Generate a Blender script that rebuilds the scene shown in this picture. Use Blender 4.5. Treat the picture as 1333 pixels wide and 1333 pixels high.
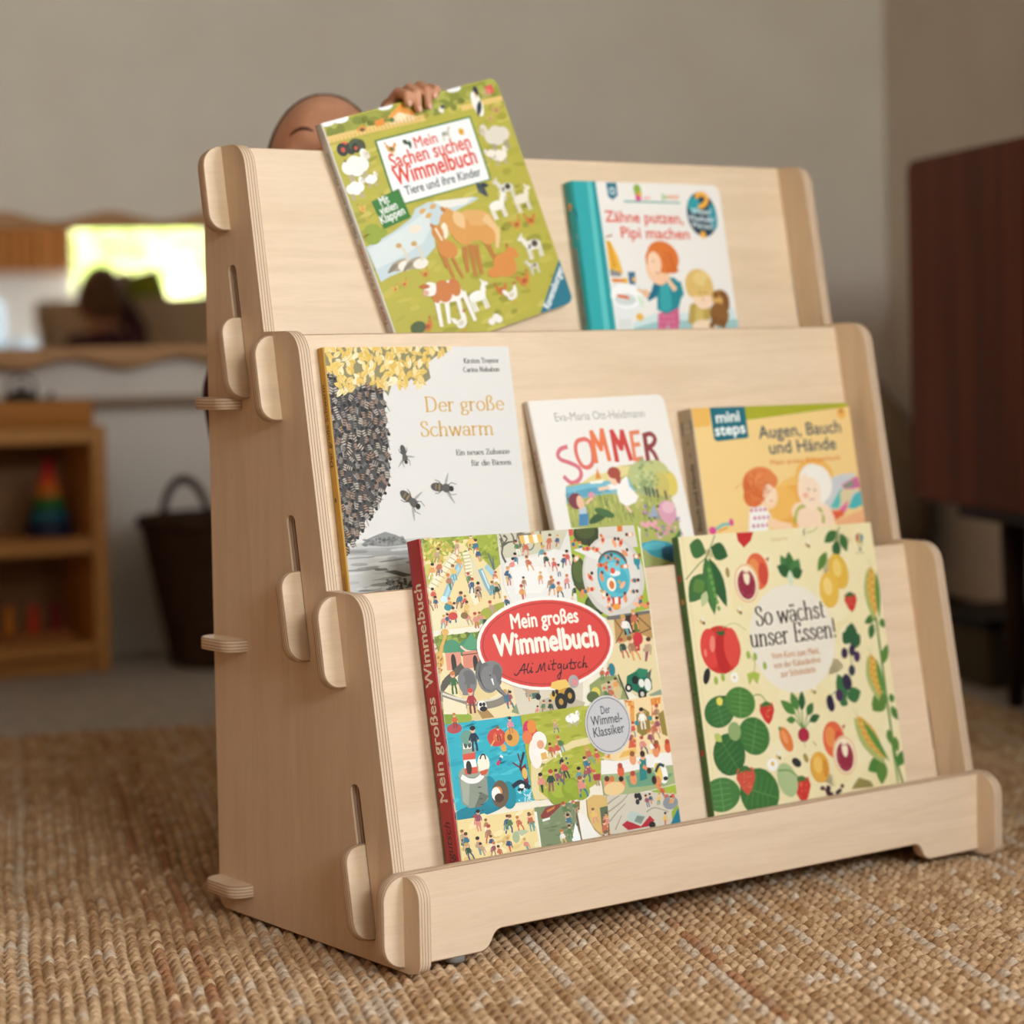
import bpy, bmesh, math, random
import numpy as np
from mathutils import Matrix, Vector, noise

for _o in list(bpy.data.objects):
    bpy.data.objects.remove(_o)
SC = bpy.context.scene
COL = SC.collection
R = math.radians

# ------------------------------------------------------------------ camera, world, lights, exposure
SC.view_settings.view_transform = 'Standard'
SC.view_settings.look = 'None'
SC.view_settings.gamma = 1.0
SC.view_settings.use_curve_mapping = False
SC.view_settings.exposure = 0.12

CAM = bpy.data.cameras.new('camera')
cam = bpy.data.objects.new('camera', CAM)
COL.objects.link(cam)
SC.camera = cam
CAM.sensor_fit = 'HORIZONTAL'
CAM.sensor_width = 36.0
CAM.lens = 3042.64 / 1333.0 * 36.0
CAM.shift_y = -135.5 / 1333.0
CAM.clip_start = 0.05
CAM.clip_end = 100.0
CAM_YAW, CAM_PITCH, CAM_ROLL = 0.6321 - R(24), 0.0258, -0.0201
CAM_POS = Vector((-0.18431, -2.18524, 0.51639))
_f = Vector((math.sin(CAM_YAW), math.cos(CAM_YAW), 0))
_r = Vector((math.cos(CAM_YAW), -math.sin(CAM_YAW), 0))
_u = Vector((0, 0, 1))
_fw = _f * math.cos(CAM_PITCH) - _u * math.sin(CAM_PITCH)
_up = _u * math.cos(CAM_PITCH) + _f * math.sin(CAM_PITCH)
_x = _r * math.cos(CAM_ROLL) + _up * math.sin(CAM_ROLL)
_y = _up * math.cos(CAM_ROLL) - _r * math.sin(CAM_ROLL)
cam.matrix_world = Matrix(((_x.x, _y.x, -_fw.x, CAM_POS.x), (_x.y, _y.y, -_fw.y, CAM_POS.y), (_x.z, _y.z, -_fw.z, CAM_POS.z), (0, 0, 0, 1)))
CAM.dof.use_dof = True
CAM.dof.focus_distance = 2.02
CAM.dof.aperture_fstop = 3.4

WORLD = bpy.data.worlds.new('sky')
SC.world = WORLD
WORLD.use_nodes = True
_bg = WORLD.node_tree.nodes['Background']
_bg.inputs['Color'].default_value = (0.80, 0.90, 1.0, 1)
_bg.inputs['Strength'].default_value = 3.2

def lamp(name, kind, loc, rot, energy, color, **kw):
    l = bpy.data.lights.new(name, kind)
    l.energy = energy
    l.color = color
    for k, v in kw.items():
        setattr(l, k, v)
    o = bpy.data.objects.new(name, l)
    COL.objects.link(o)
    o.location = loc
    o.rotation_euler = rot
    return o

# daylight entering by the side window (in the right-hand wall, beside the photographer)
lamp('daylight_side', 'AREA', (1.50, -1.74, 1.16), (0, R(90), 0), 33.0, (0.90, 1.0, 1.18), shape='RECTANGLE', size=1.25, size_y=1.0)
# daylight entering by the rear window
lamp('daylight_rear', 'AREA', (0.90, -3.88, 1.70), (R(74), 0, R(6)), 48.0, (0.97, 1.0, 1.05), shape='RECTANGLE', size=0.95, size_y=0.6)
# sun over the garden, shining from the roof side towards the hedge
lamp('garden_sun', 'SUN', (0, -2, 6), (R(-38), 0, R(14)), 30.0, (1.0, 0.96, 0.86), angle=R(0.6))

# ------------------------------------------------------------------ helpers
def lin(c):
    if isinstance(c, str):
        c = c.lstrip('#')
        c = [int(c[i:i + 2], 16) for i in (0, 2, 4)]
    return tuple(((v / 255) / 12.92 if v / 255 <= 0.04045 else ((v / 255 + 0.055) / 1.055) ** 2.4) for v in c[:3]) + (1.0,)

def mat(name, color, rough=0.6, spec=0.4, metal=0.0):
    m = bpy.data.materials.new(name)
    m.use_nodes = True
    b = m.node_tree.nodes['Principled BSDF']
    b.inputs['Base Color'].default_value = lin(color)
    b.inputs['Roughness'].default_value = rough
    b.inputs['Specular IOR Level'].default_value = spec
    b.inputs['Metallic'].default_value = metal
    return m

def nodes(m):
    return m.node_tree.nodes, m.node_tree.links, m.node_tree.nodes['Principled BSDF']

def mottle(name, c1, c2, scale=(1, 1, 1), detail=4.0, nscale=8.0, rough=0.6, spec=0.3, bump=0.0, bscale=None, bdist=0.002, coords='Object', lo=0.35, hi=0.65):
    """noise-blended two-colour material with optional bump"""
    m = mat(name, c1, rough, spec)
    n, l, b = nodes(m)
    tc = n.new('ShaderNodeTexCoord')
    mp = n.new('ShaderNodeMapping')
    mp.inputs['Scale'].default_value = scale
    l.new(tc.outputs[coords], mp.inputs['Vector'])
    nz = n.new('ShaderNodeTexNoise')
    nz.inputs['Scale'].default_value = nscale
    nz.inputs['Detail'].default_value = detail
    l.new(mp.outputs['Vector'], nz.inputs['Vector'])
    cr = n.new('ShaderNodeValToRGB')
    cr.color_ramp.elements[0].position = lo
    cr.color_ramp.elements[0].color = lin(c1)
    cr.color_ramp.elements[1].position = hi
    cr.color_ramp.elements[1].color = lin(c2)
    l.new(nz.outputs['Fac'], cr.inputs['Fac'])
    l.new(cr.outputs['Color'], b.inputs['Base Color'])
    if bump:
        n2 = n.new('ShaderNodeTexNoise')
        n2.inputs['Scale'].default_value = bscale or nscale * 4
        n2.inputs['Detail'].default_value = 5
        l.new(mp.outputs['Vector'], n2.inputs['Vector'])
        bp = n.new('ShaderNodeBump')
        bp.inputs['Strength'].default_value = bump
        bp.inputs['Distance'].default_value = bdist
        l.new(n2.outputs['Fac'], bp.inputs['Height'])
        l.new(bp.outputs['Normal'], b.inputs['Normal'])
    return m

def link(name, me, mats=(), parent=None, M=None):
    o = bpy.data.objects.new(name, me)
    COL.objects.link(o)
    if mats and not me.materials:
        for m in (mats if isinstance(mats, (list, tuple)) else [mats]):
            me.materials.append(m)
    if parent is not None:
        o.parent = parent
    if M is not None:
        o.matrix_local = M
    return o

def tag(o, label=None, cat=None, group=None, kind=None):
    if label: o['label'] = label
    if cat: o['category'] = cat
    if group: o['group'] = group
    if kind: o['kind'] = kind
    return o

def empty(name, M, label=None, cat=None, group=None):
    o = bpy.data.objects.new(name, None)
    o.empty_display_size = 0.05
    COL.objects.link(o)
    o.matrix_world = M
    return tag(o, label, cat, group)

def mesh_from_bm(name, bm, smooth=False):
    me = bpy.data.meshes.new(name)
    bmesh.ops.recalc_face_normals(bm, faces=bm.faces[:])
    bm.to_mesh(me)
    bm.free()
    if smooth:
        for p in me.polygons:
            p.use_smooth = True
    return me

def rounded(pts, seg=7):
    """[(x, y, r)...] -> list of (x, y) with corners rounded"""
    out = []
    n = len(pts)
    for i in range(n):
        p0, p1, p2 = (Vector(pts[(i + k) % n][:2]) for k in (-1, 0, 1))
        r = pts[i][2] if len(pts[i]) > 2 else 0
        if r <= 0:
            out.append(tuple(p1))
            continue
        a, b = (p0 - p1).normalized(), (p2 - p1).normalized()
        ang = a.angle(b)
        d = min(r / math.tan(ang / 2), (p0 - p1).length * 0.49, (p2 - p1).length * 0.49)
        r2 = d * math.tan(ang / 2)
        c = p1 + (a + b).normalized() * (r2 / math.sin(ang / 2))
        s, e = p1 + a * d - c, p1 + b * d - c
        a0 = math.atan2(s.y, s.x)
        da = math.atan2(e.y, e.x) - a0
        while da > math.pi: da -= 2 * math.pi
        while da < -math.pi: da += 2 * math.pi
        for k in range(seg + 1):
            t = a0 + da * k / seg
            out.append((c.x + math.cos(t) * r2, c.y + math.sin(t) * r2))
    return out

def slab_bm(outer, z0, z1, holes=(), bevel=0.0, seg=2, bm=None):
    """extruded plate with holes; faces get index 0, edges index 1"""
    b2 = bmesh.new()
    edges = []
    for loop in [outer] + list(holes):
        vs = [b2.verts.new((x, y, z0)) for x, y in loop]
        edges += [b2.edges.new((vs[i], vs[(i + 1) % len(vs)])) for i in range(len(vs))]
    if holes:
        bmesh.ops.triangle_fill(b2, use_beauty=True, use_dissolve=False, edges=edges)
    else:
        b2.faces.new(b2.verts[:])
    r = bmesh.ops.extrude_face_region(b2, geom=b2.faces[:])
    bmesh.ops.translate(b2, vec=(0, 0, z1 - z0), verts=[v for v in r['geom'] if isinstance(v, bmesh.types.BMVert)])
    bmesh.ops.recalc_face_normals(b2, faces=b2.faces[:])
    if bevel:
        es = [e for e in b2.edges if len(e.link_faces) == 2 and abs(abs(e.link_faces[0].normal.z) - abs(e.link_faces[1].normal.z)) > 0.5]
        bmesh.ops.bevel(b2, geom=es, offset=bevel, segments=seg, profile=0.5, affect='EDGES', clamp_overlap=True)
    for f in b2.faces:
        f.material_index = 0 if abs(f.normal.z) > 0.95 else 1
        f.smooth = abs(f.normal.z) <= 0.95
    return b2

def box_bm(bm, x0, x1, y0, y1, z0, z1, mi=0):
    vs = [bm.verts.new((x, y, z)) for z in (z0, z1) for y in (y0, y1) for x in (x0, x1)]
    for q in ((0, 2, 3, 1), (4, 5, 7, 6), (0, 1, 5, 4), (2, 6, 7, 3), (0, 4, 6, 2), (1, 3, 7, 5)):
        bm.faces.new([vs[i] for i in q]).material_index = mi

def box(name, x0, x1, y0, y1, z0, z1, mats, parent=None, bevel=0.0, M=None):
    bm = bmesh.new()
    box_bm(bm, x0, x1, y0, y1, z0, z1)
    if bevel:
        bmesh.ops.bevel(bm, geom=bm.edges[:], offset=bevel, segments=2, profile=0.5, affect='EDGES', clamp_overlap=True)
    return link(name, mesh_from_bm(name, bm), mats, parent, M)

def lathe_bm(prof, seg=32, bm=None, fn=None):
    """[(r, z)...] revolved about Z"""
    bm = bm or bmesh.new()
    rings = []
    for r, z in prof:
        ring = []
        for k in range(seg):
            a = 2 * math.pi * k / seg
            rr = r * (fn(a, z) if fn else 1)
            ring.append(bm.verts.new((rr * math.cos(a), rr * math.sin(a), z)))
        rings.append(ring)
    for i in range(len(rings) - 1):
        for k in range(seg):
            f = bm.faces.new((rings[i][k], rings[i][(k + 1) % seg], rings[i + 1][(k + 1) % seg], rings[i + 1][k]))
            f.smooth = True
    bm.faces.new(rings[0][::-1])
    bm.faces.new(rings[-1])
    return bm

def tube_bm(pts, rad, seg=10, bm=None, closed=False):
    bm = bm or bmesh.new()
    pts = [Vector(p) for p in pts]
    n = len(pts)
    rads = rad if isinstance(rad, (list, tuple)) else [rad] * n
    rings = []
    prev = None
    for i, p in enumerate(pts):
        if closed:
            t = (pts[(i + 1) % n] - pts[i - 1]).normalized()
        else:
            t = (pts[min(i + 1, n - 1)] - pts[max(i - 1, 0)]).normalized()
        ref = prev if prev is not None else (Vector((0, 0, 1)) if abs(t.z) < 0.9 else Vector((1, 0, 0)))
        x = (ref - t * ref.dot(t)).normalized()
        prev = x
        y = t.cross(x)
        rings.append([bm.verts.new(p + (x * math.cos(2 * math.pi * k / seg) + y * math.sin(2 * math.pi * k / seg)) * rads[i]) for k in range(seg)])
    m = n if closed else n - 1
    for i in range(m):
        a, b = rings[i], rings[(i + 1) % n]
        for k in range(seg):
            bm.faces.new((a[k], a[(k + 1) % seg], b[(k + 1) % seg], b[k])).smooth = True
    if not closed:
        bm.faces.new(rings[0][::-1])
        bm.faces.new(rings[-1])
    return bm

def ball_bm(c, r, seg=20, rings=12, bm=None):
    bm = bm or bmesh.new()
    rr = r if isinstance(r, (list, tuple, Vector)) else (r, r, r)
    M = Matrix.Translation(c) @ Matrix.Diagonal((rr[0], rr[1], rr[2], 1))
    g = bmesh.ops.create_uvsphere(bm, u_segments=seg, v_segments=rings, radius=1.0, matrix=M)
    for v in g['verts']:
        for f in v.link_faces:
            f.smooth = True
    return bm
# ------------------------------------------------------------------ the room
XL, XR, YF, YB, ZC = -2.5, 1.455, -3.85, 2.0, 2.5
M_WALL = mottle('plaster_warm_white', '#e2dacd', '#ddd4c7', nscale=6, rough=0.9, spec=0.1, bump=0.05, bscale=260, bdist=0.001)
M_CEIL = mat('ceiling_white', '#d8d2c8', 0.9, 0.1)
M_CARPET = mottle('grey_carpet', '#a69d92', '#bab0a3', nscale=60, rough=1.0, spec=0.05, bump=0.6, bscale=420, bdist=0.003)
M_TRIM = mat('trim_white', '#d9d4cb', 0.5, 0.3)
M_DARKTRIM = mat('trim_dark', '#3a2c22', 0.6, 0.3)

def wall(name, axis, at, thick, a0, a1, z0, z1, hole=None, m=M_WALL):
    """a wall plate; axis 'x' or 'y' is its normal; hole (a0,a1,z0,z1) is an opening"""
    bm = bmesh.new()
    spans = [(a0, a1, z0, z1)]
    if hole:
        h0, h1, hz0, hz1 = hole
        spans = [(a0, h0, z0, z1), (h1, a1, z0, z1), (h0, h1, z0, hz0), (h0, h1, hz1, z1)]
    for s in spans:
        if axis == 'y':
            box_bm(bm, s[0], s[1], min(at, at + thick), max(at, at + thick), s[2], s[3])
        else:
            box_bm(bm, min(at, at + thick), max(at, at + thick), s[0], s[1], s[2], s[3])
    return tag(link(name, mesh_from_bm(name, bm), m), kind='structure')

tag(box('floor', XL - .2, XR + .2, YF - .2, YB + .2, -0.12, -0.012, M_CARPET), kind='structure')
tag(box('ceiling', XL - .2, XR + .2, YF - .2, YB + .2, ZC, ZC + .15, M_CEIL), kind='structure')
wall('wall_back', 'y', YB, .2, XL - .2, XR + .2, -.1, ZC)
WIN1 = (0.36, 1.40, 0.84, 2.10)
WIN2 = (-2.30, -1.14, 0.48, 1.86)
wall('wall_front', 'y', YF, -.2, XL - .2, XR + .2, -.1, ZC, WIN1)
M_WARM = mottle('warm_bounce_plaster', '#bd8152', '#c48a5a', nscale=6, rough=0.9, spec=0.1)  # ochre put on the unseen left wall to warm the bounced fill light
wall('wall_left', 'x', XL, -.2, YF, YB, -.1, ZC, m=M_WARM)
wall('wall_right', 'x', XR, .2, YF, YB, -.1, ZC, WIN2)
tag(box('baseboard_right', XR - .014, XR, YF, YB, -.012, .06, M_DARKTRIM, bevel=.003), kind='structure')

M_GLASS = bpy.data.materials.new('window_glass')
M_GLASS.use_nodes = True
_n, _l = M_GLASS.node_tree.nodes, M_GLASS.node_tree.links
_n.remove(_n['Principled BSDF'])
_t = _n.new('ShaderNodeBsdfTransparent'); _g = _n.new('ShaderNodeBsdfGlossy'); _mx = _n.new('ShaderNodeMixShader')
_g.inputs['Roughness'].default_value = 0.02
_mx.inputs[0].default_value = 0.06
_l.new(_t.outputs[0], _mx.inputs[1]); _l.new(_g.outputs[0], _mx.inputs[2]); _l.new(_mx.outputs[0], _n['Material Output'].inputs[0])

def window(name, axis, at, hole, mull):
    a0, a1, z0, z1 = hole
    def bx(bm, p0, p1, q0, q1, d0, d1):
        if axis == 'y': box_bm(bm, p0, p1, at + d0, at + d1, q0, q1)
        else: box_bm(bm, at + d0, at + d1, p0, p1, q0, q1)
    w = .05
    bm = bmesh.new()
    for s in ((a0, a1, z0, z0 + w), (a0, a1, z1 - w, z1), (a0, a0 + w, z0, z1), (a1 - w, a1, z0, z1)) + tuple((m - w / 2, m + w / 2, z0, z1) for m in mull):
        bx(bm, *s, -.035, .035)
    o = tag(link(name, mesh_from_bm(name, bm), M_TRIM), kind='structure')
    b2 = bmesh.new(); bx(b2, a0 + w, a1 - w, z0 + w, z1 - w, -.004, .004)
    link('pane', mesh_from_bm('pane', b2), M_GLASS, o)
    return o
window('window_1', 'y', YF - .1, WIN1, (0.97,))
window('window_2', 'x', XR + .13, WIN2, (-1.72,))
# ------------------------------------------------------------------ plywood bookshelf
W, T = 0.70, 0.011                      # overall width, ply thickness
SH = Matrix.Rotation(R(24), 4, 'Z')      # the bookshelf stands turned 24 degrees in the room
FS, BS = 0.1783, 0.1816                  # slopes of the side-panel fronts and of the display boards
FY = (-0.2000, -0.2565, -0.3117)         # where those lines meet the floor plane (y)
BY = (-0.1628, -0.2164, -0.2717)
SL = math.sqrt(1 + BS * BS)
SHELF_Z = (0.476, 0.255, 0.030)

def ply_face(along='x'):
    q = (lambda a, b: (a, b, b)) if along == 'x' else (lambda a, b: (b, a, b))
    m = mat('birch_ply_face', '#e3c9a6', 0.5, 0.25)
    n, l, b = nodes(m)
    tc = n.new('ShaderNodeTexCoord'); mp = n.new('ShaderNodeMapping')
    mp.inputs['Scale'].default_value = q(2.2, 26)
    l.new(tc.outputs['Object'], mp.inputs['Vector'])
    a = n.new('ShaderNodeTexNoise'); a.inputs['Scale'].default_value = 1.6; a.inputs['Detail'].default_value = 6; a.inputs['Distortion'].default_value = 1.2
    l.new(mp.outputs['Vector'], a.inputs['Vector'])
    mp2 = n.new('ShaderNodeMapping'); mp2.inputs['Scale'].default_value = q(18, 240)
    l.new(tc.outputs['Object'], mp2.inputs['Vector'])
    f = n.new('ShaderNodeTexNoise'); f.inputs['Scale'].default_value = 2.0; f.inputs['Detail'].default_value = 3
    l.new(mp2.outputs['Vector'], f.inputs['Vector'])
    cr = n.new('ShaderNodeValToRGB')
    cr.color_ramp.elements[0].position = .30; cr.color_ramp.elements[0].color = lin('#dabf9d')
    cr.color_ramp.elements[1].position = .62; cr.color_ramp.elements[1].color = lin('#e4caaa')
    l.new(a.outputs['Fac'], cr.inputs['Fac'])
    mx = n.new('ShaderNodeMix'); mx.data_type = 'RGBA'; mx.blend_type = 'MULTIPLY'
    mx.inputs[0].default_value = 0.10
    cr2 = n.new('ShaderNodeValToRGB')
    cr2.color_ramp.elements[0].position = .35; cr2.color_ramp.elements[0].color = (.62, .55, .48, 1)
    cr2.color_ramp.elements[1].position = .55; cr2.color_ramp.elements[1].color = (1, 1, 1, 1)
    l.new(f.outputs['Fac'], cr2.inputs['Fac'])
    l.new(cr.outputs['Color'], mx.inputs[6]); l.new(cr2.outputs['Color'], mx.inputs[7])
    l.new(mx.outputs[2], b.inputs['Base Color'])
    return m

def ply_edge():
    """veneer layers across the thickness (local Z)"""
    m = mat('birch_ply_edge', '#c9a67e', 0.6, 0.2)
    n, l, b = nodes(m)
    tc = n.new('ShaderNodeTexCoord'); sp = n.new('ShaderNodeSeparateXYZ')
    l.new(tc.outputs['Object'], sp.inputs[0])
    nz = n.new('ShaderNodeTexNoise'); nz.inputs['Scale'].default_value = 30; nz.inputs['Detail'].default_value = 4
    l.new(tc.outputs['Object'], nz.inputs['Vector'])
    ad = n.new('ShaderNodeMath'); ad.operation = 'MULTIPLY_ADD'; ad.inputs[1].default_value = 0.0009
    l.new(nz.outputs['Fac'], ad.inputs[0]); l.new(sp.outputs[2], ad.inputs[2])
    mu = n.new('ShaderNodeMath'); mu.operation = 'MULTIPLY'; mu.inputs[1].default_value = 1 / 0.0028
    l.new(ad.outputs[0], mu.inputs[0])
    fr = n.new('ShaderNodeMath'); fr.operation = 'FRACT'
    l.new(mu.outputs[0], fr.inputs[0])
    cr = n.new('ShaderNodeValToRGB')
    e = cr.color_ramp.elements
    e[0].position = 0.0; e[0].color = lin('#866349')
    e[1].position = 0.16; e[1].color = lin('#bd9c7a')
    for p, c in ((0.30, '#d3b898'), (0.80, '#dbc2a4'), (0.93, '#b8967a'), (1.0, '#866349')):
        x = e.new(p); x.color = lin(c)
    l.new(fr.outputs[0], cr.inputs['Fac'])
    l.new(cr.outputs['Color'], b.inputs['Base Color'])
    return m
PLY = [ply_face(), ply_edge()]
PLY_UP = [ply_face('y'), PLY[1]]

shelf = empty('bookshelf', SH, 'birch plywood front-facing bookshelf of three tiers full of children\'s books, on the jute rug', 'bookshelf')
fy = lambda k, z: FY[k] + FS * z
by = lambda k, z: BY[k] + BS * z
pan = [(0, 0, .012), (-.318, 0.0005, .004), (-.335, .004, .020), (-.335, .0805, .020), (fy(2, .0805), .0805, .001),
       (fy(2, .3095), .3095, .024), (fy(1, .3095), .3095, .001), (fy(1, .5350), .5350, .024), (fy(0, .5350), .5350, .001),
       (fy(0, .7065), .7065, .024), (0, .7050, .035)]
def slot(k, z0, z1):
    a, b = -.0018, .0128
    q = [(by(k, z0) + a, z0), (by(k, z0) + b, z0), (by(k, z1) + b, z1), (by(k, z1) + a, z1)]
    return rounded([p + (.0060,) for p in q], 5)
SLOTS = [(0, .4750, .5970), (1, .2450, .3725), (2, .0190, .1475)]
PM = Matrix(((0, 0, 1, 0), (1, 0, 0, 0), (0, 1, 0, 0), (0, 0, 0, 1)))    # local (y, z, x) -> shelf (x, y, z)
for x in (0.0, W - T):
    bm = slab_bm(rounded(pan, 8), 0, T, [slot(*s) for s in SLOTS], bevel=.0011)
    link('side_panel', mesh_from_bm('side_panel', bm), PLY_UP, shelf, Matrix.Translation((x, 0, 0)) @ PM)
BOARD = [(.7061, .6285, .5490, .4756), (.5322, .4560, .3245, .2459), (.3069, .2290, .0987, .0194)]
BM_ = []
for k, (zt, zu, zl, zb) in enumerate(BOARD):
    st, su, sl, sb, sm = (z * SL for z in (zt, zu, zl, zb, SHELF_Z[k] + .001))
    half = [(-.0205, st, .020), (-.0205, su, .019), (.0104, su, .0), (.0104, sl, .0), (-.0205, sl, .019), (-.0205, sb, .019), (.014, sb, .0), (.014, sm, 0)]
    o = half + [(W - x, y, r) for x, y, r in half[::-1]]
    M = Matrix(((1, 0, 0, 0), (0, BS / SL, -1 / SL, BY[k]), (0, 1 / SL, BS / SL, 0), (0, 0, 0, 1)))
    BM_.append(M)
    link('display_board', mesh_from_bm('display_board', slab_bm(rounded(o), -.0115, 0, bevel=.0011)), PLY, shelf, M)
for k, yf in enumerate((-.118, -.2125, -.2995)):
    half = [(-.0205, 0, .017), (-.0205, -.0625, .017), (.0104, -.0625, 0), (.0104, yf, 0)]
    o = half + [(W - x, y, r) for x, y, r in half[::-1]]
    link('shelf_board', mesh_from_bm('shelf_board', slab_bm(rounded(o), -.011, 0, bevel=.0011)), PLY, shelf, Matrix.Translation((0, 0, SHELF_Z[k])))
half = [(-.0205, .0820, .021), (-.0205, .0042, .021), (.0850, .0042, .014), (.0945, .0213, .010)]
o = half + [(W - x, y, r) for x, y, r in half[::-1]]
LM = Matrix(((1, 0, 0, 0), (0, 0, -1, -.3116), (0, 1, 0, 0), (0, 0, 0, 1)))
link('front_rail', mesh_from_bm('front_rail', slab_bm(rounded(o), -.0115, 0, bevel=.0013)), PLY, shelf, LM)
M_FELT = mat('felt_pad_grey', '#77726c', 0.9, 0.1)
for x, y_ in ((.055, -.3055), (.645, -.280)):
    bm = lathe_bm([(.008, 0), (.0085, .001), (.0085, .0045), (.008, .005)], 16)
    link('foot_pad', mesh_from_bm('foot_pad', bm), M_FELT, shelf, Matrix.Translation((x, y_, -.0002)))
# ------------------------------------------------------------------ jute rug
def jute_material():
    m = mat('jute', '#a88257', 0.95, 0.1)
    n, l, b = nodes(m)
    at = n.new('ShaderNodeAttribute'); at.attribute_name = 'Col'
    tc = n.new('ShaderNodeTexCoord')
    mp = n.new('ShaderNodeMapping'); mp.inputs['Scale'].default_value = (1.0, 5.0, 1.0)
    l.new(tc.outputs['Object'], mp.inputs['Vector'])
    nz = n.new('ShaderNodeTexNoise'); nz.inputs['Scale'].default_value = 160; nz.inputs['Detail'].default_value = 4
    l.new(mp.outputs['Vector'], nz.inputs['Vector'])
    cr = n.new('ShaderNodeValToRGB')
    cr.color_ramp.elements[0].position = .3; cr.color_ramp.elements[0].color = (.48, .43, .37, 1)
    cr.color_ramp.elements[1].position = .7; cr.color_ramp.elements[1].color = (1.2, 1.18, 1.15, 1)
    l.new(nz.outputs['Fac'], cr.inputs['Fac'])
    mx = n.new('ShaderNodeMix'); mx.data_type = 'RGBA'; mx.blend_type = 'MULTIPLY'; mx.inputs[0].default_value = 0.8
    l.new(at.outputs['Color'], mx.inputs[6]); l.new(cr.outputs['Color'], mx.inputs[7])
    l.new(mx.outputs[2], b.inputs['Base Color'])
    bp = n.new('ShaderNodeBump'); bp.inputs['Strength'].default_value = .6; bp.inputs['Distance'].default_value = .0012
    l.new(nz.outputs['Fac'], bp.inputs['Height']); l.new(bp.outputs['Normal'], b.inputs['Normal'])
    return m

def rug():
    x0, x1, y0, y1 = -0.95, 1.18, -1.55, 1.10
    row, st = 0.0106, 0.0165                     # braid spacing across, stitch length along
    xs = np.arange(x0, x1 + 1e-6, row / 6)
    def ys_(a, b, d): return np.arange(a, b, d)
    ys = np.concatenate([ys_(y0, -1.15, .012), ys_(-1.15, .55, st / 6), ys_(.55, y1, st / 3), [y1]])
    X, Y = np.meshgrid(xs, ys)
    rng = np.random.RandomState(4)
    wob = np.zeros_like(X)
    for k in range(7):
        wob += rng.uniform(.0003, .0009) * np.sin(Y * rng.uniform(4, 22) + X * rng.uniform(-3, 3) + rng.uniform(0, 6))
    u = (X + wob - x0) / row
    ri = np.floor(u).astype(int)
    fu = u - ri
    nr = ri.max() + 2
    ph = rng.uniform(0, 1, nr)[np.clip(ri, 0, nr - 1)]
    sl = np.where(ri % 2 == 0, 1.0, -1.0)
    v = Y / st + ph + sl * 0.22 * (fu - .5) + 0.22 * np.sin(Y * 33 + ri * 1.7)
    si = np.floor(v).astype(int)
    fv = v - si
    h = (.28 + .72 * (1 - np.abs(2 * fu - 1) ** 2.0) ** .8) * (0.02 + 0.98 * (1 - np.abs(2 * fv - 1) ** 2.0))
    hs = np.sin(ri * 127.1 + si * 311.7) * 43758.5453
    hs = hs - np.floor(hs)
    hr = rng.uniform(0, 1, nr)[np.clip(ri, 0, nr - 1)]
    h = h * (0.76 + .24 * hs)
    Z = -0.0092 + 0.0090 * h
    ny, nx = X.shape
    co = np.stack([X, Y, Z], -1).reshape(-1, 3)
    idx = np.arange(ny * nx).reshape(ny, nx)
    q = np.stack([idx[:-1, :-1], idx[:-1, 1:], idx[1:, 1:], idx[1:, :-1]], -1).reshape(-1, 4)
    # skirt so that the rug has a thickness
    rim = np.concatenate([idx[0, :], idx[1:, -1], idx[-1, -2::-1], idx[-2:0:-1, 0]])
    low = co[rim].copy(); low[:, 2] = -0.0118
    base = len(co)
    co = np.concatenate([co, low])
    r2 = np.arange(len(rim)) + base
    sk = np.stack([rim, r2, np.roll(r2, -1), np.roll(rim, -1)], -1)
    q = np.concatenate([q, sk])
    me = bpy.data.meshes.new('jute_rug')
    me.vertices.add(len(co)); me.vertices.foreach_set('co', co.ravel().astype(np.float32))
    me.loops.add(q.size); me.loops.foreach_set('vertex_index', q.ravel().astype(np.int32))
    me.polygons.add(len(q)); me.polygons.foreach_set('loop_start', np.arange(0, q.size, 4, dtype=np.int32))
    me.polygons.foreach_set('loop_total', np.full(len(q), 4, dtype=np.int32))
    me.polygons.foreach_set('use_smooth', np.ones(len(q), dtype=bool))
    me.update()
    c1, c2, c3 = (np.array(lin(c)) for c in ('#d8b891', '#a27b54', '#d0c1ab'))
    hs2 = np.sin(ri * 269.5 + si * 183.3) * 43758.5453
    hs2 = hs2 - np.floor(hs2)
    t = np.clip(hs2 * .68 + hr * .36, 0, 1)[..., None]
    C = c1 * (1 - t) + c2 * t
    g = (((hr > .90) & (hs2 > .3)) | (hs > .95))[..., None]
    C = np.where(g, c3 * .65 + C * .35, C)
    rr = ((hr < .04) & (hs2 > .2))[..., None]
    C = np.where(rr, np.array(lin('#93572f')) * .6 + C * .4, C)
    C[..., 3] = 1
    C = C.reshape(-1, 4)
    C = np.concatenate([C, C[rim]])
    a = me.color_attributes.new('Col', 'FLOAT_COLOR', 'POINT')
    a.data.foreach_set('color', C.ravel().astype(np.float32))
    o = link('jute_rug', me, jute_material())
    tag(o, 'woven natural jute rug under the plywood bookshelf', 'rug')
rug()
# ------------------------------------------------------------------ printed covers: flat inked shapes on one mesh
def print_mat(name, rough, coat=0.0):
    m = mat(name, '#ffffff', rough, 0.35)
    n, l, b = nodes(m)
    at = n.new('ShaderNodeAttribute'); at.attribute_name = 'Col'
    l.new(at.outputs['Color'], b.inputs['Base Color'])
    return m
M_PRINT = print_mat('printed_cover_satin', 0.42)
M_MATTE = print_mat('printed_cover_matte', 0.62)
M_PAGES = mottle('page_edges', '#e6dccb', '#cfc3ae', scale=(1, 1, 60), nscale=20, rough=0.8, spec=0.1)

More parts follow.
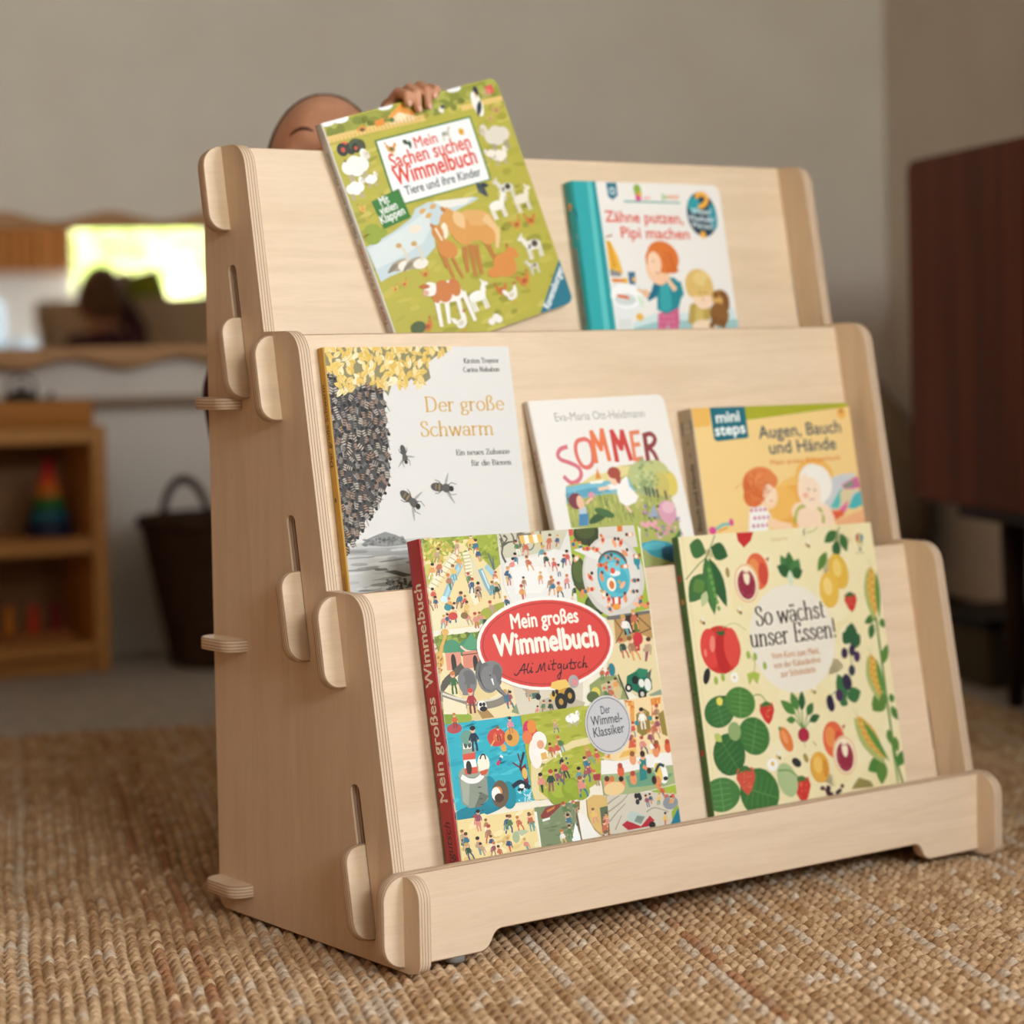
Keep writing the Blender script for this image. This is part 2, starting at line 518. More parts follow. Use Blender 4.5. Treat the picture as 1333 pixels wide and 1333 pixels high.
_text_cache = {}
def text_mesh(s, bold=0.0):
    key = (s, round(bold, 4))
    if key not in _text_cache:
        c = bpy.data.curves.new('t', 'FONT')
        c.body = s
        c.size = 1.0
        c.offset = bold
        c.resolution_u = 3
        o = bpy.data.objects.new('t', c)
        COL.objects.link(o)
        me = bpy.data.meshes.new_from_object(o)
        V = [(v.co.x, v.co.y) for v in me.vertices]
        F = [tuple(p.vertices) for p in me.polygons]
        _text_cache[key] = (V, F)
        bpy.data.objects.remove(o)
        bpy.data.curves.remove(c)
        bpy.data.meshes.remove(me)
    return _text_cache[key]

class Art:
    """ink layer of a cover; millimetres, x right, y down from the cover's top-left corner"""
    STEP = 0.0015
    def __init__(s, w, h, rad=(0, 0, 0, 0)):
        s.w, s.h = w, h
        s.V, s.F, s.C = [], [], []
        s.z = 0.02
        s.cyc = None
        clip = [(0, 0, rad[0]), (w, 0, rad[1]), (w, h, rad[2]), (0, h, rad[3])]
        s.clip = rounded(clip, 5)
    def begin(s, n):
        s.cyc = (s.z, n)
    def end(s):
        s.z = s.cyc[0] + s.cyc[1] * s.STEP
        s.cyc = None
    def _up(s):
        s.z += s.STEP
        if s.cyc and s.z > s.cyc[0] + s.cyc[1] * s.STEP: s.z = s.cyc[0]
    def _clip(s, P):
        xs, ys = [p[0] for p in P], [p[1] for p in P]
        if min(xs) > 9 and max(xs) < s.w - 9 and min(ys) > 9 and max(ys) < s.h - 9:
            return P
        c = s.clip
        for i in range(len(c)):
            a, b = c[i], c[(i + 1) % len(c)]
            nx, ny = -(b[1] - a[1]), b[0] - a[0]
            Q = []
            for j in range(len(P)):
                p, q = P[j], P[(j + 1) % len(P)]
                dp = (p[0] - a[0]) * nx + (p[1] - a[1]) * ny
                dq = (q[0] - a[0]) * nx + (q[1] - a[1]) * ny
                if dp >= 0: Q.append(p)
                if (dp >= 0) != (dq >= 0):
                    t = dp / (dp - dq)
                    Q.append((p[0] + (q[0] - p[0]) * t, p[1] + (q[1] - p[1]) * t))
            P = Q
            if len(P) < 3: return []
        return P
    def poly(s, col, pts, up=True):
        P = pts if isinstance(pts[0], tuple) else [(pts[i], pts[i + 1]) for i in range(0, len(pts), 2)]
        P = s._clip(P)
        if len(P) < 3: return
        a = sum(P[i][0] * P[(i + 1) % len(P)][1] - P[(i + 1) % len(P)][0] * P[i][1] for i in range(len(P)))
        if a > 0: P = P[::-1]
        b = len(s.V)
        s.V += [(x, -y, s.z) for x, y in P]
        s.F.append(tuple(range(b, b + len(P))))
        s.C.append(lin(col))
        if up: s._up()
    def ell(s, col, x, y, rx, ry=None, rot=0, n=None, a0=0, a1=360):
        ry = rx if ry is None else ry
        n = n or max(7, min(40, int(5 + max(rx, ry) * 1.6)))
        c, d = math.cos(R(rot)), math.sin(R(rot))
        full = abs(a1 - a0) >= 360
        P = []
        for k in range(n if full else n + 1):
            t = R(a0 + (a1 - a0) * k / n)
            ex, ey = rx * math.cos(t), ry * math.sin(t)
            P.append((x + ex * c - ey * d, y + ex * d + ey * c))
        s.poly(col, P)
    def line(s, col, w, pts, w2=None, smooth=0):
        P = [Vector(p) for p in (pts if not isinstance(pts[0], (int, float)) else [(pts[i], pts[i + 1]) for i in range(0, len(pts), 2)])]
        if smooth and len(P) > 2:
            Q = []
            for i in range(len(P) - 1):
                p0, p1, p2, p3 = P[max(i - 1, 0)], P[i], P[i + 1], P[min(i + 2, len(P) - 1)]
                for k in range(smooth):
                    t = k / smooth
                    Q.append(0.5 * ((2 * p1) + (p2 - p0) * t + (2 * p0 - 5 * p1 + 4 * p2 - p3) * t * t + (3 * p1 - p0 - 3 * p2 + p3) * t ** 3))
            P = Q + [P[-1]]
        w2 = w if w2 is None else w2
        for i in range(1, len(P) - 1):
            if (P[i] - P[i - 1]).normalized().dot((P[i + 1] - P[i]).normalized()) < .35 and not smooth:
                s.line(col, w, P[:i + 1], None); s.line(col, w, P[i:], w2); return
        n = len(P)
        L, Rr = [], []
        for i, p in enumerate(P):
            t = (P[min(i + 1, n - 1)] - P[max(i - 1, 0)])
            if t.length < 1e-9: continue
            t.normalize()
            ww = (w + (w2 - w) * i / (n - 1)) / 2
            e = t * (ww * 0.6 if i == n - 1 else (-ww * 0.6 if i == 0 else 0))
            m = Vector((-t.y, t.x)) * ww
            L.append(p + m + e); Rr.append(p - m + e)
        z = s.z
        for i in range(len(L) - 1):
            s.z = z + (i % 2) * s.STEP * .5
            s.poly(col, [tuple(L[i]), tuple(L[i + 1]), tuple(Rr[i + 1]), tuple(Rr[i])], up=False)
        s.z = z + s.STEP
    def leaf(s, col, x0, y0, x1, y1, w, vein=None):
        a, b = Vector((x0, y0)), Vector((x1, y1))
        t = b - a; m = Vector((-t.y, t.x)).normalized() * w / 2
        pr = ((0, 0), (.15, .55), (.35, .95), (.5, 1), (.7, .78), (.88, .38), (1, 0))
        P = [tuple(a + t * u + m * v) for u, v in pr] + [tuple(a + t * u - m * v) for u, v in pr[-2:0:-1]]
        s.poly(col, P)
        if vein: s.line(vein, max(.35, w * .06), [tuple(a + t * .05), tuple(a + t * .92)])
    def text(s, col, txt, x, y, size, rot=0, bold=0.0, shear=0.0, sx=1.0, align='L'):
        V, F = text_mesh(txt)
        if not V: return
        if bold > 0:
            k = bold * size
            for dx, dy in ((k, 0), (-k, 0), (0, k), (0, -k)):
                s.text(col, txt, x + dx, y + dy, size, rot, 0, shear, sx, align)
        xs = [v[0] for v in V]
        off = {'L': min(xs), 'C': (min(xs) + max(xs)) / 2, 'R': max(xs)}[align]
        c, d = math.cos(R(rot)), math.sin(R(rot))
        b = len(s.V)
        for vx, vy in V:
            px, py = (vx - off + vy * shear) * size * sx, -vy * size
            s.V.append((x + px * c - py * d, -(y + px * d + py * c), s.z))
        col = lin(col)
        for f in F:
            s.F.append(tuple(b + i for i in f)); s.C.append(col)
        s.z += s.STEP
    def fit(s, col, txt, x0, y0, x1, y1, size, bold=0.0, shear=0.0):
        """text whose baseline runs from (x0, y0) to (x1, y1)"""
        V, F = text_mesh(txt)
        xs = [v[0] for v in V]
        wd = max(xs) - min(xs)
        L = math.hypot(x1 - x0, y1 - y0)
        s.text(col, txt, x0, y0, size, math.degrees(math.atan2(y1 - y0, x1 - x0)), bold, shear, L / (wd * size))
    # small drawn figures --------------------------------------------------
    def kid(s, x, y, h, shirt, pants, hair, skin='#e8b48c', lean=0, pose=0):
        """figure whose feet are at (x, y), h tall"""
        z0 = s.z
        t = lambda u, v: (x + (u + lean * -v) * h, y + v * h)
        for sg in (-1, 1):
            s.line(pants, h * .10, [t(.05 * sg, -.42), t(.10 * sg * (1 + pose), -.20), t((.10 + pose * .12) * sg, 0)])
            s.line(shirt, h * .08, [t(.10 * sg, -.64), t(.19 * sg, -.50 + pose * .1 * sg), t(.21 * sg, -.38 - .22 * pose * sg)])
            s.ell(skin, *t(.21 * sg, -.37 - .22 * pose * sg), h * .045, n=6)
        s.poly(shirt, [t(-.15, -.36), t(-.12, -.68), t(.12, -.68), t(.15, -.36)])
        s.ell(skin, *t(0, -.82), h * .125, h * .14, n=9)
        s.ell(hair, *t(0, -.88), h * .14, h * .10, n=9)
        s.z = z0 + s.STEP * 2
    def sheep(s, x, y, h, flip=1, wool='#efe9dc', face='#e0d5c2', leg='#b8a88c'):
        for k in (-.34, -.22, .18, .30): s.line(leg, h * .09, [(x + k * h * flip, y - h * .35), (x + k * h * flip, y)])
        for dx, dy, r in ((-.28, -.52, .26), (0, -.58, .30), (.25, -.52, .27), (0, -.42, .27)): s.ell(wool, x + dx * h * flip, y + dy * h, r * h, r * h * .9)
        s.ell(wool, x + .45 * h * flip, y - .82 * h, .15 * h, .17 * h)
        s.ell(face, x + .53 * h * flip, y - .76 * h, .12 * h, .15 * h, -20 * flip)
        s.ell('#4a4038', x + .56 * h * flip, y - .80 * h, .022 * h, n=6)
    def hen(s, x, y, h, flip=1, body='#c9763a', wing='#a85a28'):
        for k in (-.05, .1): s.line('#d8a03a', h * .05, [(x + k * h, y - h * .3), (x + k * h, y)])
        s.ell(body, x, y - .42 * h, .34 * h, .22 * h, -12 * flip)
        s.leaf(body, x - .2 * h * flip, y - .45 * h, x - .52 * h * flip, y - .82 * h, .26 * h)
        s.leaf(body, x + .15 * h * flip, y - .35 * h, x + .34 * h * flip, y - .9 * h, .26 * h)
        s.ell(wing, x - .03 * h * flip, y - .44 * h, .19 * h, .12 * h, -14 * flip)
        s.ell('#c23a2e', x + .34 * h * flip, y - .95 * h, .08 * h, .06 * h)
    def goat(s, x, y, h, flip=1, c='#ece5d8', spot=None, legc=None):
        legc = legc or c
        for k in (-.34, -.22, .20, .32): s.line(legc, h * .085, [(x + k * h * flip, y - h * .4), (x + (k + .03) * h * flip, y)])
        s.ell(c, x, y - .52 * h, .40 * h, .20 * h)
        if spot: s.ell(spot, x - .1 * h * flip, y - .55 * h, .17 * h, .14 * h); s.ell(spot, x + .22 * h * flip, y - .5 * h, .1 * h, .1 * h)
        s.leaf(c, x + .25 * h * flip, y - .45 * h, x + .48 * h * flip, y - .98 * h, .26 * h)
        s.ell(c, x + .52 * h * flip, y - .90 * h, .15 * h, .09 * h, 25 * flip)
        s.leaf(c, x + .45 * h * flip, y - .96 * h, x + .36 * h * flip, y - 1.1 * h, .08 * h)
        s.ell('#3c332b', x + .54 * h * flip, y - .93 * h, .02 * h, n=6)
    def mesh(s, name, slab=None, slab_col='#ffffff', z=0.0, off=(0, 0)):
        """ink shapes (lifted to height z) joined with the board they are printed on"""
        V = [((x + off[0]) / 1000, (y - off[1]) / 1000, zz / 1000 + z) for x, y, zz in s.V]
        F, C = list(s.F), list(s.C)
        if slab is not None:
            slab.verts.index_update()
            b = len(V)
            V += [tuple(v.co) for v in slab.verts]
            for f in slab.faces:
                F.append(tuple(b + v.index for v in f.verts)); C.append(lin(slab_col))
            slab.free()
        me = bpy.data.meshes.new(name)
        me.from_pydata(V, [], F)
        a = me.color_attributes.new('Col', 'FLOAT_COLOR', 'CORNER')
        cc = np.array([C[p.index] for p in me.polygons for _ in range(p.loop_total)], dtype=np.float32)
        a.data.foreach_set('color', cc.ravel())
        me.update()
        return me

def book(name, label, cat, tier, x0, s0, rot, w, h, d, de, front, spine, spine_col, back_col, rad=0.0, cover=0.0022, matte=False, round_spine=False, edge_col='#e9e1d2', sp_w=0.0018):
    """a closed book leaning on display board `tier`; front(Art) and spine(Art) draw the printing"""
    Bm = BM_[tier]
    # (board frame) pivot at the book's top-left back corner, leaning `de` further back than the board
    M = SH @ Bm @ Matrix.Translation((x0, s0, 0.0008)) @ Matrix.Rotation(-de, 4, 'X') @ Matrix.Rotation(rot, 4, 'Z')
    root = empty(name, M @ Matrix.Translation((0, -h, 0)), label, cat)
    L = Matrix.Translation((0, h, 0))
    mp = M_MATTE if matte else M_PRINT
    r = rad
    out = lambda i, x_: rounded([(x_, 0, 0.0), (x_, -h, 0.0), (w - i, -h, r), (w - i, 0, r)], 5)
    A = Art(w * 1000, h * 1000, (0, r * 1000, r * 1000, 0))
    front(A)
    sl = slab_bm(out(0, 0), d - cover, d, bevel=0.0004, seg=1)
    link('front_cover', A.mesh('front_cover', sl, edge_col, d), mp, root, L)
    bk = slab_bm(out(0, 0), 0, cover, bevel=0.0004, seg=1)
    link('back_cover', Art(1, 1).mesh('back_cover', bk, back_col), mp, root, L)
    bm = bmesh.new()
    ins = .0012
    box_bm(bm, .001, w - ins, -h + ins, -ins, cover, d - cover)
    es = [e for e in bm.edges if all(v.co.x > .01 for v in e.verts) and abs(e.verts[0].co.y - e.verts[1].co.y) < 1e-6 and abs(e.verts[0].co.z - e.verts[1].co.z) > 1e-6]
    if r: bmesh.ops.bevel(bm, geom=es, offset=r, segments=4, profile=.5, affect='EDGES')
    link('page_block', mesh_from_bm('page_block', bm), M_PAGES, root, L)
    # spine: x to the left, printed face looks to -x ; its art has x across (0..d) and y down
    S = Art(d * 1000, h * 1000)
    spine(S)
    n = 8
    prof = []
    for k in range(n + 1):
        t = k / n
        zz = d * t
        bulge = (math.sin(math.pi * t) ** .6) * (.0022 if round_spine else .0006)
        prof.append((-sp_w - bulge, zz))
    pts = prof + [(0.0, d), (0.0, 0)]
    b2 = bmesh.new()
    va = [b2.verts.new((x, 0, z)) for x, z in pts]
    vb = [b2.verts.new((x, -h, z)) for x, z in pts]
    m = len(pts)
    for i in range(m):
        f = b2.faces.new((va[i], va[(i + 1) % m], vb[(i + 1) % m], vb[i]))
    b2.faces.new(va[::-1]); b2.faces.new(vb)
    bmesh.ops.recalc_face_normals(b2, faces=b2.faces[:])
    me = S.mesh('spine', None)
    b2.verts.index_update()
    V = []
    for x, y, zz in S.V:
        t = min(max(x / (d * 1000), 0), 1)
        bulge = (math.sin(math.pi * t) ** .6) * (.0022 if round_spine else .0006)
        V.append((-sp_w - bulge - zz / 1000 - .00012, y / 1000, t * d))
    F, C = [f[::-1] if False else f for f in S.F], list(S.C)
    b = len(V)
    V += [tuple(v.co) for v in b2.verts]
    for f in b2.faces:
        F.append(tuple(b + v.index for v in f.verts)); C.append(lin(spine_col))
    b2.free()
    bpy.data.meshes.remove(me)
    me = bpy.data.meshes.new('spine')
    me.from_pydata(V, [], F)
    a = me.color_attributes.new('Col', 'FLOAT_COLOR', 'CORNER')
    a.data.foreach_set('color', np.array([C[p.index] for p in me.polygons for _ in range(p.loop_total)], dtype=np.float32).ravel())
    me.update()
    link('spine', me, mp, root, L)
    return root
def _arc(cx, cy, rx, ry, a0, a1, n=14):
    return [(cx + rx * math.cos(R(a0 + (a1 - a0) * k / n)), cy + ry * math.sin(R(a0 + (a1 - a0) * k / n))) for k in range(n + 1)]
def _sp(*p):
    P = [Vector(q) for q in p]; Q = []
    for i in range(len(P) - 1):
        p0, p1, p2, p3 = P[max(i - 1, 0)], P[i], P[i + 1], P[min(i + 2, len(P) - 1)]
        for k in range(4):
            t = k / 4
            Q.append(tuple(0.5 * ((2 * p1) + (p2 - p0) * t + (2 * p0 - 5 * p1 + 4 * p2 - p3) * t * t + (3 * p1 - p0 - 3 * p2 + p3) * t ** 3)))
    return Q + [tuple(P[-1])]
def _st(x, y0, y1): return [(x, y0), (x, y1)]
def _sf(x, y, l=.10, r=.10): return [(x - l, y), (x + r, y)]
_ar = lambda x: _sp((x, .40), (x + .09, .56), (x + .22, .62), (x + .34, .53), (x + .36, .38)) + [(x + .36, 0)]
GL = {
    'a': (.50, [_sp((.05, .49), (.12, .59), (.23, .62), (.37, .54), (.40, .42)) + [(.40, .08), (.46, .01)], _arc(.21, .17, .18, .18, 60, 410)]),
    'b': (.55, [_st(.09, .02, 1), _arc(.29, .30, .21, .32, 150, -150), _sf(.05, 1, .06, .04)]),
    'c': (.47, [_arc(.26, .31, .24, .32, 50, 320)]),
    'd': (.57, [_arc(.25, .30, .22, .32, 30, 330), _st(.47, 0, 1), _sf(.44, 1, .07, .03), _sf(.50, 0, .03, .07)]),
    'e': (.52, [[(.04, .34), (.47, .34)], _arc(.26, .31, .23, .32, 8, 320)]),
    'f': (.32, [_sp((.36, .92), (.27, 1.0), (.16, .92), (.14, .75)) + [(.14, 0)], _sf(.14, .62, .13, .17), _sf(.14, 0)]),
    'g': (.50, [_arc(.22, .41, .17, .21, 0, 360), [(.34, .55), (.48, .60)], _sp((.12, .22), (.09, .12), (.20, .05), (.36, .02), (.44, -.10), (.36, -.25), (.18, -.29), (.04, -.20), (.06, -.07), (.16, .03))]),
    'h': (.58, [_st(.09, 0, 1), _ar(.09), _sf(.09, 0), _sf(.45, 0), _sf(.06, 1, .07, .03)]),
    'i': (.22, [_st(.10, 0, .62), _sf(.10, 0), _sf(.07, .62, .07, .03), [(.10, .84), (.10, .90)]]),
    'k': (.55, [_st(.09, 0, 1), [(.10, .26), (.42, .62)], [(.21, .38), (.48, 0)], _sf(.09, 0), _sf(.48, 0), _sf(.06, 1, .07, .03)]),
    'm': (.92, [_st(.09, 0, .62), _ar(.09), _ar(.45), _sf(.09, 0), _sf(.45, 0), _sf(.81, 0), _sf(.06, .62, .07, .03)]),
    'n': (.58, [_st(.09, 0, .62), _ar(.09), _sf(.09, 0), _sf(.45, 0), _sf(.06, .62, .07, .03)]),
    'o': (.54, [_arc(.27, .31, .24, .32, 0, 360, 20)]),
    'r': (.40, [_st(.09, 0, .62), _sp((.09, .42), (.18, .57), (.28, .62), (.36, .57)), _sf(.09, 0), _sf(.06, .62, .07, .03)]),
    's': (.42, [_sp((.34, .50), (.29, .60), (.19, .63), (.09, .56), (.08, .45), (.19, .34), (.31, .26), (.36, .15), (.30, .03), (.19, -.01), (.08, .03), (.04, .14))]),
    't': (.34, [_sp((.13, .84), (.13, .5), (.13, .14), (.20, .01), (.31, .05)), _sf(.13, .62, .11, .17)]),
    'u': (.58, [_sp((.10, .62), (.10, .30), (.13, .08), (.25, 0), (.38, .06), (.46, .22)), _st(.46, 0, .62), _sf(.07, .62, .07, .03), _sf(.43, .62, .07, .03), _sf(.49, 0, .03, .07)]),
    'w': (.80, [[(.03, .62), (.21, 0), (.39, .58), (.57, 0), (.75, .62)], _sf(.04, .62, .07, .08), _sf(.75, .62, .08, .06)]),
    'y': (.50, [[(.04, .62), (.24, .04)], [(.44, .62), (.24, .04), (.14, -.22), (.04, -.26)], _sf(.05, .62, .07, .08), _sf(.44, .62, .07, .06)]),
    'ß': (.60, [[(.10, 0), (.10, .60)] + _sp((.10, .60), (.12, .86), (.24, 1.0), (.38, .93), (.40, .76), (.30, .62), (.32, .52), (.46, .40), (.50, .20), (.40, .02), (.26, .02)), _sf(.10, 0)]),
    'B': (.68, [_st(.12, 0, 1), _sp((.12, 1), (.40, .98), (.50, .76), (.36, .54), (.12, .53)), _sp((.12, .53), (.46, .50), (.58, .26), (.42, .02), (.12, 0)), _sf(.10, 1, .08, .04), _sf(.10, 0, .08, .04)]),
    'C': (.72, [_arc(.38, .50, .33, .51, 45, 318)]),
    'D': (.80, [_st(.13, 0, 1), _sp((.13, 1), (.38, .99), (.60, .86), (.70, .50), (.60, .14), (.38, .01), (.13, 0)), _sf(.10, 1, .08, .04), _sf(.10, 0, .08, .04)]),
    'E': (.62, [_st(.13, 0, 1), [(.06, 1), (.52, 1)], [(.13, .52), (.44, .52)], [(.06, 0), (.55, 0)], [(.52, 1), (.53, .84)], [(.55, 0), (.57, .17)], [(.44, .60), (.44, .43)]]),
    'K': (.72, [_st(.13, 0, 1), [(.14, .42), (.56, 1)], [(.27, .56), (.62, 0)], _sf(.13, 1), _sf(.13, 0), _sf(.56, 1), _sf(.62, 0)]),
    'N': (.80, [_st(.13, 0, 1), [(.11, 1), (.66, 0)], _st(.66, 0, 1), _sf(.10, 1), _sf(.13, 0), _sf(.66, 1)]),
    'S': (.56, [_sp((.45, .76), (.42, .94), (.27, 1.01), (.12, .93), (.09, .76), (.20, .60), (.38, .46), (.49, .28), (.43, .07), (.27, -.01), (.10, .05), (.05, .24))]),
    'T': (.66, [_st(.33, 0, 1), [(.04, 1), (.62, 1)], [(.04, 1), (.03, .84)], [(.62, 1), (.63, .84)], _sf(.33, 0)]),
    'Z': (.62, [[(.08, .84), (.08, 1), (.55, 1), (.06, 0), (.56, 0), (.57, .17)]]),
    'U': (.74, [_sp((.13, 1), (.13, .40), (.20, .08), (.38, 0), (.55, .08), (.62, .40), (.62, 1)), _sf(.13, 1), _sf(.62, 1)]),
    '!': (.24, [[(.11, 1), (.11, .30)], [(.11, .08), (.11, .01)]]),
    ',': (.2, [[(.1, .06), (.06, -.12)]]),
}
for _k, _b in (('ä', 'a'), ('ü', 'u')):
    _w, _g = GL[_b]
    GL[_k] = (_w, _g + [[(_w * .28, .82), (_w * .28, .90)], [(_w * .68, .82), (_w * .68, .90)]])

def serif(A, col, txt, p0, p1, cap, w, gap=.06):
    """roman lettering drawn with a broad pen; baseline from (x0, y0) to (x1, y1)"""
    (x0, y0), (x1, y1) = p0, p1
    tot = sum((.34 if ch == ' ' else GL[ch][0] + gap) for ch in txt) - gap
    L = math.hypot(x1 - x0, y1 - y0)
    k = L / tot
    c, d = (x1 - x0) / L, (y1 - y0) / L
    pen = 0
    z = A.z
    for ch in txt:
        if ch == ' ':
            pen += .34; continue
        gw, strokes = GL[ch]
        runs = []
        for P in strokes:
            cur = [P[0]]
            for i in range(1, len(P) - 1):
                cur.append(P[i])
                if (Vector(P[i]) - Vector(P[i - 1])).normalized().dot((Vector(P[i + 1]) - Vector(P[i])).normalized()) < .3:
                    runs.append(cur); cur = [P[i]]
            runs.append(cur + [P[-1]])
        for P in runs:
            Q = []
            for px, py in P:
                X, Y = (pen + px) * k, -py * cap
                Q.append(Vector((x0 + X * c - Y * d, y0 + X * d + Y * c)))
            Lf, Rt = [], []
            n = len(Q)
            for i, p in enumerate(Q):
                t = Q[min(i + 1, n - 1)] - Q[max(i - 1, 0)]
                if t.length < 1e-6: t = Vector((0, 1))
                t.normalize()
                ww = w * (0.36 + 0.64 * abs(t.y) ** 1.3) / 2
                e = t * (-ww * .5 if i == 0 else (ww * .5 if i == n - 1 else 0))
                m = Vector((-t.y, t.x)) * ww
                Lf.append(p + m + e); Rt.append(p - m + e)
            for i in range(n - 1):
                A.z = z + (i % 2) * A.STEP * .5
                A.poly(col, [tuple(Lf[i]), tuple(Lf[i + 1]), tuple(Rt[i + 1]), tuple(Rt[i])], up=False)
        pen += gw + gap
    A.z = z + A.STEP
# ------------------------------------------------------------------ cover: farm animals book held by the child
def art_farm(A):
    rnd = random.Random(5)
    A.poly('#b4aa42', [(0, 0), (A.w, 0), (A.w, A.h), (0, A.h)])
    A.begin(8)
    for _ in range(260):
        x, y = rnd.uniform(0, A.w), rnd.uniform(0, A.h)
        A.ell(rnd.choice(['#c0b24e', '#a39c36', '#b9ae42', '#ada43e', '#c6ba58', '#9a9434']), x, y, rnd.uniform(4, 14), rnd.uniform(1.5, 4), rnd.uniform(-12, 12), n=9)
    A.end()
    A.poly('#e8e8e4', [(-1.6, -1.1), (33.3, -1.4), (29.3, 2.4), (18.1, 3.3), (0.7, 2.0)])
    A.poly('#969638', [(0.7, 2.0), (18.1, 3.3), (29.7, 1.4), (70.2, 1.3), (107.3, 2.2), (211.8, 0.6), (215.5, 4.6), (218.1, 20.0), (174.0, 14.6), (120.6, 18.5), (55.9, 17.4), (4.7, 17.9)])
    A.begin(8)
    for _ in range(46):
        t = rnd.random()
        A.ell(rnd.choice(['#9a9c40', '#878a34', '#a8a84c', '#7f8430']), 4 + t * (A.w - 8), rnd.uniform(3, 17), rnd.uniform(4, 9), rnd.uniform(3, 6), n=10)
    A.end()
    for u in ((4.9, 0.3), (21.6, 0.6), (75.9, -0.5), (162.1, -0.1)):
        A.ell('#ecebe6', u[0], u[1] + 1, 9, 3.2, 3)
    A.line('#e0bd6e', 6.5, [(1.6, 16.8), (55.8, 17.8), (114.7, 20.3)], smooth=4)
    A.line('#e0bd6e', 5.5, [(164.5, 21.3), (217.2, 21.9)])
    A.begin(3)
    for k in range(26):
        A.line('#c99b4b', .7, [(4 + k * 4.6, 17.5 - k * .1), (4 + k * 4.6, 24 - k * .1)])
    A.end()
    A.poly('#e8c99a', [(80.0, 7.5), (102.6, 7.3), (107.0, 17.6), (104.7, 20.1), (74.1, 18.4)])
    A.poly('#e59a3e', [(75.0, 10.5), (94.0, 1.0), (108.7, 13.8), (105.3, 15.8), (88.4, 8.3), (76.7, 13.9)])
    A.poly('#e08a35', [(58.7, 10.9), (70.0, 10.4), (68.6, 16.6), (57.5, 16.7)])
    A.ell('#f1dcb0', *(89.8, 13.8), 6, 4); A.ell('#5b7a3a', *(78.3, 14.3), 3, 2.5)
    A.poly('#d98f3c', [(35.4, 13.8), (42.6, 11.4), (47.4, 15.5), (44.7, 17.9), (35.5, 16.5)])
    A.ell('#6f5a3a', *(41.4, 15.8), 3, 2)
    # tractor with trailer
    A.ell('#e2574a', *(15.2, 27.3), 7, 5); A.ell('#3a3b30', *(12.0, 29.2), 6.5); A.ell('#3a3b30', *(21.3, 30.1), 6); A.ell('#4d5a35', *(28.3, 27.7), 8, 6); A.ell('#2f3028', *(27.8, 30.8), 5); A.ell('#4a4c34', *(34.1, 29.7), 5, 6); A.ell('#c2523e', *(12.6, 29.4), 2.6); A.ell('#c2523e', *(27.2, 31.1), 2)
    # stork + pen
    A.ell('#efe9da', *(183.8, 21.0), 6, 13, -4); A.ell('#2e3440', *(187.4, 8.1), 3, 5); A.leaf('#2e3440', *(188.9, 17.9), *(179.4, 33.6), 6); A.line('#d9862f', 1.2, [(185.8, 9.8), (185.9, 15.1)])
    A.leaf('#ece4d2', *(137.9, 14.0), *(140.1, 20.8), 7); A.leaf('#4e4a40', *(138.7, 15.3), *(145.1, 14.2), 4)
    A.poly('#dc5b4e', [(199.9, 6.6), (209.5, 5.9), (209.3, 14.3), (199.5, 14.9)])
    for k in range(3): A.line('#f3c9b5', .8, [(A.w - 22 + k * 4, 10), (A.w - 22 + k * 4, 17)])
    # birds and lambs at the right
    A.hen(*(203.6, 37.5), 12, -1, '#c89a62', '#a97d49'); A.hen(*(193.5, 42.4), 9, 1, '#cfa873', '#a97d49')
    A.sheep(*(194.0, 71.6), 30, -1, '#ddd2bf', '#cbbda6', '#a79a80'); A.sheep(*(189.3, 85.3), 18, 1, '#ece2d0'); A.sheep(*(179.3, 77.7), 12, -1, '#ece2d0')
    A.sheep(*(20.1, 62.7), 30, 1, '#f0ecdf'); A.sheep(*(11.4, 77.7), 20, 1, '#f2eee2'); A.sheep(*(32.1, 70.6), 14, 1, '#f2eee2')
    A.leaf('#8a5f2e', *(9.1, 39.0), *(11.8, 41.2), 3)
    # title panel
    A.poly('#4d7d35', [(50.4, 28.7), (170.5, 30.4), (169.4, 96.6), (48.6, 95.5)])
    A.poly('#f2eee8', [(52.7, 30.3), (168.6, 32.3), (167.3, 95.4), (50.8, 93.8)])
    A.fit('#d8503c', 'Mein', *(94.3, 46.6), *(122.1, 47.0), 15.5, .018)
    A.fit('#d8503c', 'Sachen suchen', *(59.4, 59.3), *(159.0, 61.0), 20.5, .02)
    A.fit('#d8462f', 'Wimmelbuch', *(58.2, 75.9), *(159.9, 76.9), 24.5, .022)
    A.fit('#3d4a4c', 'Tiere und ihre Kinder', *(64.8, 87.3), *(159.3, 89.7), 12.6, .014)
    A.hen(*(66.0, 47.2), 14, -1, '#d8973f', '#5c6b3e'); A.leaf('#3f4d33', *(81.6, 35.9), *(88.1, 41.0), 5); A.leaf('#3f4d33', *(89.7, 37.3), *(88.0, 46.1), 4)
    A.goat(*(133.6, 47.7), 13, 1, '#cfcab8', '#8e917c'); A.leaf('#e2b23c', *(151.5, 39.3), *(155.2, 47.0), 7); A.leaf('#d79a2c', *(155.6, 41.9), *(150.7, 45.4), 4)
    # sticker
    A.poly('#2f6b2c', [(23.6, 83.9), (58.9, 79.1), (61.1, 108.8), (26.7, 112.1)])
    A.poly('#3b7a33', [(24.7, 84.1), (58.0, 79.9), (59.8, 108.3), (27.7, 111.0)])
    A.fit('#f4f1e6', 'Mit', *(32.9, 90.0), *(43.7, 89.0), 11.5, .015)
    A.fit('#f4f1e6', 'vielen', *(29.3, 98.6), *(50.5, 97.0), 11.5, .015)
    A.fit('#f4f1e6', 'Klappen', *(26.6, 107.2), *(56.7, 103.8), 11.5, .015)
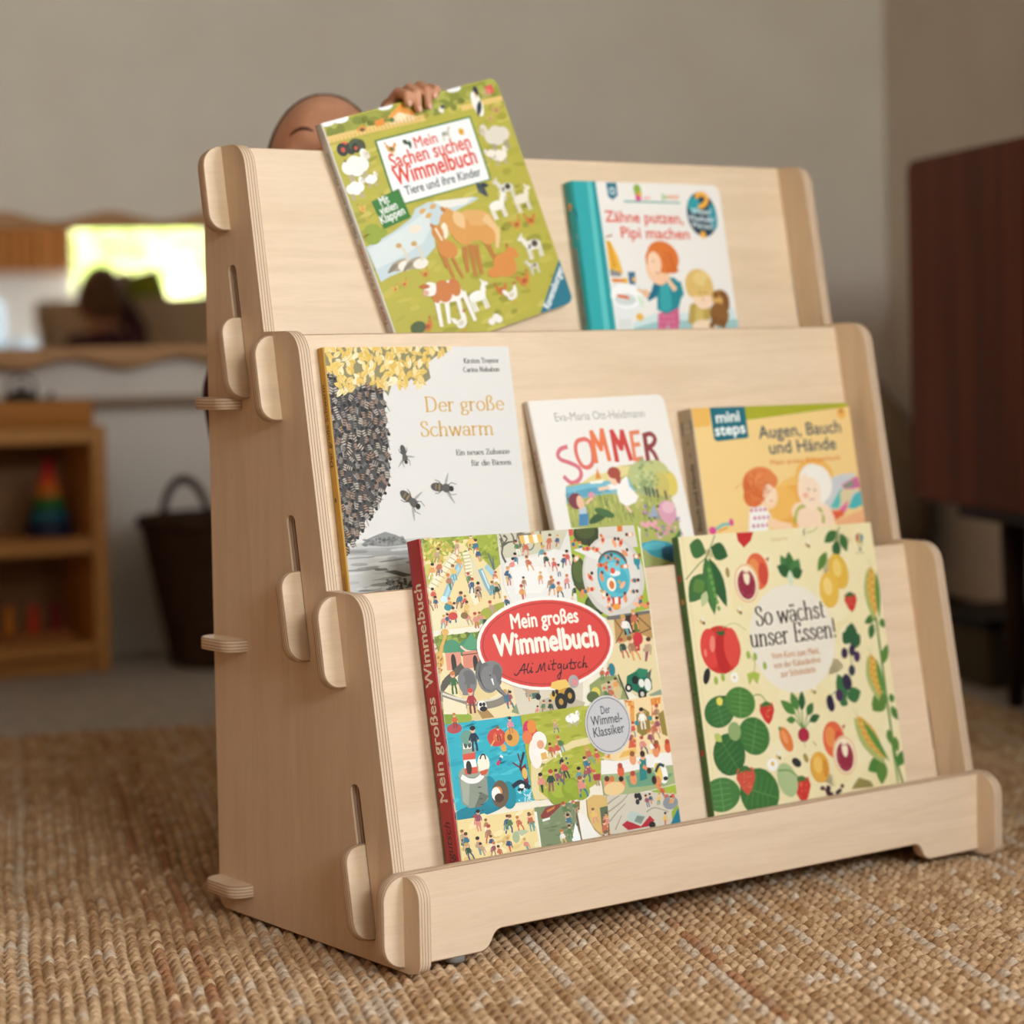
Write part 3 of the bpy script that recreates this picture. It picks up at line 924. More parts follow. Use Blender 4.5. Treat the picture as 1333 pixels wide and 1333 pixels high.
    # pond
    A.poly('#c3d0cf', [(0.2, 123.5), (20.8, 120.3), (38.3, 116.7), (61.1, 109.8), (69.5, 102.1), (85.5, 99.9), (106.6, 104.0), (141.2, 107.7), (146.4, 110.7), (120.0, 114.6), (98.3, 117.4), (81.2, 127.5), (77.1, 142.9), (57.9, 152.2), (31.6, 155.5), (13.8, 156.8), (3.1, 159.0)])
    A.poly('#d6dcd6', [(1.5, 125.4), (22.2, 122.7), (59.4, 113.9), (82.3, 107.3), (80.5, 123.3), (65.1, 135.7), (34.9, 142.1), (3.7, 146.1)])
    A.poly('#e7e3d6', [(92.8, 100.6), (141.2, 107.7), (128.8, 112.2), (103.8, 110.6)])
    for u in ((72.3, 107.3), (77.3, 113.2), (85.9, 106.1)): A.leaf('#d8a65a', *u, u[0] + 9, u[1] - 2, 5)
    A.leaf('#e9d9c2', *(52.9, 120.4), *(70.1, 121.0), 8)
    for u in ((5.7, 118.5), (14.6, 114.7), (7.4, 108.8)): A.ell('#93a036', u[0] + 6, u[1], 9, 5)
    A.leaf('#3d4a50', *(149.5, 94.7), *(158.2, 111.9), 8); A.leaf('#2f383c', *(153.2, 98.1), *(163.7, 101.3), 5); A.leaf('#4a555a', *(154.1, 102.1), *(148.7, 105.4), 4)
    # goats right
    A.goat(*(183.4, 119.7), 22, -1, '#d9d2c0', '#4a4438'); A.goat(*(196.5, 135.6), 24, 1, '#e8dcc4'); A.goat(*(164.7, 135.0), 24, 1, '#f0e9da')
    A.hen(*(180.8, 152.8), 15, 1, '#d08a3e'); A.hen(*(198.7, 153.1), 15, -1, '#c87a34')
    A.goat(*(191.6, 183.0), 25, -1, '#e9e2d2', '#57493a'); A.goat(*(183.7, 197.8), 15, -1, '#d9d0bd', '#8a7b64')
    A.hen(*(10.6, 92.6), 10, -1, '#dcae52', '#c8913a'); A.hen(*(16.4, 173.7), 9, 1, '#dcae52'); A.hen(*(28.3, 171.8), 9, 1, '#d99a48'); A.hen(*(55.3, 169.9), 11, 1, '#cf8e3e')
    # geese
    for p, q in (((30.6, 152.2), 1), ((48.1, 154.8), 1)):
        A.ell('#a99b80', p[0], p[1] - 3, 12, 5, -6); A.ell('#e9e1d0', p[0] + 6, p[1] - 1, 9, 5); A.line('#d9cdb6', 3.4, [(p[0] + 9, p[1] - 4), (p[0] + 11, p[1] - 12), (p[0] + 7, p[1] - 20)], 2.6, smooth=3)
        A.ell('#c9a060', p[0] + 6, p[1] - 21, 3.6, 2.4); A.leaf('#8c7f68', p[0] - 2, p[1] - 5, p[0] - 17, p[1] + 1, 5)
    # mare, foals
    H, D, B = '#d79a50', '#b9793a', '#e6be85'
    for u, v in (((109.6, 153.3), (104.2, 174.7)), ((123.2, 154.8), (119.6, 180.8)), ((137.4, 152.2), (141.3, 176.1)), ((117.4, 153.3), (111.8, 180.8))): A.line(D if u[0] > 90 else H, 7, [u, v], 4)
    A.ell(H, *(129.5, 134.6), 27, 15, 14); A.ell(H, *(114.2, 133.8), 14, 17, -12); A.ell(H, *(142.3, 140.9), 12, 16, 10); A.ell('#dca863', *(135.1, 127.7), 20, 8, 16)
    A.line(B, 9, [(146.5, 131.5), (154.5, 146.1), (147.9, 161.1)], 4, smooth=4)
    A.line(H, 17, [(116.6, 131.3), (109.0, 122.2), (102.9, 115.5)], 12, smooth=3); A.leaf(B, *(112.3, 114.7), *(117.7, 134.7), 14); A.leaf(H, *(108.0, 111.6), *(90.2, 136.0), 16); A.ell('#f0e2c6', *(93.8, 130.7), 4, 8, 18); A.leaf(D, *(102.6, 113.4), *(98.0, 107.5), 5)
    for u, v in (((83.0, 152.6), (85.7, 175.9)), ((90.4, 150.4), (96.0, 178.7)), ((81.2, 148.1), (81.7, 164.6))): A.line(D, 5, [u, v], 3)
    A.ell('#cf8843', *(90.0, 148.3), 12, 9, 30); A.line('#cf8843', 11, [(86.2, 145.2), (85.3, 132.7)], 9); A.leaf('#cf8843', *(82.4, 121.7), *(88.2, 140.6), 14); A.line('#f0e2c6', 2, [(84.3, 126.3), (87.2, 138.3)]); A.leaf(D, *(82.8, 124.9), *(79.9, 120.0), 4)
    A.ell('#d68a42', *(150.0, 180.5), 14, 12, 20); A.ell('#d68a42', *(139.2, 183.9), 13, 6); A.line('#d68a42', 8, [(153.6, 175.2), (160.9, 167.6)], 6); A.leaf('#d68a42', *(158.2, 164.8), *(170.0, 177.3), 10); A.leaf(D, *(159.4, 165.1), *(160.9, 159.9), 4)
    # cow and calves
    for u, v in (((57.6, 190.9), (53.0, 216.2)), ((68.1, 195.9), (62.7, 215.9)), ((82.2, 195.6), (80.0, 215.5)), ((90.7, 193.8), (92.9, 221.2))): A.line('#f0e8da', 6, [u, v], 4)
    A.poly('#f1e9dc', [(54.8, 180.0), (62.2, 177.5), (85.0, 177.4), (89.7, 187.3), (90.7, 196.9), (78.4, 198.7), (59.4, 195.5), (54.2, 190.0)])
    A.ell('#c87a40', *(68.7, 185.8), 10, 11); A.ell('#c87a40', *(82.8, 185.5), 7, 9); A.ell('#c87a40', *(58.0, 187.0), 5, 8)
    A.leaf('#f1e9dc', *(62.6, 176.4), *(45.7, 183.6), 14); A.leaf('#b86c38', *(56.0, 177.2), *(42.1, 174.5), 5); A.ell('#d9a98a', *(48.0, 182.2), 4, 3)
    A.goat(*(105.0, 214.2), 26, 1, '#f1ebde'); A.hen(*(135.6, 210.1), 16, -1, '#cf7436'); A.hen(*(146.1, 219.2), 20, 1, '#efe7d8', '#d8cbb5'); A.hen(*(166.6, 209.0), 18, 1, '#cf7a3a')
    A.hen(*(76.6, 229.0), 20, 1, '#efe7d8', '#d8cbb5'); A.hen(*(37.5, 220.0), 16, 1, '#d2793a'); A.ell('#54613a', *(26.5, 210.9), 9, 6)
    for u in ((111.8, 228.5), (120.7, 228.9), (118.2, 225.7)): A.ell('#efe7d8', *u, 4.5, 3.5)
    # publisher corner
    A.poly('#2b7486', [(219.0, 190.1), (218.9, 241.2), (209.6, 255.7), (169.0, 239.8)])
    A.fit('#f3f1ea', 'Ravensburger', *(183.6, 236.2), *(218.3, 202.7), 11.5, .02)

def spine_farm(S):
    S.poly('#ccc6ba', [(0, 0), (S.w, 0), (S.w, S.h), (0, S.h)])
    S.poly('#a8343a', [(0, 8), (S.w, 8), (S.w, 22), (0, 22)])
    S.fit('#5a5a5c', 'Mein Sachen suchen Wimmelbuch', S.w * .72, 112, S.w * .72, 28, 7.5, .01)
    S.fit('#b0563c', 'Tiere und ihre Kinder', S.w * .72, 200, S.w * .72, 118, 8, .01)
    S.poly('#3a4a52', [(0, 216), (S.w, 216), (S.w, S.h), (0, S.h)])

def art_teeth(A):
    A.poly('#e9e2d8', [(0, 0), (A.w, 0), (A.w, A.h), (0, A.h)])
    A.poly('#2fa3a3', [(0, 0), (27.4, -0.5), (28.5, 54.9), (28.8, 136.8), (29.0, 163.5), (30, A.h), (0, A.h)])
    A.poly('#5bbcb8', [(16.2, -0.2), (21.8, -0.3), (20.5, 158.9), (13.1, 158.8)]); A.poly('#24898c', [(24.2, -0.4), (26.5, -0.5), (25.1, 159.0), (22.7, 159.0)])
    A.poly('#2b6f80', [(40.8, 1.0), (54.4, 0.6), (54.1, 13.9), (46.7, 18.9), (41.6, 15.7)])
    A.ell('#d6e2e2', *(47.7, 9.5), 4, 4); A.ell('#2b6f80', *(47.7, 9.5), 2.4)
    A.line('#4f9a92', 1.6, [(61.6, 20.1), (135.9, 20.1)])
    A.poly('#d84a86', [(76.8, 8.8), (85.4, 8.6), (84.9, 18.5), (77.5, 19.5)]); A.ell('#8aa83a', *(81.0, 7.5), 5, 6); A.ell('#d9a23a', *(83.3, 12.0), 3)
    A.line('#e8a0a0', 2, [(88.0, 16.2), (96.8, 15.4)])
    A.fit('#7fb04a', 'ju', *(112.7, 16.4), *(119.3, 16.3), 9, .03); A.fit('#e08a4a', 'nior', *(120.8, 16.5), *(136.5, 16.2), 8, .03)
    A.fit('#d9604c', 'Zähne putzen,', *(34.0, 41.7), *(137.0, 42.5), 16.5, .024)
    A.fit('#d9604c', 'Pipi machen', *(51.9, 58.3), *(142.8, 58.9), 16.5, .024)
    A.line('#b8906a', 1.3, [(31.3, 57.9), (39.1, 56.0)], 2.6)
    # badge
    A.ell('#24414d', *(164.3, 32.3), 20.5, 24); A.ell('#2e98a0', *(155.2, 22.4), 9, 9); A.ell('#2e8d98', *(179.0, 34.4), 6, 14)
    A.line('#eda93c', 5.2, [(159.8, 13.0), (166.4, 9.8), (173.8, 12.7), (171.6, 19.8), (162.8, 24.1)], smooth=4); A.ell('#eda93c', *(162.1, 54.0), 4)
    A.fit('#e4ecec', 'Wieso?', *(150.1, 31.0), *(177.4, 32.1), 8.4, .012); A.fit('#e4ecec', 'Weshalb?', *(144.9, 38.1), *(180.2, 40.9), 8.4, .012); A.fit('#e4ecec', 'Warum?', *(148.1, 45.4), *(176.9, 48.4), 8.4, .012)
    # ground wash
    A.poly('#cfdcd6', [(54.4, 146.0), (82.5, 137.2), (121.1, 137.5), (148.8, 136.2), (189.5, 131.9), (195.4, 165.9), (42.0, 163.7)])
    A.poly('#9cc0bd', [(53.4, 151.9), (88.9, 144.8), (195.3, 144.3), (195.4, 165.9), (42.0, 163.7)])
    # towel and curtain
    A.poly('#e8b23c', [(30.9, 60.9), (36.6, 62.3), (43.5, 77.2), (46.8, 90.7), (47.7, 96.7), (30.7, 92.2)]); A.poly('#d99a2e', [(32.8, 62.4), (35.7, 62.3), (40.5, 89.2), (34.6, 90.7)])
    A.poly('#8d8a84', [(30.9, 90.8), (44.3, 94.4), (44.5, 98.9), (30.6, 98.2)])
    A.poly('#e08a3a', [(32.1, 100.4), (47.0, 101.2), (48.2, 104.9), (32.3, 104.9)]); A.poly('#e8b23c', [(47.2, 99.7), (52.6, 101.1), (51.6, 107.1), (46.9, 107.1)])
    A.poly('#3e6b86', [(53.8, 94.0), (63.3, 93.9), (62.0, 107.1), (54.0, 109.4)]); A.ell('#d9b06a', *(61.0, 101.9), 3, 3)
    # wash basin
    A.poly('#e3e2db', [(29.1, 107.1), (68.6, 107.1), (71.8, 122.2), (59.7, 137.1), (47.4, 142.9), (30.4, 144.3), (28.9, 130.9)])
    A.ell('#f0eee8', *(47.7, 119.1), 20, 13); A.ell('#cfd3cb', *(46.1, 122.8), 14, 6); A.poly('#d9dad2', [(34.3, 142.8), (51.2, 143.0), (45.8, 163.7), (29.0, 163.5)])
    A.poly('#d97038', [(35.9, 116.8), (49.6, 118.8), (51.8, 122.8), (36.2, 120.2)])
    A.leaf('#cfe0c0', *(63.0, 117.6), *(68.3, 131.1), 5); A.ell('#e6b04a', *(61.9, 140.8), 5, 4)
    # girl brushing her teeth
    A.poly('#c95f80', [(86.3, 137.3), (115.3, 131.4), (113.7, 146.6), (106.6, 164.6), (97.0, 164.5), (98.2, 146.4), (91.2, 164.4), (81.7, 164.2)])
    for k in range(14): A.ell('#dd8fa6', (87.7, 140.3)[0] + (k % 4) * 6, (87.7, 140.3)[1] + (k // 4) * 6, 1.3)
    A.poly('#23858c', [(90.7, 101.1), (114.1, 99.6), (121.8, 105.6), (121.4, 119.3), (115.3, 131.4), (97.7, 138.1), (86.0, 133.5)])
    A.poly('#3aa0a2', [(93.7, 105.6), (107.0, 107.1), (106.6, 131.4), (98.1, 135.8), (90.8, 133.5)])
    A.line('#1f6a80', 9, [(90.0, 107.1), (84.0, 117.7), (76.8, 120.7)], 7); A.ell('#e8b48c', *(74.3, 116.5), 4.5, 4.5); A.line('#e3b890', 5, [(72.8, 115.9), (63.9, 112.4)], 3)
    A.line('#23858c', 9, [(118.6, 107.1), (120.0, 116.3), (113.4, 114.7)], 7); A.line('#f0c39c', 6, [(113.0, 111.7), (108.2, 105.6), (105.1, 101.1)], 5)
    A.ell('#e3604a', *(95.9, 104.1), 6, 4)
    A.ell('#f0c29c', *(94.4, 90.5), 16, 17); A.ell('#d9742f', *(103.3, 78.3), 21, 17, 12); A.poly('#d0692c', [(99.5, 72.3), (114.8, 73.7), (118.7, 84.3), (122.0, 93.4), (114.8, 95.7), (106.3, 94.3), (106.4, 82.9)]); A.leaf('#d9742f', *(91.8, 72.3), *(79.8, 86.0), 13); A.ell('#f3cba8', *(90.7, 84.5), 9, 12)
    A.line('#c25a26', .9, [(103.0, 74.5), (111.7, 79.8), (115.5, 91.9)]); A.line('#e58e48', .9, [(99.4, 73.0), (108.4, 76.8), (111.1, 88.9)]); A.line('#8a6040', .9, [(88.0, 83.0), (91.0, 82.3)]); A.line('#b8503a', 1, [(89.9, 94.3), (95.4, 95.8)])
    # boy on the potty with teddy
    A.poly('#b79a4c', [(133.7, 127.0), (150.7, 125.5), (157.5, 131.7), (154.0, 151.5), (128.9, 154.3)]); A.poly('#cdb164', [(138.1, 130.0), (147.9, 130.1), (146.4, 149.9), (134.3, 151.3)])
    A.ell('#ecd0ae', *(146.1, 151.5), 16, 7); A.ell('#f0cfae', *(149.4, 116.3), 15, 17); A.ell('#d9b46a', *(147.3, 105.6), 18, 15); A.ell('#d9b46a', *(135.0, 108.7), 7, 12); A.ell('#e2c47e', *(152.1, 101.0), 12, 8); A.ell('#d9b46a', *(160.4, 110.2), 6, 10)
    A.ell('#8d6d3c', *(147.5, 115.6), 1, 1.4, n=6); A.ell('#8d6d3c', *(154.3, 116.4), 1, 1.4, n=6); A.line('#b8705a', .9, [(148.2, 123.2), (151.7, 123.2)])
    A.line('#b79a4c', 8, [(133.9, 131.5), (128.3, 146.7)], 6)
    A.ell('#b07a3a', *(174.0, 123.3), 12, 11); A.ell('#7d5226', *(177.6, 125.7), 8, 12); A.ell('#d3a35c', *(169.7, 124.8), 7, 6); A.ell('#7d5226', *(168.0, 117.9), 4); A.ell('#7d5226', *(179.7, 119.5), 4); A.ell('#8a5c2c', *(169.1, 139.4), 13, 13); A.line('#8a5c2c', 6, [(174.9, 134.9), (180.9, 140.3)], 5); A.line('#7d5226', 6, [(163.3, 144.0), (156.0, 151.6)]); A.line('#7d5226', 6, [(171.0, 145.6), (172.8, 151.7)])

def spine_teeth(S):
    S.poly('#2fa3a3', [(0, 0), (S.w, 0), (S.w, S.h), (0, S.h)])
    S.poly('#3a4a52', [(0, 0), (S.w * .62, 0), (S.w * .62, 20), (0, 20)])
    S.ell('#24414d', S.w * .5, 38, S.w * .52, 13); S.ell('#eda93c', S.w * .5, 26, 3.2, 4)
    S.poly('#d9b8a4', [(S.w * .2, 54), (S.w * .85, 54), (S.w * .85, 61), (S.w * .2, 61)])
    S.poly('#caa58c', [(S.w * .25, 68), (S.w * .62, 68), (S.w * .62, 150), (S.w * .25, 150)])
    S.fit('#7a4a40', 'Zähne putzen, Pipi machen', S.w * .56, 148, S.w * .56, 70, 6, .01)
    S.ell('#c2493a', S.w * .5, 168, 3.5, 4); S.poly('#2b6f80', [(0, 178), (S.w, 178), (S.w, S.h), (0, S.h)])

def art_swarm(A):
    rnd = random.Random(11)
    A.poly('#ddd8cf', [(0, 0), (A.w, 0), (A.w, A.h), (0, A.h)])
    # grey landscape
    A.poly('#c4c2ba', [(2.5, 178.0), (14.6, 177.7), (29.3, 175.8), (61.6, 176.6), (92.4, 176.4), (85.6, 226.7), (0, A.h), (0, (1.5, 177.9)[1])])
    A.poly('#8d8c86', [(16.1, 179.6), (23.1, 174.6), (33.1, 171.5), (43.1, 168.9), (53.5, 172.0), (63.8, 176.8), (66.4, 181.5), (43.5, 182.4)])
    A.begin(5)
    for _ in range(60): A.ell(rnd.choice(['#7d7c76', '#9a9992', '#6f6e69']), rnd.uniform(20, 62), rnd.uniform((23.1, 174.6)[1], (22.3, 180.5)[1]), rnd.uniform(1, 2.4), rnd.uniform(.8, 1.6), n=7)
    A.end()
    A.poly('#a9a8a2', [(4.1, 182.6), (65.1, 183.6), (91.3, 184.7), (90.3, 192.0), (4.4, 188.0)])
    A.begin(8)
    for _ in range(130):
        x, y = rnd.uniform(2, 110), rnd.uniform((4.1, 182.6)[1], A.h)
        A.ell(rnd.choice(['#b4b2ab', '#918f89', '#d0cdc5', '#a3a19b']), x, y, rnd.uniform(5, 16), rnd.uniform(.5, 1.6), rnd.uniform(-4, 2), n=8)
    A.end()
    A.poly('#5d5b57', [(37.4, 204.4), (49.3, 203.9), (61.9, 207.8), (70.3, 209.6), (57.1, 210.6), (44.7, 206.7)])
    A.poly('#74726d', [(26.1, 201.0), (40.0, 201.5), (42.9, 203.9), (29.0, 203.4)])
    A.begin(5)
    for _ in range(70): A.ell(rnd.choice(['#504e4b', '#6d6b66', '#8a8883']), rnd.uniform(38, 70), rnd.uniform((39.7, 211.8)[1], (38.4, 221.7)[1]), rnd.uniform(.8, 2.2), rnd.uniform(.7, 1.6), n=7)
    A.end()
    # swarm hanging from the branch
    A.poly('#4b4843', [(-2, 24), (4, 24), (9.7, 29.0), (28.3, 33.8), (50.0, 32.3), (57.2, 40.8), (57.5, 55.6), (55.9, 74.2), (55.7, 92.7), (54.6, 111.1), (54.2, 120.3), (47.4, 132.9), (37.8, 143.4), (30.5, 150.4), (25.1, 155.6), (17.8, 166.1), (8.8, 178.3), (2.6, 177.1), (-2, 195)])
    poly = [(-2, 24), (4, 22), (28.9, 29.2), (57.5, 38.9), (55.9, 74.2), (54.2, 120.3), (37.8, 143.4), (25.1, 155.6), (8.8, 178.3), (2.6, 177.1), (-2, 195)]
    def inside(x, y):
        c = False
        for i in range(len(poly)):
            a, b = poly[i], poly[i - 1]
            if (a[1] > y) != (b[1] > y) and x < (b[0] - a[0]) * (y - a[1]) / (b[1] - a[1]) + a[0]: c = not c
        return c
    z = A.z
    nb = 0; spots = []
    for _ in range(9000):
        x, y = rnd.uniform(-1, 84), rnd.uniform(20, 198)
        if not inside(x, y) or any((x - p) ** 2 / 22 + (y - q) ** 2 / 42 < 1 for p, q in spots): continue
        spots.append((x, y)); nb += 1
        A.z = z + A.STEP * (1 + (nb % 9) * 8)
        r = rnd.uniform(2.4, 3.4); tilt = rnd.choice([rnd.uniform(-28, 28), rnd.uniform(-28, 28), rnd.uniform(150, 210), rnd.uniform(-70, 70)])
        c, d = math.cos(R(tilt)), math.sin(R(tilt))
        at = lambda u, v: (x + u * c - v * d, y + u * d + v * c)
        A.ell(rnd.choice(['#5d5a54', '#6b6761', '#3b3834', '#4a4741']), *at(0, 0), r * .95, r * 1.5, tilt, n=10)
        band = rnd.choice(['#a88468', '#b4a490', '#bfb09c', '#a07c60', '#8d8276', '#77716a'])
        for k in range(3): A.ell(band, *at(0, (k - 1.2) * r * .72), r * (.85 - .12 * abs(k - 1)), r * .22, tilt, n=8)
        A.ell('#2c2a26', *at(0, r * 1.45), r * .6, r * .55, n=7)
        for g in (-1, 1): A.line('#2c2a26', .45, [at(g * r * .6, 0), at(g * r * 1.4, r * .5)])
        if rnd.random() < .35: A.leaf('#96928a', *at(-r * .5, r * .6), *at(-r * 1.1, -r * 1.7), 1.5)
    A.z = z + A.STEP * 76
    for u, v in (((57.5, 50.1), (62.2, 59.5)), ((56.1, 77.9), (57.6, 94.6)), ((53.3, 107.3), (55.0, 114.8)), ((39.2, 132.5), (39.5, 147.2)), ((23.6, 153.7), (26.3, 162.9))): A.line('#8a8780', .9, [u, v])
    # yellow foliage
    top = [(-2, -2), ((138.9, 0.1)[0], -2), (134.8, 4.9), (119.5, 9.5), (109.7, 15.2), (111.2, 29.4), (97.7, 37.7), (89.9, 30.0), (77.7, 38.3), (70.0, 29.8), (62.5, 45.5), (55.1, 35.2), (47.3, 36.9), (39.4, 31.2), (31.1, 36.7), (22.9, 42.1), (10.2, 41.8), (9.8, 28.1), (2.0, 22.5), (-2, (2.0, 22.5)[1])]
    A.poly('#8f8660', top)
    P = top
    def ins2(x, y):
        c = False
        for i in range(len(P)):
            a, b = P[i], P[i - 1]
            if (a[1] > y) != (b[1] > y) and x < (b[0] - a[0]) * (y - a[1]) / (b[1] - a[1]) + a[0]: c = not c
        return c
    z = A.z; n = 0
    while n < 250:
        x, y = rnd.uniform(-2, (138.9, 0.1)[0]), rnd.uniform(-2, 60)
        if not ins2(x, y): continue
        n += 1
        A.z = z + A.STEP * (n % 40)
        a = R(rnd.uniform(20, 160) if rnd.random() < .8 else rnd.uniform(-40, 220)); L = rnd.uniform(7, 11)
        A.leaf(rnd.choice(['#e6c269', '#e9c979', '#dfb858', '#edd392', '#e2bd62', '#efdfb4']), x - math.cos(a) * L / 2, y - math.sin(a) * L / 2, x + math.cos(a) * L / 2, y + math.sin(a) * L / 2, L * .46, '#b39a58' if n % 2 == 0 else None)
    A.z = z + A.STEP * 44
    # lettering
    serif(A, '#d8ad62', 'Der große', (101.3, 60.7), (191.0, 60.7), 13.6, 2.1)
    serif(A, '#d8ad62', 'Schwarm', (93.4, 83.5), (175.1, 83.9), 13.6, 2.1)
    serif(A, '#4f4c48', 'Kirsten Traynor', (150.5, 15.9), (191.1, 15.5), 4.6, .75)
    serif(A, '#4f4c48', 'Carina Nahabun', (148.8, 24.3), (190.6, 24.0), 4.6, .75)
    serif(A, '#4a4743', 'Ein neues Zuhause', (129.9, 102.1), (191.1, 102.5), 5.0, .85)
    serif(A, '#4a4743', 'für die Bienen', (145.7, 112.4), (191.5, 112.9), 5.0, .85)
    # three bees in flight
    for (c, a, s) in (((72.8, 100.6), 80, .68), ((74.9, 142.3), 40, .95), ((111.8, 131.8), 8, .95)):
        dx, dy = math.cos(R(a)), math.sin(R(a))
        pt = lambda u, v: (c[0] + (u * dx - v * dy) * s, c[1] + (u * dy + v * dx) * s)
        for w_ in ((-3, -15, 3), (5, 14, 3)): A.leaf('#b9b6ae', *pt(1, 0), *pt(w_[0] + 8, w_[1]), w_[2] * s); A.line('#77746d', .5, [pt(1, 0), pt(w_[0] + 8, w_[1])])
        for v in (-6, 6): A.line('#3a3733', .9, [pt(-2, v * .4), pt(-6, v), pt(-10, v * 1.1)], .5); A.line('#3a3733', .9, [pt(4, v * .4), pt(9, v), pt(15, v * .8)], .4)
        A.ell('#54504a', *pt(-7, 0), 8 * s, 4.4 * s, a); A.ell('#5c5750', *pt(3, 0), 5.2 * s, 4.4 * s, a); A.ell('#2f2c29', *pt(9, 0), 2.8 * s, 3 * s, a)
        if s > .8: A.ell('#a3834e', *pt(-5, 0), .9 * s, 3.8 * s, a); A.ell('#8c7550', *pt(-9, 0), .8 * s, 3.4 * s, a)

def spine_swarm(S):
    S.poly('#c0913a', [(0, 0), (S.w, 0), (S.w, S.h), (0, S.h)])
    S.fit('#4a3a22', 'Der große Schwarm', S.w * .72, 108, S.w * .72, 34, 7, .012)
    S.ell('#4a3a22', S.w * .5, 138, 1.2, 2.4); S.fit('#7d5f2a', 'Die Bienen', S.w * .68, 232, S.w * .68, 204, 4.5)

def art_summer(A):
    rnd = random.Random(8)
    A.poly('#e9e2d6', [(0, 0), (A.w, 0), (A.w, A.h), (0, A.h)])
    A.fit('#a39c93', 'Eva-Maria Ott-Heidmann', *(26.6, 21.3), *(137.5, 22.3), 12.2, -.008)
    w = 4.4
    A.line('#d2737a', w, [(33.2, 47.0), (25.2, 49.0), (20.9, 54.2), (23.4, 59.1), (33.2, 62.9), (42.0, 67.8), (43.8, 74.7), (38.6, 80.6), (29.8, 82.3), (23.0, 76.4)], smooth=5)
    pts = [(56.8, 40.4), (48.0, 42.0), (43.7, 48.6), (43.7, 58.3), (47.3, 66.7), (54.4, 68.5), (60.8, 63.4), (63.3, 52.5), (61.9, 43.4), (56.8, 40.4)]
    A.line('#dc7264', w, pts, smooth=4)
    A.line('#e2784a', w + .6, [(65.0, 63.7), (67.0, 34.0), (74.2, 51.8), (80.2, 32.6), (81.5, 62.6)])
    A.line('#c9453c', w + 1, [(90.6, 63.8), (92.0, 34.6), (99.2, 52.5), (104.5, 35.3), (108.0, 63.5)])
    A.line('#e0825a', w, [(124.9, 37.0), (115.2, 37.5), (113.0, 64.4), (122.8, 63.6)]); A.line('#e0825a', w, [(113.5, 49.8), (122.4, 49.2)])
    A.line('#8f3f3c', w + 1, [(129.1, 66.1), (131.6, 40.2)]); A.line('#8f3f3c', w + .4, [(131.5, 40.6), (140.0, 39.7), (143.8, 45.1), (138.6, 51.2), (130.2, 52.8)], smooth=4); A.line('#8f3f3c', w + .4, [(132.8, 53.0), (138.8, 59.6), (141.3, 69.7)], smooth=3)
    # picture
    pic = [(21.7, 86.3), (24.2, 84.4), (39.5, 83.3), (63.6, 81.5), (90.8, 69.4), (108.2, 69.0), (125.7, 68.7), (142.3, 72.5), (150.8, 80.1), (157.9, 86.2), (156.5, 94.5), (147.6, 103.8), (146.7, 116.3), (150.6, 130.5), (145.3, 155.2), (132.7, 174.8), (92.0, 171.3), (101.1, 132.3), (18.2, 125.9)]
    A.poly('#b9b06a', pic)
    A.poly('#e0cf8c', [(41.2, 83.5), (58.4, 75.7), (72.1, 75.1), (90.8, 69.4), (107.8, 70.4), (105.9, 77.3), (76.6, 83.7)])
    A.poly('#79b6c4', [(21.7, 86.3), (49.4, 84.0), (76.8, 83.0), (107.8, 83.0), (118.5, 94.8), (86.8, 96.8), (49.3, 97.0), (18.8, 101.7)])
    A.poly('#5f9fb6', [(20.5, 92.3), (48.2, 88.7), (75.2, 89.1), (73.9, 93.9), (49.5, 96.3), (19.2, 100.3)])
    A.poly('#efe9dd', [(51.4, 82.8), (70.3, 81.9), (66.0, 85.1), (52.5, 84.9)]); A.poly('#dd8a3c', [(64.4, 69.1), (66.5, 80.3), (59.6, 80.5)])
    A.poly('#a8ab58', [(18.7, 102.3), (49.2, 97.3), (73.3, 95.9), (93.1, 98.6), (133.4, 104.2), (146.7, 116.3), (150.6, 130.5), (145.3, 155.2), (95.8, 151.1), (101.1, 132.3), (18.2, 125.9)])
    z = A.z
    for k in range(240):
        x, y = rnd.uniform((19.3, 103.0)[0], (151.0, 116.6)[0]), rnd.uniform((20.0, 100.4)[1], (13.4, 125.5)[1])
        A.z = z + A.STEP * (k % 8)
        A.line(rnd.choice(['#8e9a4a', '#c2bb6e', '#6f8446', '#a9a653', '#d0c680', '#55703f']), rnd.uniform(.7, 1.6), [(x, y), (x + rnd.uniform(-2, 2), y - rnd.uniform(4, 13))], .3)
    A.z = z + A.STEP * 9
    A.ell('#a4b07a', *(121.5, 83.8), 21, 18); A.ell('#b7bd7e', *(113.7, 80.5), 13, 13); A.ell('#bfc07c', *(135.1, 79.1), 17, 13); A.ell('#8fa26e', *(124.8, 91.0), 14, 9); A.ell('#d9c25e', *(150.5, 90.6), 9, 13); A.ell('#c7b864', *(139.0, 90.6), 10, 12)
    A.begin(5)
    for k in range(40): A.ell(rnd.choice(['#98a86e', '#c4c88e', '#8c9e66', '#b3ba7a']), (121.5, 83.8)[0] + rnd.gauss(0, 9), (121.5, 83.8)[1] + rnd.gauss(0, 7), 2.4, 1.8, n=7)
    A.end()
    for u in ((117.8, 100.3), (121.7, 102.0), (126.9, 102.3), (131.8, 103.4), (141.6, 106.1)): A.line('#4b3f3c', 2.2, [u, (u[0], u[1] - 8)])
    A.begin(6)
    for k in range(70):
        x, y = rnd.uniform((106.3, 113.4)[0], (152.8, 116.7)[0]), rnd.uniform((107.1, 110.7)[1], (98.1, 143.1)[1])
        A.ell(rnd.choice(['#5b7a4a', '#3f5a3a', '#7f9a62', '#d9909c', '#c98aa2', '#e2b0b4', '#8e7fa0']), x, y, rnd.uniform(1.2, 3), rnd.uniform(1, 2.4), n=8)
    A.end()
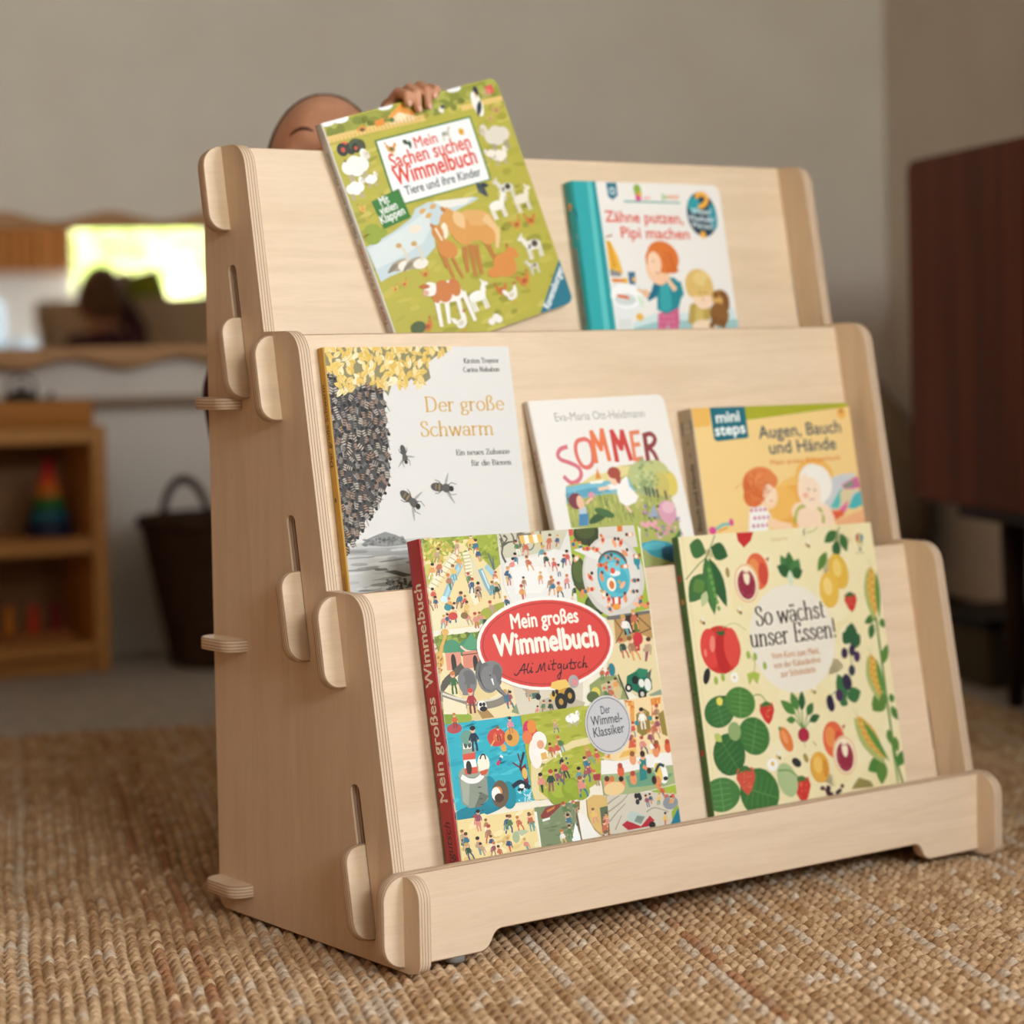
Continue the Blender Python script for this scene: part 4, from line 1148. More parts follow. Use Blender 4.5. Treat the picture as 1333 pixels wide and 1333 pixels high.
    A.poly('#9aa0b8', [(123.7, 110.5), (126.3, 123.1), (114.3, 122.3)]); A.ell('#d49aa8', *(138.8, 119.2), 11, 12); A.ell('#e0b2b8', *(141.0, 114.5), 8, 6)
    for k in range(5): A.ell('#e3a0a6', (104.7, 128.4)[0] + k * 4, (104.7, 128.4)[1] + (k % 2) * 2, 2.6)
    A.poly('#3f9aa6', [(97.8, 147.2), (114.9, 145.1), (131.4, 148.5), (137.5, 151.7), (132.5, 169.3), (107.1, 160.3), (97.5, 151.2)]); A.poly('#2b5f78', [(121.3, 153.2), (137.5, 151.7), (132.5, 169.3), (120.0, 164.1)]); A.ell('#5ab0ba', *(113.2, 151.1), 14, 4)
    A.poly('#9aa05e', [(97.2, 152.6), (106.9, 160.9), (130.8, 169.2), (130.6, 176.0), (91.6, 172.6)]); A.poly('#4e7a3a', [(139.4, 145.0), (150.8, 136.1), (140.9, 176.9), (131.4, 176.1)])
    # boy, girl in white
    A.poly('#4f86a8', [(31.1, 112.0), (41.7, 112.8), (39.3, 124.8), (27.7, 124.6)]); A.poly('#b9c6cc', [(32.5, 106.7), (40.9, 106.6), (39.9, 113.3), (30.7, 113.3)]); A.ell('#7e3d44', *(30.8, 100.5), 9, 8); A.ell('#e6b896', *(35.4, 102.1), 4.5, 7); A.line('#e6b896', 3, [(42.6, 103.3), (50.6, 98.4)]); A.ell('#d8949e', *(50.5, 95.7), 4, 3)
    A.poly('#f1eadf', [(84.3, 87.0), (98.4, 79.6), (98.8, 90.7), (107.2, 101.0), (103.1, 106.2), (90.0, 110.1), (82.8, 104.8), (81.7, 96.5)]); A.line('#f1eadf', 6, [(85.4, 89.1), (73.3, 89.7)], 5); A.line('#ecc7a6', 3.4, [(73.3, 89.7), (61.1, 90.9)]); A.ell('#ecc7a6', *(81.6, 81.3), 6, 7); A.ell('#a84d3c', *(83.6, 75.9), 8, 6); A.ell('#a84d3c', *(87.0, 80.2), 3.4, 7)
    A.line('#ecc7a6', 3, [(90.0, 110.1), (93.7, 115.2)]); A.ell('#3e5a35', *(53.8, 117.8), 14, 4, -20); A.ell('#4b6b3c', *(61.5, 114.2), 12, 4, 20)

def spine_summer(S):
    S.poly('#d9cdbd', [(0, 0), (S.w, 0), (S.w, S.h), (0, S.h)])
    S.fit('#b06a5a', 'SOMMER', S.w * .7, 80, S.w * .7, 48, 5, .01)
    S.poly('#b4aa92', [(0, 96), (S.w, 96), (S.w, S.h), (0, S.h)])

def art_body(A):
    rnd = random.Random(3)
    A.poly('#efcb86', [(0, 0), (A.w, 0), (A.w, A.h), (0, A.h)])
    A.poly('#e8b45a', [(0, 0), (23.7, 0.1), (21.5, 18.2), (-1.3, 19.7), (0, 22)])
    A.poly('#a9a82c', [(65.8, -0.3), (214.8, -1.8), (219.1, -1.6), (218.1, 3.9), (67.2, 14.3)])
    for (c, rr, k) in (((132.7, 104.8), 44, '#eebb66'), ((120.4, 104.2), 30, '#e9a94c'), ((100.5, 100.1), 24, '#ecb55c'), ((153.1, 74.8), 26, '#ebb258')): A.ell(k, c[0], c[1], rr, rr * .72)
    A.poly('#1f6a74', [(23.3, 0.0), (70.3, -0.5), (70.1, 32.1), (27.2, 34.3), (24.1, 31.9)])
    A.fit('#eef0e8', 'mini', *(30.5, 15.5), *(61.5, 14.5), 15.5, .032); A.fit('#eef0e8', 'steps', *(27.0, 28.5), *(66.9, 26.9), 15.5, .032)
    A.fit('#3a4c5c', 'Augen, Bauch', *(84.4, 33.6), *(199.4, 30.8), 18.5, .016)
    A.fit('#3a4c5c', 'und Hände', *(96.2, 49.8), *(189.2, 48.1), 18.5, .016)
    A.fit('#dd7a3a', 'Mein erstes Körperbuch', *(95.3, 61.1), *(192.6, 59.6), 7.4, .014)
    A.ell('#e9a84e', *(203.4, 10.3), 6, 6); A.ell('#5a5a50', *(203.3, 8.7), 2, 1.6)
    # girl left
    A.poly('#f0ece2', [(59.4, 102.5), (79.7, 102.0), (85.8, 113.0), (79.3, 126.4), (63.5, 146.6), (48.6, 145.7)]); 
    for k in range(16): A.ell('#c8507a', (60.8, 105.6)[0] + (k % 4) * 6 + (k // 4 % 2) * 3, (60.8, 105.6)[1] + (k // 4) * 8, 1.9)
    A.line('#f3cda4', 9, [(82.7, 119.0), (96.3, 122.8), (110.3, 125.1)], 7); A.ell('#f3cda4', *(85.7, 91.6), 13, 14); A.ell('#f3cda4', *(93.8, 92.1), 4, 3)
    A.ell('#d8703a', *(72.3, 81.1), 19, 17); A.ell('#d8703a', *(65.3, 92.1), 13, 11); A.ell('#e0834a', *(78.9, 73.0), 19, 11); A.ell('#e0834a', *(92.5, 76.7), 9, 8)
    A.begin(6)
    for k in range(60):
        a = rnd.uniform(0, 360)
        c = (71.9, 83.3)
        A.line(rnd.choice(['#c85f2e', '#e8955a', '#d2692f']), .8, [(c[0] + rnd.gauss(0, 8), c[1] + rnd.gauss(0, 7)), (c[0] + 18 * math.cos(R(a)), c[1] + 15 * math.sin(R(a)) - 2)], .5)
    A.end()
    A.ell('#f6d7b4', *(86.9, 90.2), 8, 10); A.line('#8a5a3a', .8, [(88.5, 87.2), (91.6, 86.9)]); A.line('#b85a48', .9, [(87.0, 97.8), (90.8, 96.8)])
    # little one right
    A.poly('#c9c9c6', [(162.4, 81.5), (189.2, 74.9), (210.9, 74.3), (208.2, 99.4), (173.6, 111.7), (161.9, 106.4)])
    A.poly('#5fb7ab', [(168.9, 108.3), (186.2, 90.4), (192.9, 89.2), (180.2, 110.5)]); A.poly('#d9c79a', [(185.6, 93.5), (208.2, 77.3), (211.7, 86.9), (191.1, 109.5), (183.4, 110.6)]); A.poly('#c96a94', [(189.3, 85.9), (213.5, 77.6), (216.5, 90.3), (192.6, 90.7)]); A.poly('#6a9a6c', [(191.1, 87.5), (206.2, 81.9), (206.3, 86.7), (195.0, 89.3)]); A.poly('#4fb0b0', [(193.1, 110.4), (204.2, 97.6), (216.2, 91.9), (216.3, 107.7), (203.6, 111.7)]); A.poly('#dc6a96', [(181.3, 110.5), (196.9, 102.0), (190.2, 114.1), (181.5, 115.2)])
    A.poly('#df6440', [(169.4, 111.5), (186.3, 112.4), (187.5, 117.1), (172.6, 122.5)]); A.poly('#ecae7c', [(173.6, 122.6), (216.5, 112.4), (215.0, 131.2), (174.6, 128.9)])
    A.ell('#f3d3b0', *(127.5, 110.7), 13, 10); A.ell('#f5d5b4', *(146.4, 121.1), 26, 22); A.line('#a8b048', 3.4, [(117.2, 120.9), (122.6, 108.9), (132.7, 104.8), (147.2, 105.9), (156.5, 112.3), (156.6, 123.2)], smooth=4); A.line('#f3d3b0', 9, [(160.7, 112.5), (169.7, 120.8)], 7)
    A.ell('#efe6d4', *(150.3, 84.0), 21, 22); A.ell('#f5d9ba', *(145.0, 90.0), 18, 19); A.ell('#f0e8d8', *(157.9, 82.8), 18, 19); A.ell('#f5d9ba', *(144.8, 90.7), 14, 15); A.ell('#7a5a40', *(142.1, 88.3), 1.1, 1.5, n=6); A.ell('#7a5a40', *(150.3, 89.5), 1.1, 1.5, n=6); A.line('#c0705a', 1, [(141.3, 98.3), (145.3, 99.0), (148.6, 98.2)]); A.ell('#efb08c', *(136.8, 94.2), 4, 3)
    A.line('#6fb8b0', 3, [(9.2, 122.2), (20.8, 117.7), (30.7, 117.5)]); A.ell('#d8508a', *(32.0, 116.1), 3, 4); A.ell('#d8508a', *(6.1, 122.8), 5, 4); A.line('#e0a040', 2, [(13.8, 124.0), (26.1, 121.0)])

def spine_body(S):
    S.poly('#b9a68c', [(0, 0), (S.w, 0), (S.w, S.h), (0, S.h)])
    S.poly('#cf9a3e', [(0, 0), (S.w, 0), (S.w, 11), (0, 11)])
    S.poly('#6a6460', [(S.w * .15, 12), (S.w * .95, 12), (S.w * .95, 25), (S.w * .15, 25)])
    S.fit('#c9c2b6', 'mini', S.w * .3, 18, S.w * .85, 18, 6, .02); S.fit('#c9c2b6', 'steps', S.w * .25, 23.5, S.w * .9, 23.5, 6, .02)
    S.ell('#97897a', S.w * .5, 34, 2, 2.4); S.ell('#97897a', S.w * .55, 46, 2, 2.4)
    S.fit('#4d463f', 'Augen, Bauch und Hände', S.w * .72, 152, S.w * .72, 55, 9, .012)
    S.poly('#8a8178', [(0, 158), (S.w, 158), (S.w, S.h), (0, S.h)])

def art_busy(A):
    rnd = random.Random(21)
    A.poly('#eae1c8', [(0, 0), (A.w, 0), (A.w, A.h), (0, A.h)])
    PAL = ['#cc5a48', '#3f7286', '#dd9a52', '#587a4a', '#c06a4a', '#3f5a76', '#e2ba68', '#96525c', '#6a9a98', '#ece4d6', '#a87a58', '#b89a7a', '#d98a7a', '#2f4a3a']
    HAIR = ['#5a3a24', '#c8743a', '#2f2620', '#c9a050', '#b04a34', '#8a5a30']
    def crowd(spots, h=13, **k):
        for p in spots:
            A.kid(p[0], p[1] + h * .4, h * rnd.uniform(.72, 1.02), rnd.choice(PAL), rnd.choice(PAL), rnd.choice(HAIR), rnd.choice(['#e8b48c', '#e2a47c', '#f0c29c']), rnd.uniform(-.35, .35), rnd.choice([0, .9, -.8, .5]))
    def trees(n, x0, y0, x1, y1, cols, r0, r1):
        A.begin(10)
        for _ in range(n): A.ell(rnd.choice(cols), rnd.uniform(x0, x1), rnd.uniform(y0, y1), rnd.uniform(r0, r1), rnd.uniform(r0, r1) * .7, rnd.uniform(-20, 20), n=8)
        A.end()
    # ---- playground (top left)
    A.poly('#e4cf94', [(0.6, -2.7), (82.1, -4.4), (78.8, 62.5), (42.7, 80.3), (-1.0, 80.8)])
    A.poly('#9aa534', [(0.6, -2.7), (82.1, -4.4), (82.0, 27.3), (73.9, 32.7), (63.7, 21.3), (58.6, 8.2), (49.9, 2.8), (33.3, 3.9), (26.7, 16.2), (5.6, 17.8), (0.3, 14.6)])
    A.begin(6)
    for _ in range(90): A.ell(rnd.choice(['#8a982c', '#a8b040', '#7c8a28', '#b0b84c']), rnd.uniform(0, 84), rnd.uniform(0, 22), rnd.uniform(2, 4), rnd.uniform(1, 2.4), rnd.uniform(-40, 40), n=7)
    A.end()
    A.begin(8)
    for k in range(60):
        c = (15.0, 8.7); a = rnd.uniform(0, 6.28); r = rnd.uniform(0, 15)
        A.leaf(rnd.choice(['#d8c060', '#c9ad4a', '#e2cf7c', '#b9a23e']), c[0] + r * math.cos(a), c[1] + r * math.sin(a) * .8, c[0] + (r + 6) * math.cos(a), c[1] + (r + 6) * math.sin(a) * .8, 2.6)
    A.end()
    A.ell('#c8c05a', *(4.6, 28.4), 6, 6); A.ell('#b4b048', *(2.0, 37.9), 6, 6)
    A.line('#e9dfbc', 7, [(36.9, 14.8), (22.9, 25.7), (10.8, 36.5), (3.3, 44.7)]); A.line('#cdbf96', .7, [(33.0, 13.6), (7.4, 36.3), (-0.0, 43.5)])
    for k in range(9):
        t = k / 8; a, b = Vector((32.8, 14.6)), Vector((1.8, 42.7)); p = a.lerp(b, t); A.line('#b9a878', .8, [(p.x, p.y), (p.x + 7, p.y + 4)])
    A.line('#8fb6bd', 6.5, [(38.2, 25.1), (28.1, 37.6), (18.9, 52.5)]); A.line('#a9cdd2', 3, [(38.7, 25.6), (28.7, 37.6), (19.6, 51.6)]); A.ell('#c9e0e0', *(16.8, 54.7), 4, 3.4)
    A.line('#e9dfbc', 7, [(46.1, 16.3), (47.4, 27.1), (46.4, 36.8), (47.3, 50.5), (50.8, 58.5)]); A.line('#b9a878', .7, [(41.8, 17.0), (42.7, 34.6), (45.5, 46.5)])
    for k in range(8):
        p = Vector((45.9, 17.3)).lerp(Vector((46.1, 38.8)), k / 7); A.line('#b9a878', .8, [(p.x - 3.5, p.y), (p.x + 3.5, p.y - .6)])
    A.line('#84aab4', 5.5, [(59.7, 31.8), (63.8, 43.8), (67.9, 51.9)]); A.line('#9fc3ca', 5, [(66.7, 28.8), (73.3, 36.6)]); A.line('#cfe0de', 1.6, [(60.9, 31.9), (64.5, 42.9), (67.5, 50.4)])
    A.line('#5d6a70', 1.6, [(70.2, 17.7), (74.0, 31.7)]); A.line('#5d6a70', 1.6, [(74.4, 21.9), (74.2, 30.7)])
    A.line('#d9ceb0', 3, [(51.9, 20.6), (55.2, 37.4), (59.3, 49.4)])
    A.poly('#e6d8ac', [(1.4, 57.0), (16.0, 56.1), (39.3, 71.3), (42.8, 79.3), (0.2, 80.4)]); A.poly('#a2a63c', [(48.7, 72.0), (56.7, 65.8), (72.8, 62.0), (81.5, 60.7), (77.4, 71.2), (59.8, 76.7), (44.8, 81.4)])
    crowd([(36.5, 9.4), (52.9, 6.9), (55.8, 11.0), (14.0, 15.4), (16.1, 24.8), (6.7, 29.5), (38.2, 21.7), (31.3, 32.0), (25.4, 40.3), (47.3, 38.8), (47.0, 44.7), (53.4, 49.0), (54.0, 52.9), (73.0, 38.5), (76.9, 43.7), (69.1, 48.1), (73.3, 51.3), (6.5, 49.7), (0.8, 57.0), (7.4, 55.5), (23.2, 58.6), (26.6, 62.7), (36.9, 56.6), (38.4, 62.5), (19.0, 63.1), (23.3, 69.2), (16.0, 71.5), (41.5, 72.4), (54.5, 72.4), (57.4, 76.5), (48.1, 75.8), (67.3, 66.5), (12.2, 73.2), (59.6, 17.1), (13.4, 27.0), (31.0, 57.2)], 15)
    A.ell('#3f8a8e', *(19.6, 61.7), 4, 3); A.ell('#c8473a', *(23.8, 69.7), 5, 3.5); A.ell('#8a6a3a', *(36.0, 70.1), 4, 3)
    # ---- winter pond (top middle)
    A.poly('#dcd7cb', [(82.1, -4.4), (185.7, -7.2), (179.3, 67.5), (129.7, 64.0), (88.3, 63.1), (81.6, 45.0)])
    A.poly('#c9c3a6', [(81.9, -2.9), (141.2, -5.4), (166.2, -5.1), (149.8, 18.3), (112.1, 21.1), (83.9, 22.4)])
    for pts in ([(87.6, 25.6), (84.7, 17.6), (88.1, 7.8), (84.1, -1.3)], [(85.6, 11.7), (93.5, 8.1), (100.8, 8.0)], [(99.9, 9.5), (99.7, 3.5), (97.3, -0.6)], [(89.6, 2.0), (92.7, 5.1), (87.1, 9.8)], [(85.5, 4.7), (86.7, 12.7)]): A.line('#5f5847', 2.4, pts, 1, smooth=2)
    for x in range(16): A.line('#6a6350', .8, [(104.4, 0.8), ((104.4, 0.8)[0] + rnd.uniform(-4, 12), rnd.uniform(0, 16))], .4)
    A.line('#6d6552', 2.6, [(108.2, -0.0), (106.1, 12.8)], 2); A.line('#6d6552', 2.2, [(130.6, -1.9), (129.9, 14.1)], 1.6)
    A.line('#7a7260', 1.4, _arc((115.9, 9.4)[0], (115.9, 9.4)[1], 6, 7, 0, 350)); A.line('#7a7260', 1.4, [(110.3, 2.1), (122.6, 1.7)])
    A.poly('#e3dfd4', [(86.7, 27.5), (99.5, 23.4), (117.9, 23.4), (143.7, 16.9), (178.6, 27.0), (179.4, 59.4), (152.2, 63.6), (88.5, 62.1), (82.7, 45.0)])
    A.poly('#e9e5db', [(93.3, 31.9), (113.1, 30.1), (132.2, 34.3), (135.4, 44.5), (123.7, 55.7), (94.5, 54.7)])
    crowd([(103.5, 13.7), (110.6, 15.1), (125.5, 6.9), (137.3, 10.5), (126.9, 21.0), (97.4, 25.2), (114.6, 28.7), (133.5, 26.4), (88.3, 40.5), (86.4, 37.4), (104.7, 44.5), (123.5, 41.7), (101.7, 55.2), (134.1, 52.4), (132.3, 48.3), (85.6, 61.0), (146.3, 9.0), (150.6, 28.4), (157.1, 26.7), (145.5, 36.1), (152.4, 47.6), (143.7, 55.0), (168.2, 28.4), (175.9, 27.9), (141.4, 30.8), (167.0, 50.5), (159.4, 58.1), (171.6, 8.4), (174.7, 19.7), (92.4, 29.9)], 15)
    # ---- pool (top right)
    A.poly('#9fb03a', [(162.8, -1.2), (243.8, -3.3), (244.9, 79.2), (193.3, 84.6), (162.0, 67.3)])
    A.poly('#d0544a', [(162.6, -0.2), (167.7, -0.5), (167.3, 5.6), (162.4, 6.3)])
    A.ell('#39421f', *(182.7, 4.9), 15, 11); A.ell('#4a5526', *(181.8, 2.8), 11, 7); A.line('#3a3020', 2.6, [(183.9, 11.0), (184.0, 18.2)])
    A.ell('#46542a', *(168.2, 41.5), 9, 16); A.ell('#57652f', *(167.3, 39.4), 6, 10); A.ell('#3c4a24', *(182.9, 70.7), 13, 10); A.ell('#4d5c2c', *(181.9, 69.2), 9, 6)
    A.poly('#d5cdbd', [(197.8, -1.0), (239.5, -1.5), (240.9, 20.3), (199.0, 22.1), (195.1, 14.7)]); A.ell('#cfc8bb', *(207.7, 46.0), 36, 38); A.ell('#d9d3c6', *(206.8, 43.9), 32, 33)
    for k in range(5): A.poly(['#e2b45a', '#efe6d0'][k % 2], [(60 + 46 + k * 5, 3), (60 + 51 + k * 5, 2.6), (60 + 52 + k * 5, 10), (60 + 47 + k * 5, 10.4)])
    A.poly('#d9762f', [(219.4, -0.6), (225.6, -0.6), (225.2, 5.0), (219.3, 5.2)])
    A.poly('#e2ddd2', [(165.0, 19.1), (180.6, 17.0), (200.5, 28.3), (192.3, 30.8)]); A.line('#8f9a8a', 1.2, [(189.5, 17.4), (198.1, 27.1)])
    A.ell('#5d5a52', *(208.5, 33.8), 17, 12); A.ell('#3e9aa6', *(207.7, 46.0), 19, 22); A.ell('#5cb6c0', *(208.4, 45.6), 18, 20); A.ell('#4aa8b4', *(212.1, 50.4), 12, 12); A.ell('#79c6cc', *(207.5, 39.9), 9, 7)
    A.ell('#efe4cf', *(203.9, 53.4), 5.4, 6.6); A.ell('#d9762f', *(204.0, 53.9), 3, 4); A.ell('#efe9dd', *(210.1, 43.6), 6, 2.4); A.ell('#d8503c', *(207.3, 40.9), 3, 3)
    A.line('#2f8a92', 3, [(236.6, 33.5), (238.0, 40.7)]); A.ell('#2f8a92', *(237.3, 33.5), 4, 5)
    A.poly('#c83a34', [(202.4, 65.5), (212.2, 65.2), (211.5, 72.7), (201.7, 73.1)]); A.poly('#f0e6d4', [(205.0, 65.7), (209.5, 65.5), (208.7, 71.5), (204.5, 71.7)]); A.ell('#e59a3c', *(206.0, 74.4), 5, 3)
    SK = ['#e8a070', '#e2905e', '#eeb084', '#d98a58']
    A.begin(40)
    for p in ((181.5, 19.0), (165.9, 14.1), (167.5, 27.3), (200.7, 11.9), (213.6, 15.7), (221.4, 15.6), (224.3, 25.5), (204.3, 28.5), (194.2, 35.0), (200.2, 37.4), (214.5, 33.2), (222.8, 37.8), (180.3, 45.3), (193.5, 46.1), (216.6, 54.8), (180.3, 56.4), (172.4, 57.9), (168.3, 59.7), (193.3, 62.4), (198.3, 66.8), (217.7, 67.1), (228.4, 61.7), (231.4, 51.6), (230.1, 74.1), (235.2, 71.3), (239.6, 75.7), (198.0, 75.9), (233.8, 8.6), (237.3, 29.4), (192.1, 20.6)):
        sk = rnd.choice(SK); an = rnd.uniform(0, 180)
        A.ell(sk, p[0], p[1], 4.4, 2.2, an); A.ell(rnd.choice(['#c8473a', '#2f6a7e', '#e9e0d0', sk]), p[0], p[1], 2, 2, an); A.ell(rnd.choice(HAIR), p[0] + 4.4 * math.cos(R(an)), p[1] - 4.4 * abs(math.sin(R(an))), 1.8)
    A.end()
    # ---- barn (right)
    A.poly('#e2cf9e', [(193.5, 83.6), (244.8, 80.2), (244.2, 127.5), (245.4, 164.9), (214.2, 156.9), (185.6, 129.3)])
    A.poly('#6f6a62', [(192.4, 82.5), (244.1, 80.2), (244.6, 88.4), (193.2, 85.6)])
    A.poly('#b98f54', [(200.8, 86.2), (244.2, 83.2), (243.3, 106.7), (229.2, 101.5), (204.6, 108.7), (199.4, 105.3)]); A.poly('#33291f', [(210.2, 83.8), (230.0, 82.2), (229.1, 98.5), (211.1, 101.1)])
    for p, q in (((202.0, 86.3), (209.2, 96.9)), ((209.2, 96.9), (199.7, 107.3)), ((230.6, 86.3), (243.0, 97.5)), ((243.0, 97.5), (229.4, 100.5))): A.line('#6d4f2c', 1.2, [p, q])
    A.poly('#5d6d34', [(223.2, 90.9), (229.4, 89.3), (229.7, 98.5), (223.5, 100.6)])
    crowd([(215.8, 92.4), (225.4, 86.0)], 26); crowd([(209.3, 111.1), (221.7, 114.1), (231.8, 116.0)], 26)
    A.ell('#c8363a', *(225.9, 105.3), 6, 6); A.poly('#c23a38', [(219.6, 107.9), (227.5, 107.5), (226.5, 116.5), (219.9, 117.0)])
    # van and farm junk
    A.poly('#8c9a80', [(229.7, 157.6), (244.8, 153.9), (245.1, 159.5), (232.0, 159.3)])
    A.poly('#1f6a4c', [(207.2, 138.4), (219.5, 134.5), (231.2, 134.5), (235.2, 145.0), (234.5, 153.0), (223.1, 158.0), (204.2, 148.2)]); A.poly('#2f7d5a', [(218.2, 134.4), (222.5, 132.2), (232.5, 134.6), (230.1, 140.5), (222.1, 141.8)]); A.poly('#5a6458', [(229.0, 139.4), (237.2, 134.0), (233.5, 143.8)])
    A.ell('#1d2420', *(216.1, 142.8), 4, 4); A.ell('#e6e2d4', *(222.8, 146.4), 3.4, 4); A.ell('#e6e2d4', *(230.0, 148.5), 4, 6); A.ell('#20221e', *(207.2, 149.3), 4, 4); A.ell('#e0d8c4', *(207.2, 149.3), 2); A.ell('#20221e', *(222.1, 156.4), 5, 5); A.ell('#cfc6b2', *(222.1, 156.4), 2.4)
    A.poly('#8f9a5e', [(163.1, 142.5), (175.5, 136.7), (194.7, 136.3), (204.8, 159.3), (161.9, 157.3)]); A.poly('#cbb98a', [(175.6, 143.6), (191.5, 140.1), (200.0, 149.9), (195.9, 158.5), (177.3, 155.8)]); A.ell('#d8c65c', *(168.8, 150.0), 5, 5); A.ell('#5a6a3a', *(165.0, 153.6), 7, 5)
    A.line('#5b5a3a', 2, [(197.2, 136.6), (204.8, 159.3)]); A.ell('#2f7a82', *(190.5, 131.0), 4, 6)
    crowd([(178.5, 133.9), (183.7, 133.4), (184.9, 148.5), (189.2, 152.9), (193.0, 146.2), (181.6, 153.2)], 14)
    # ---- zoo (middle left)
    A.poly('#e6d2a0', [(3.3, 87.1), (52.4, 86.1), (82.7, 136.2), (80.9, 162.2), (0.0, 161.9)])
    A.poly('#8a9a3a', [(1.1, 86.0), (52.6, 85.2), (52.8, 98.8), (24.3, 101.3), (3.6, 100.5)])
    A.begin(6)
    for _ in range(26): A.ell(rnd.choice(['#6f7f30', '#9aa844', '#5c6c2a']), rnd.uniform(2, 66), rnd.uniform((3.4, 86.2)[1], (2.7, 90.9)[1]), 3.4, 2.2, n=8)
    A.end()
    A.ell('#4f8f68', *(18.4, 97.9), 9, 8); A.poly('#4f8f68', [(10.4, 101.1), (19.5, 90.3), (26.4, 102.4)]); A.ell('#4a8a64', *(37.4, 99.4), 13, 9); A.poly('#5a9a70', [(26.9, 99.5), (40.8, 85.2), (50.2, 100.5)])
    A.line('#e9c9b0', 2, [(27.9, 96.7), (33.6, 101.1), (44.0, 102.4), (50.2, 100.5)], smooth=3)
    A.poly('#dc9478', [(10.4, 101.1), (26.6, 101.4), (26.5, 116.8), (10.4, 116.3)]); A.poly('#d6876c', [(28.9, 101.6), (48.9, 101.3), (47.8, 115.7), (27.7, 116.9)]); A.line('#7a4a3a', .9, [(27.3, 104.4), (49.7, 103.8)])
    for p in ((18.3, 108.4), (41.2, 111.3)): A.ell('#3a3028', p[0], p[1], 2.6, 6); A.poly('#3a3028', [(p[0] - 2.6, p[1]), (p[0] + 2.6, p[1]), (p[0] + 2.6, p[1] + 8), (p[0] - 2.6, p[1] + 8)])
    A.line('#d9a95a', 4, [(4.8, 103.5), (3.4, 109.1), (7.8, 95.1), (14.1, 84.1)], 2.6); A.ell('#d9a95a', *(13.1, 83.1), 4, 3); A.line('#d9a95a', 2.4, [(3.5, 108.1), (2.7, 117.6)]); A.ell('#d9a95a', *(3.3, 106.2), 5, 7)
    for _ in range(14): A.ell('#a8743a', (4.8, 103.5)[0] + rnd.uniform(-4, 5), (4.8, 103.5)[1] + rnd.uniform(-14, 14), 1, .9, n=6)
    A.line('#5d5648', 7, [(25.7, 114.8), (16.6, 120.7), (6.4, 127.4), (3.3, 136.6)], smooth=3); A.line('#8c8272', 9, [(2.5, 138.0), (17.7, 144.2), (39.1, 148.6), (59.4, 147.6), (72.0, 143.0)], smooth=4); A.line('#d8d0bc', 2, [(2.8, 135.8), (18.1, 141.4), (39.6, 145.6), (58.6, 144.9), (70.8, 139.5)], smooth=4)
    A.poly('#ead9a8', [(4.3, 133.9), (16.2, 123.5), (25.0, 119.5), (47.4, 118.6), (64.6, 129.8), (75.6, 135.6), (68.6, 141.7), (57.5, 144.6), (39.7, 144.8), (18.3, 140.4)]); A.ell('#e0c98e', *(41.2, 135.4), 22, 10)
    E1, E2 = '#7f7d7a', '#6b6966'
    A.ell(E1, *(30.1, 127.6), 10, 12); A.ell(E2, *(31.4, 126.8), 7, 9); 
    for u, v in (((26.7, 131.2), (25.9, 137.8)), ((34.7, 131.9), (33.1, 138.5))): A.line(E1, 5, [u, v])
    A.ell(E1, *(24.1, 125.2), 4, 5)
    A.ell(E1, *(52.7, 125.8), 12, 14); A.ell(E1, *(56.4, 121.3), 13, 9); A.ell(E2, *(46.0, 119.4), 6, 10, 20); A.ell(E2, *(61.8, 124.7), 6, 10); A.line(E1, 6, [(54.4, 133.7), (55.1, 137.1)]); A.line(E1, 7, [(59.0, 127.3), (61.3, 135.3), (65.2, 140.5), (68.5, 142.7)], 2.4, smooth=3); A.line('#f0ece0', 2, [(55.9, 128.0), (56.9, 132.9)], 1)
    A.kid(*(15.3, 136.8), 20, '#3f6b3c', '#3f6b3c', '#c8743a'); crowd([(73.0, 147.9), (71.7, 144.9)], 17); 
    A.poly('#dac28a', [(26.3, 148.3), (42.3, 150.8), (53.6, 161.5), (25.5, 161.6)]); A.poly('#a8834a', [(36.1, 153.1), (46.7, 153.1), (53.7, 161.0), (40.7, 161.2)]); A.kid(*(31.7, 155.0), 22, '#a8343a', '#7a3a30', '#c8473a'); A.ell('#efe9dd', *(42.2, 150.3), 5, 5); A.ell('#2d2a26', *(40.9, 148.8), 1.8); A.ell('#2d2a26', *(44.4, 148.9), 1.8); A.ell('#2d2a26', *(43.2, 152.8), 4, 2.4)
    A.ell('#7f9a34', *(4.8, 156.7), 12, 8); A.ell('#93a83c', *(20.0, 159.1), 10, 5)
    A.poly('#e9dcb6', [(2.4, 138.5), (25.3, 147.3), (25.2, 155.8), (1.3, 153.5)])
    # ---- building site (centre)
    A.poly('#d6cbb2', [(77.9, 135.8), (118.1, 142.4), (156.4, 136.0), (151.6, 164.2), (80.9, 162.2), (79.0, 151.4)]); A.poly('#bfb296', [(104.5, 150.9), (129.4, 148.3), (155.2, 157.6), (151.8, 163.2), (102.8, 161.5)])
    A.poly('#8a9a70', [(72.5, 158.5), (79.0, 151.4), (81.0, 161.3)])
    Yl = '#dfb04a'
    A.poly(Yl, [(116.1, 147.1), (127.8, 143.3), (141.7, 141.6), (141.6, 149.5), (127.4, 153.1), (118.9, 152.3)]); A.poly('#e8c062', [(120.3, 136.7), (127.9, 135.4), (136.6, 135.2), (140.5, 141.5), (127.7, 144.2)]); A.poly('#c9983a', [(127.7, 144.2), (140.4, 141.9), (140.7, 147.4), (129.1, 150.3)]); A.line(Yl, 4, [(118.2, 138.5), (128.5, 139.4)])
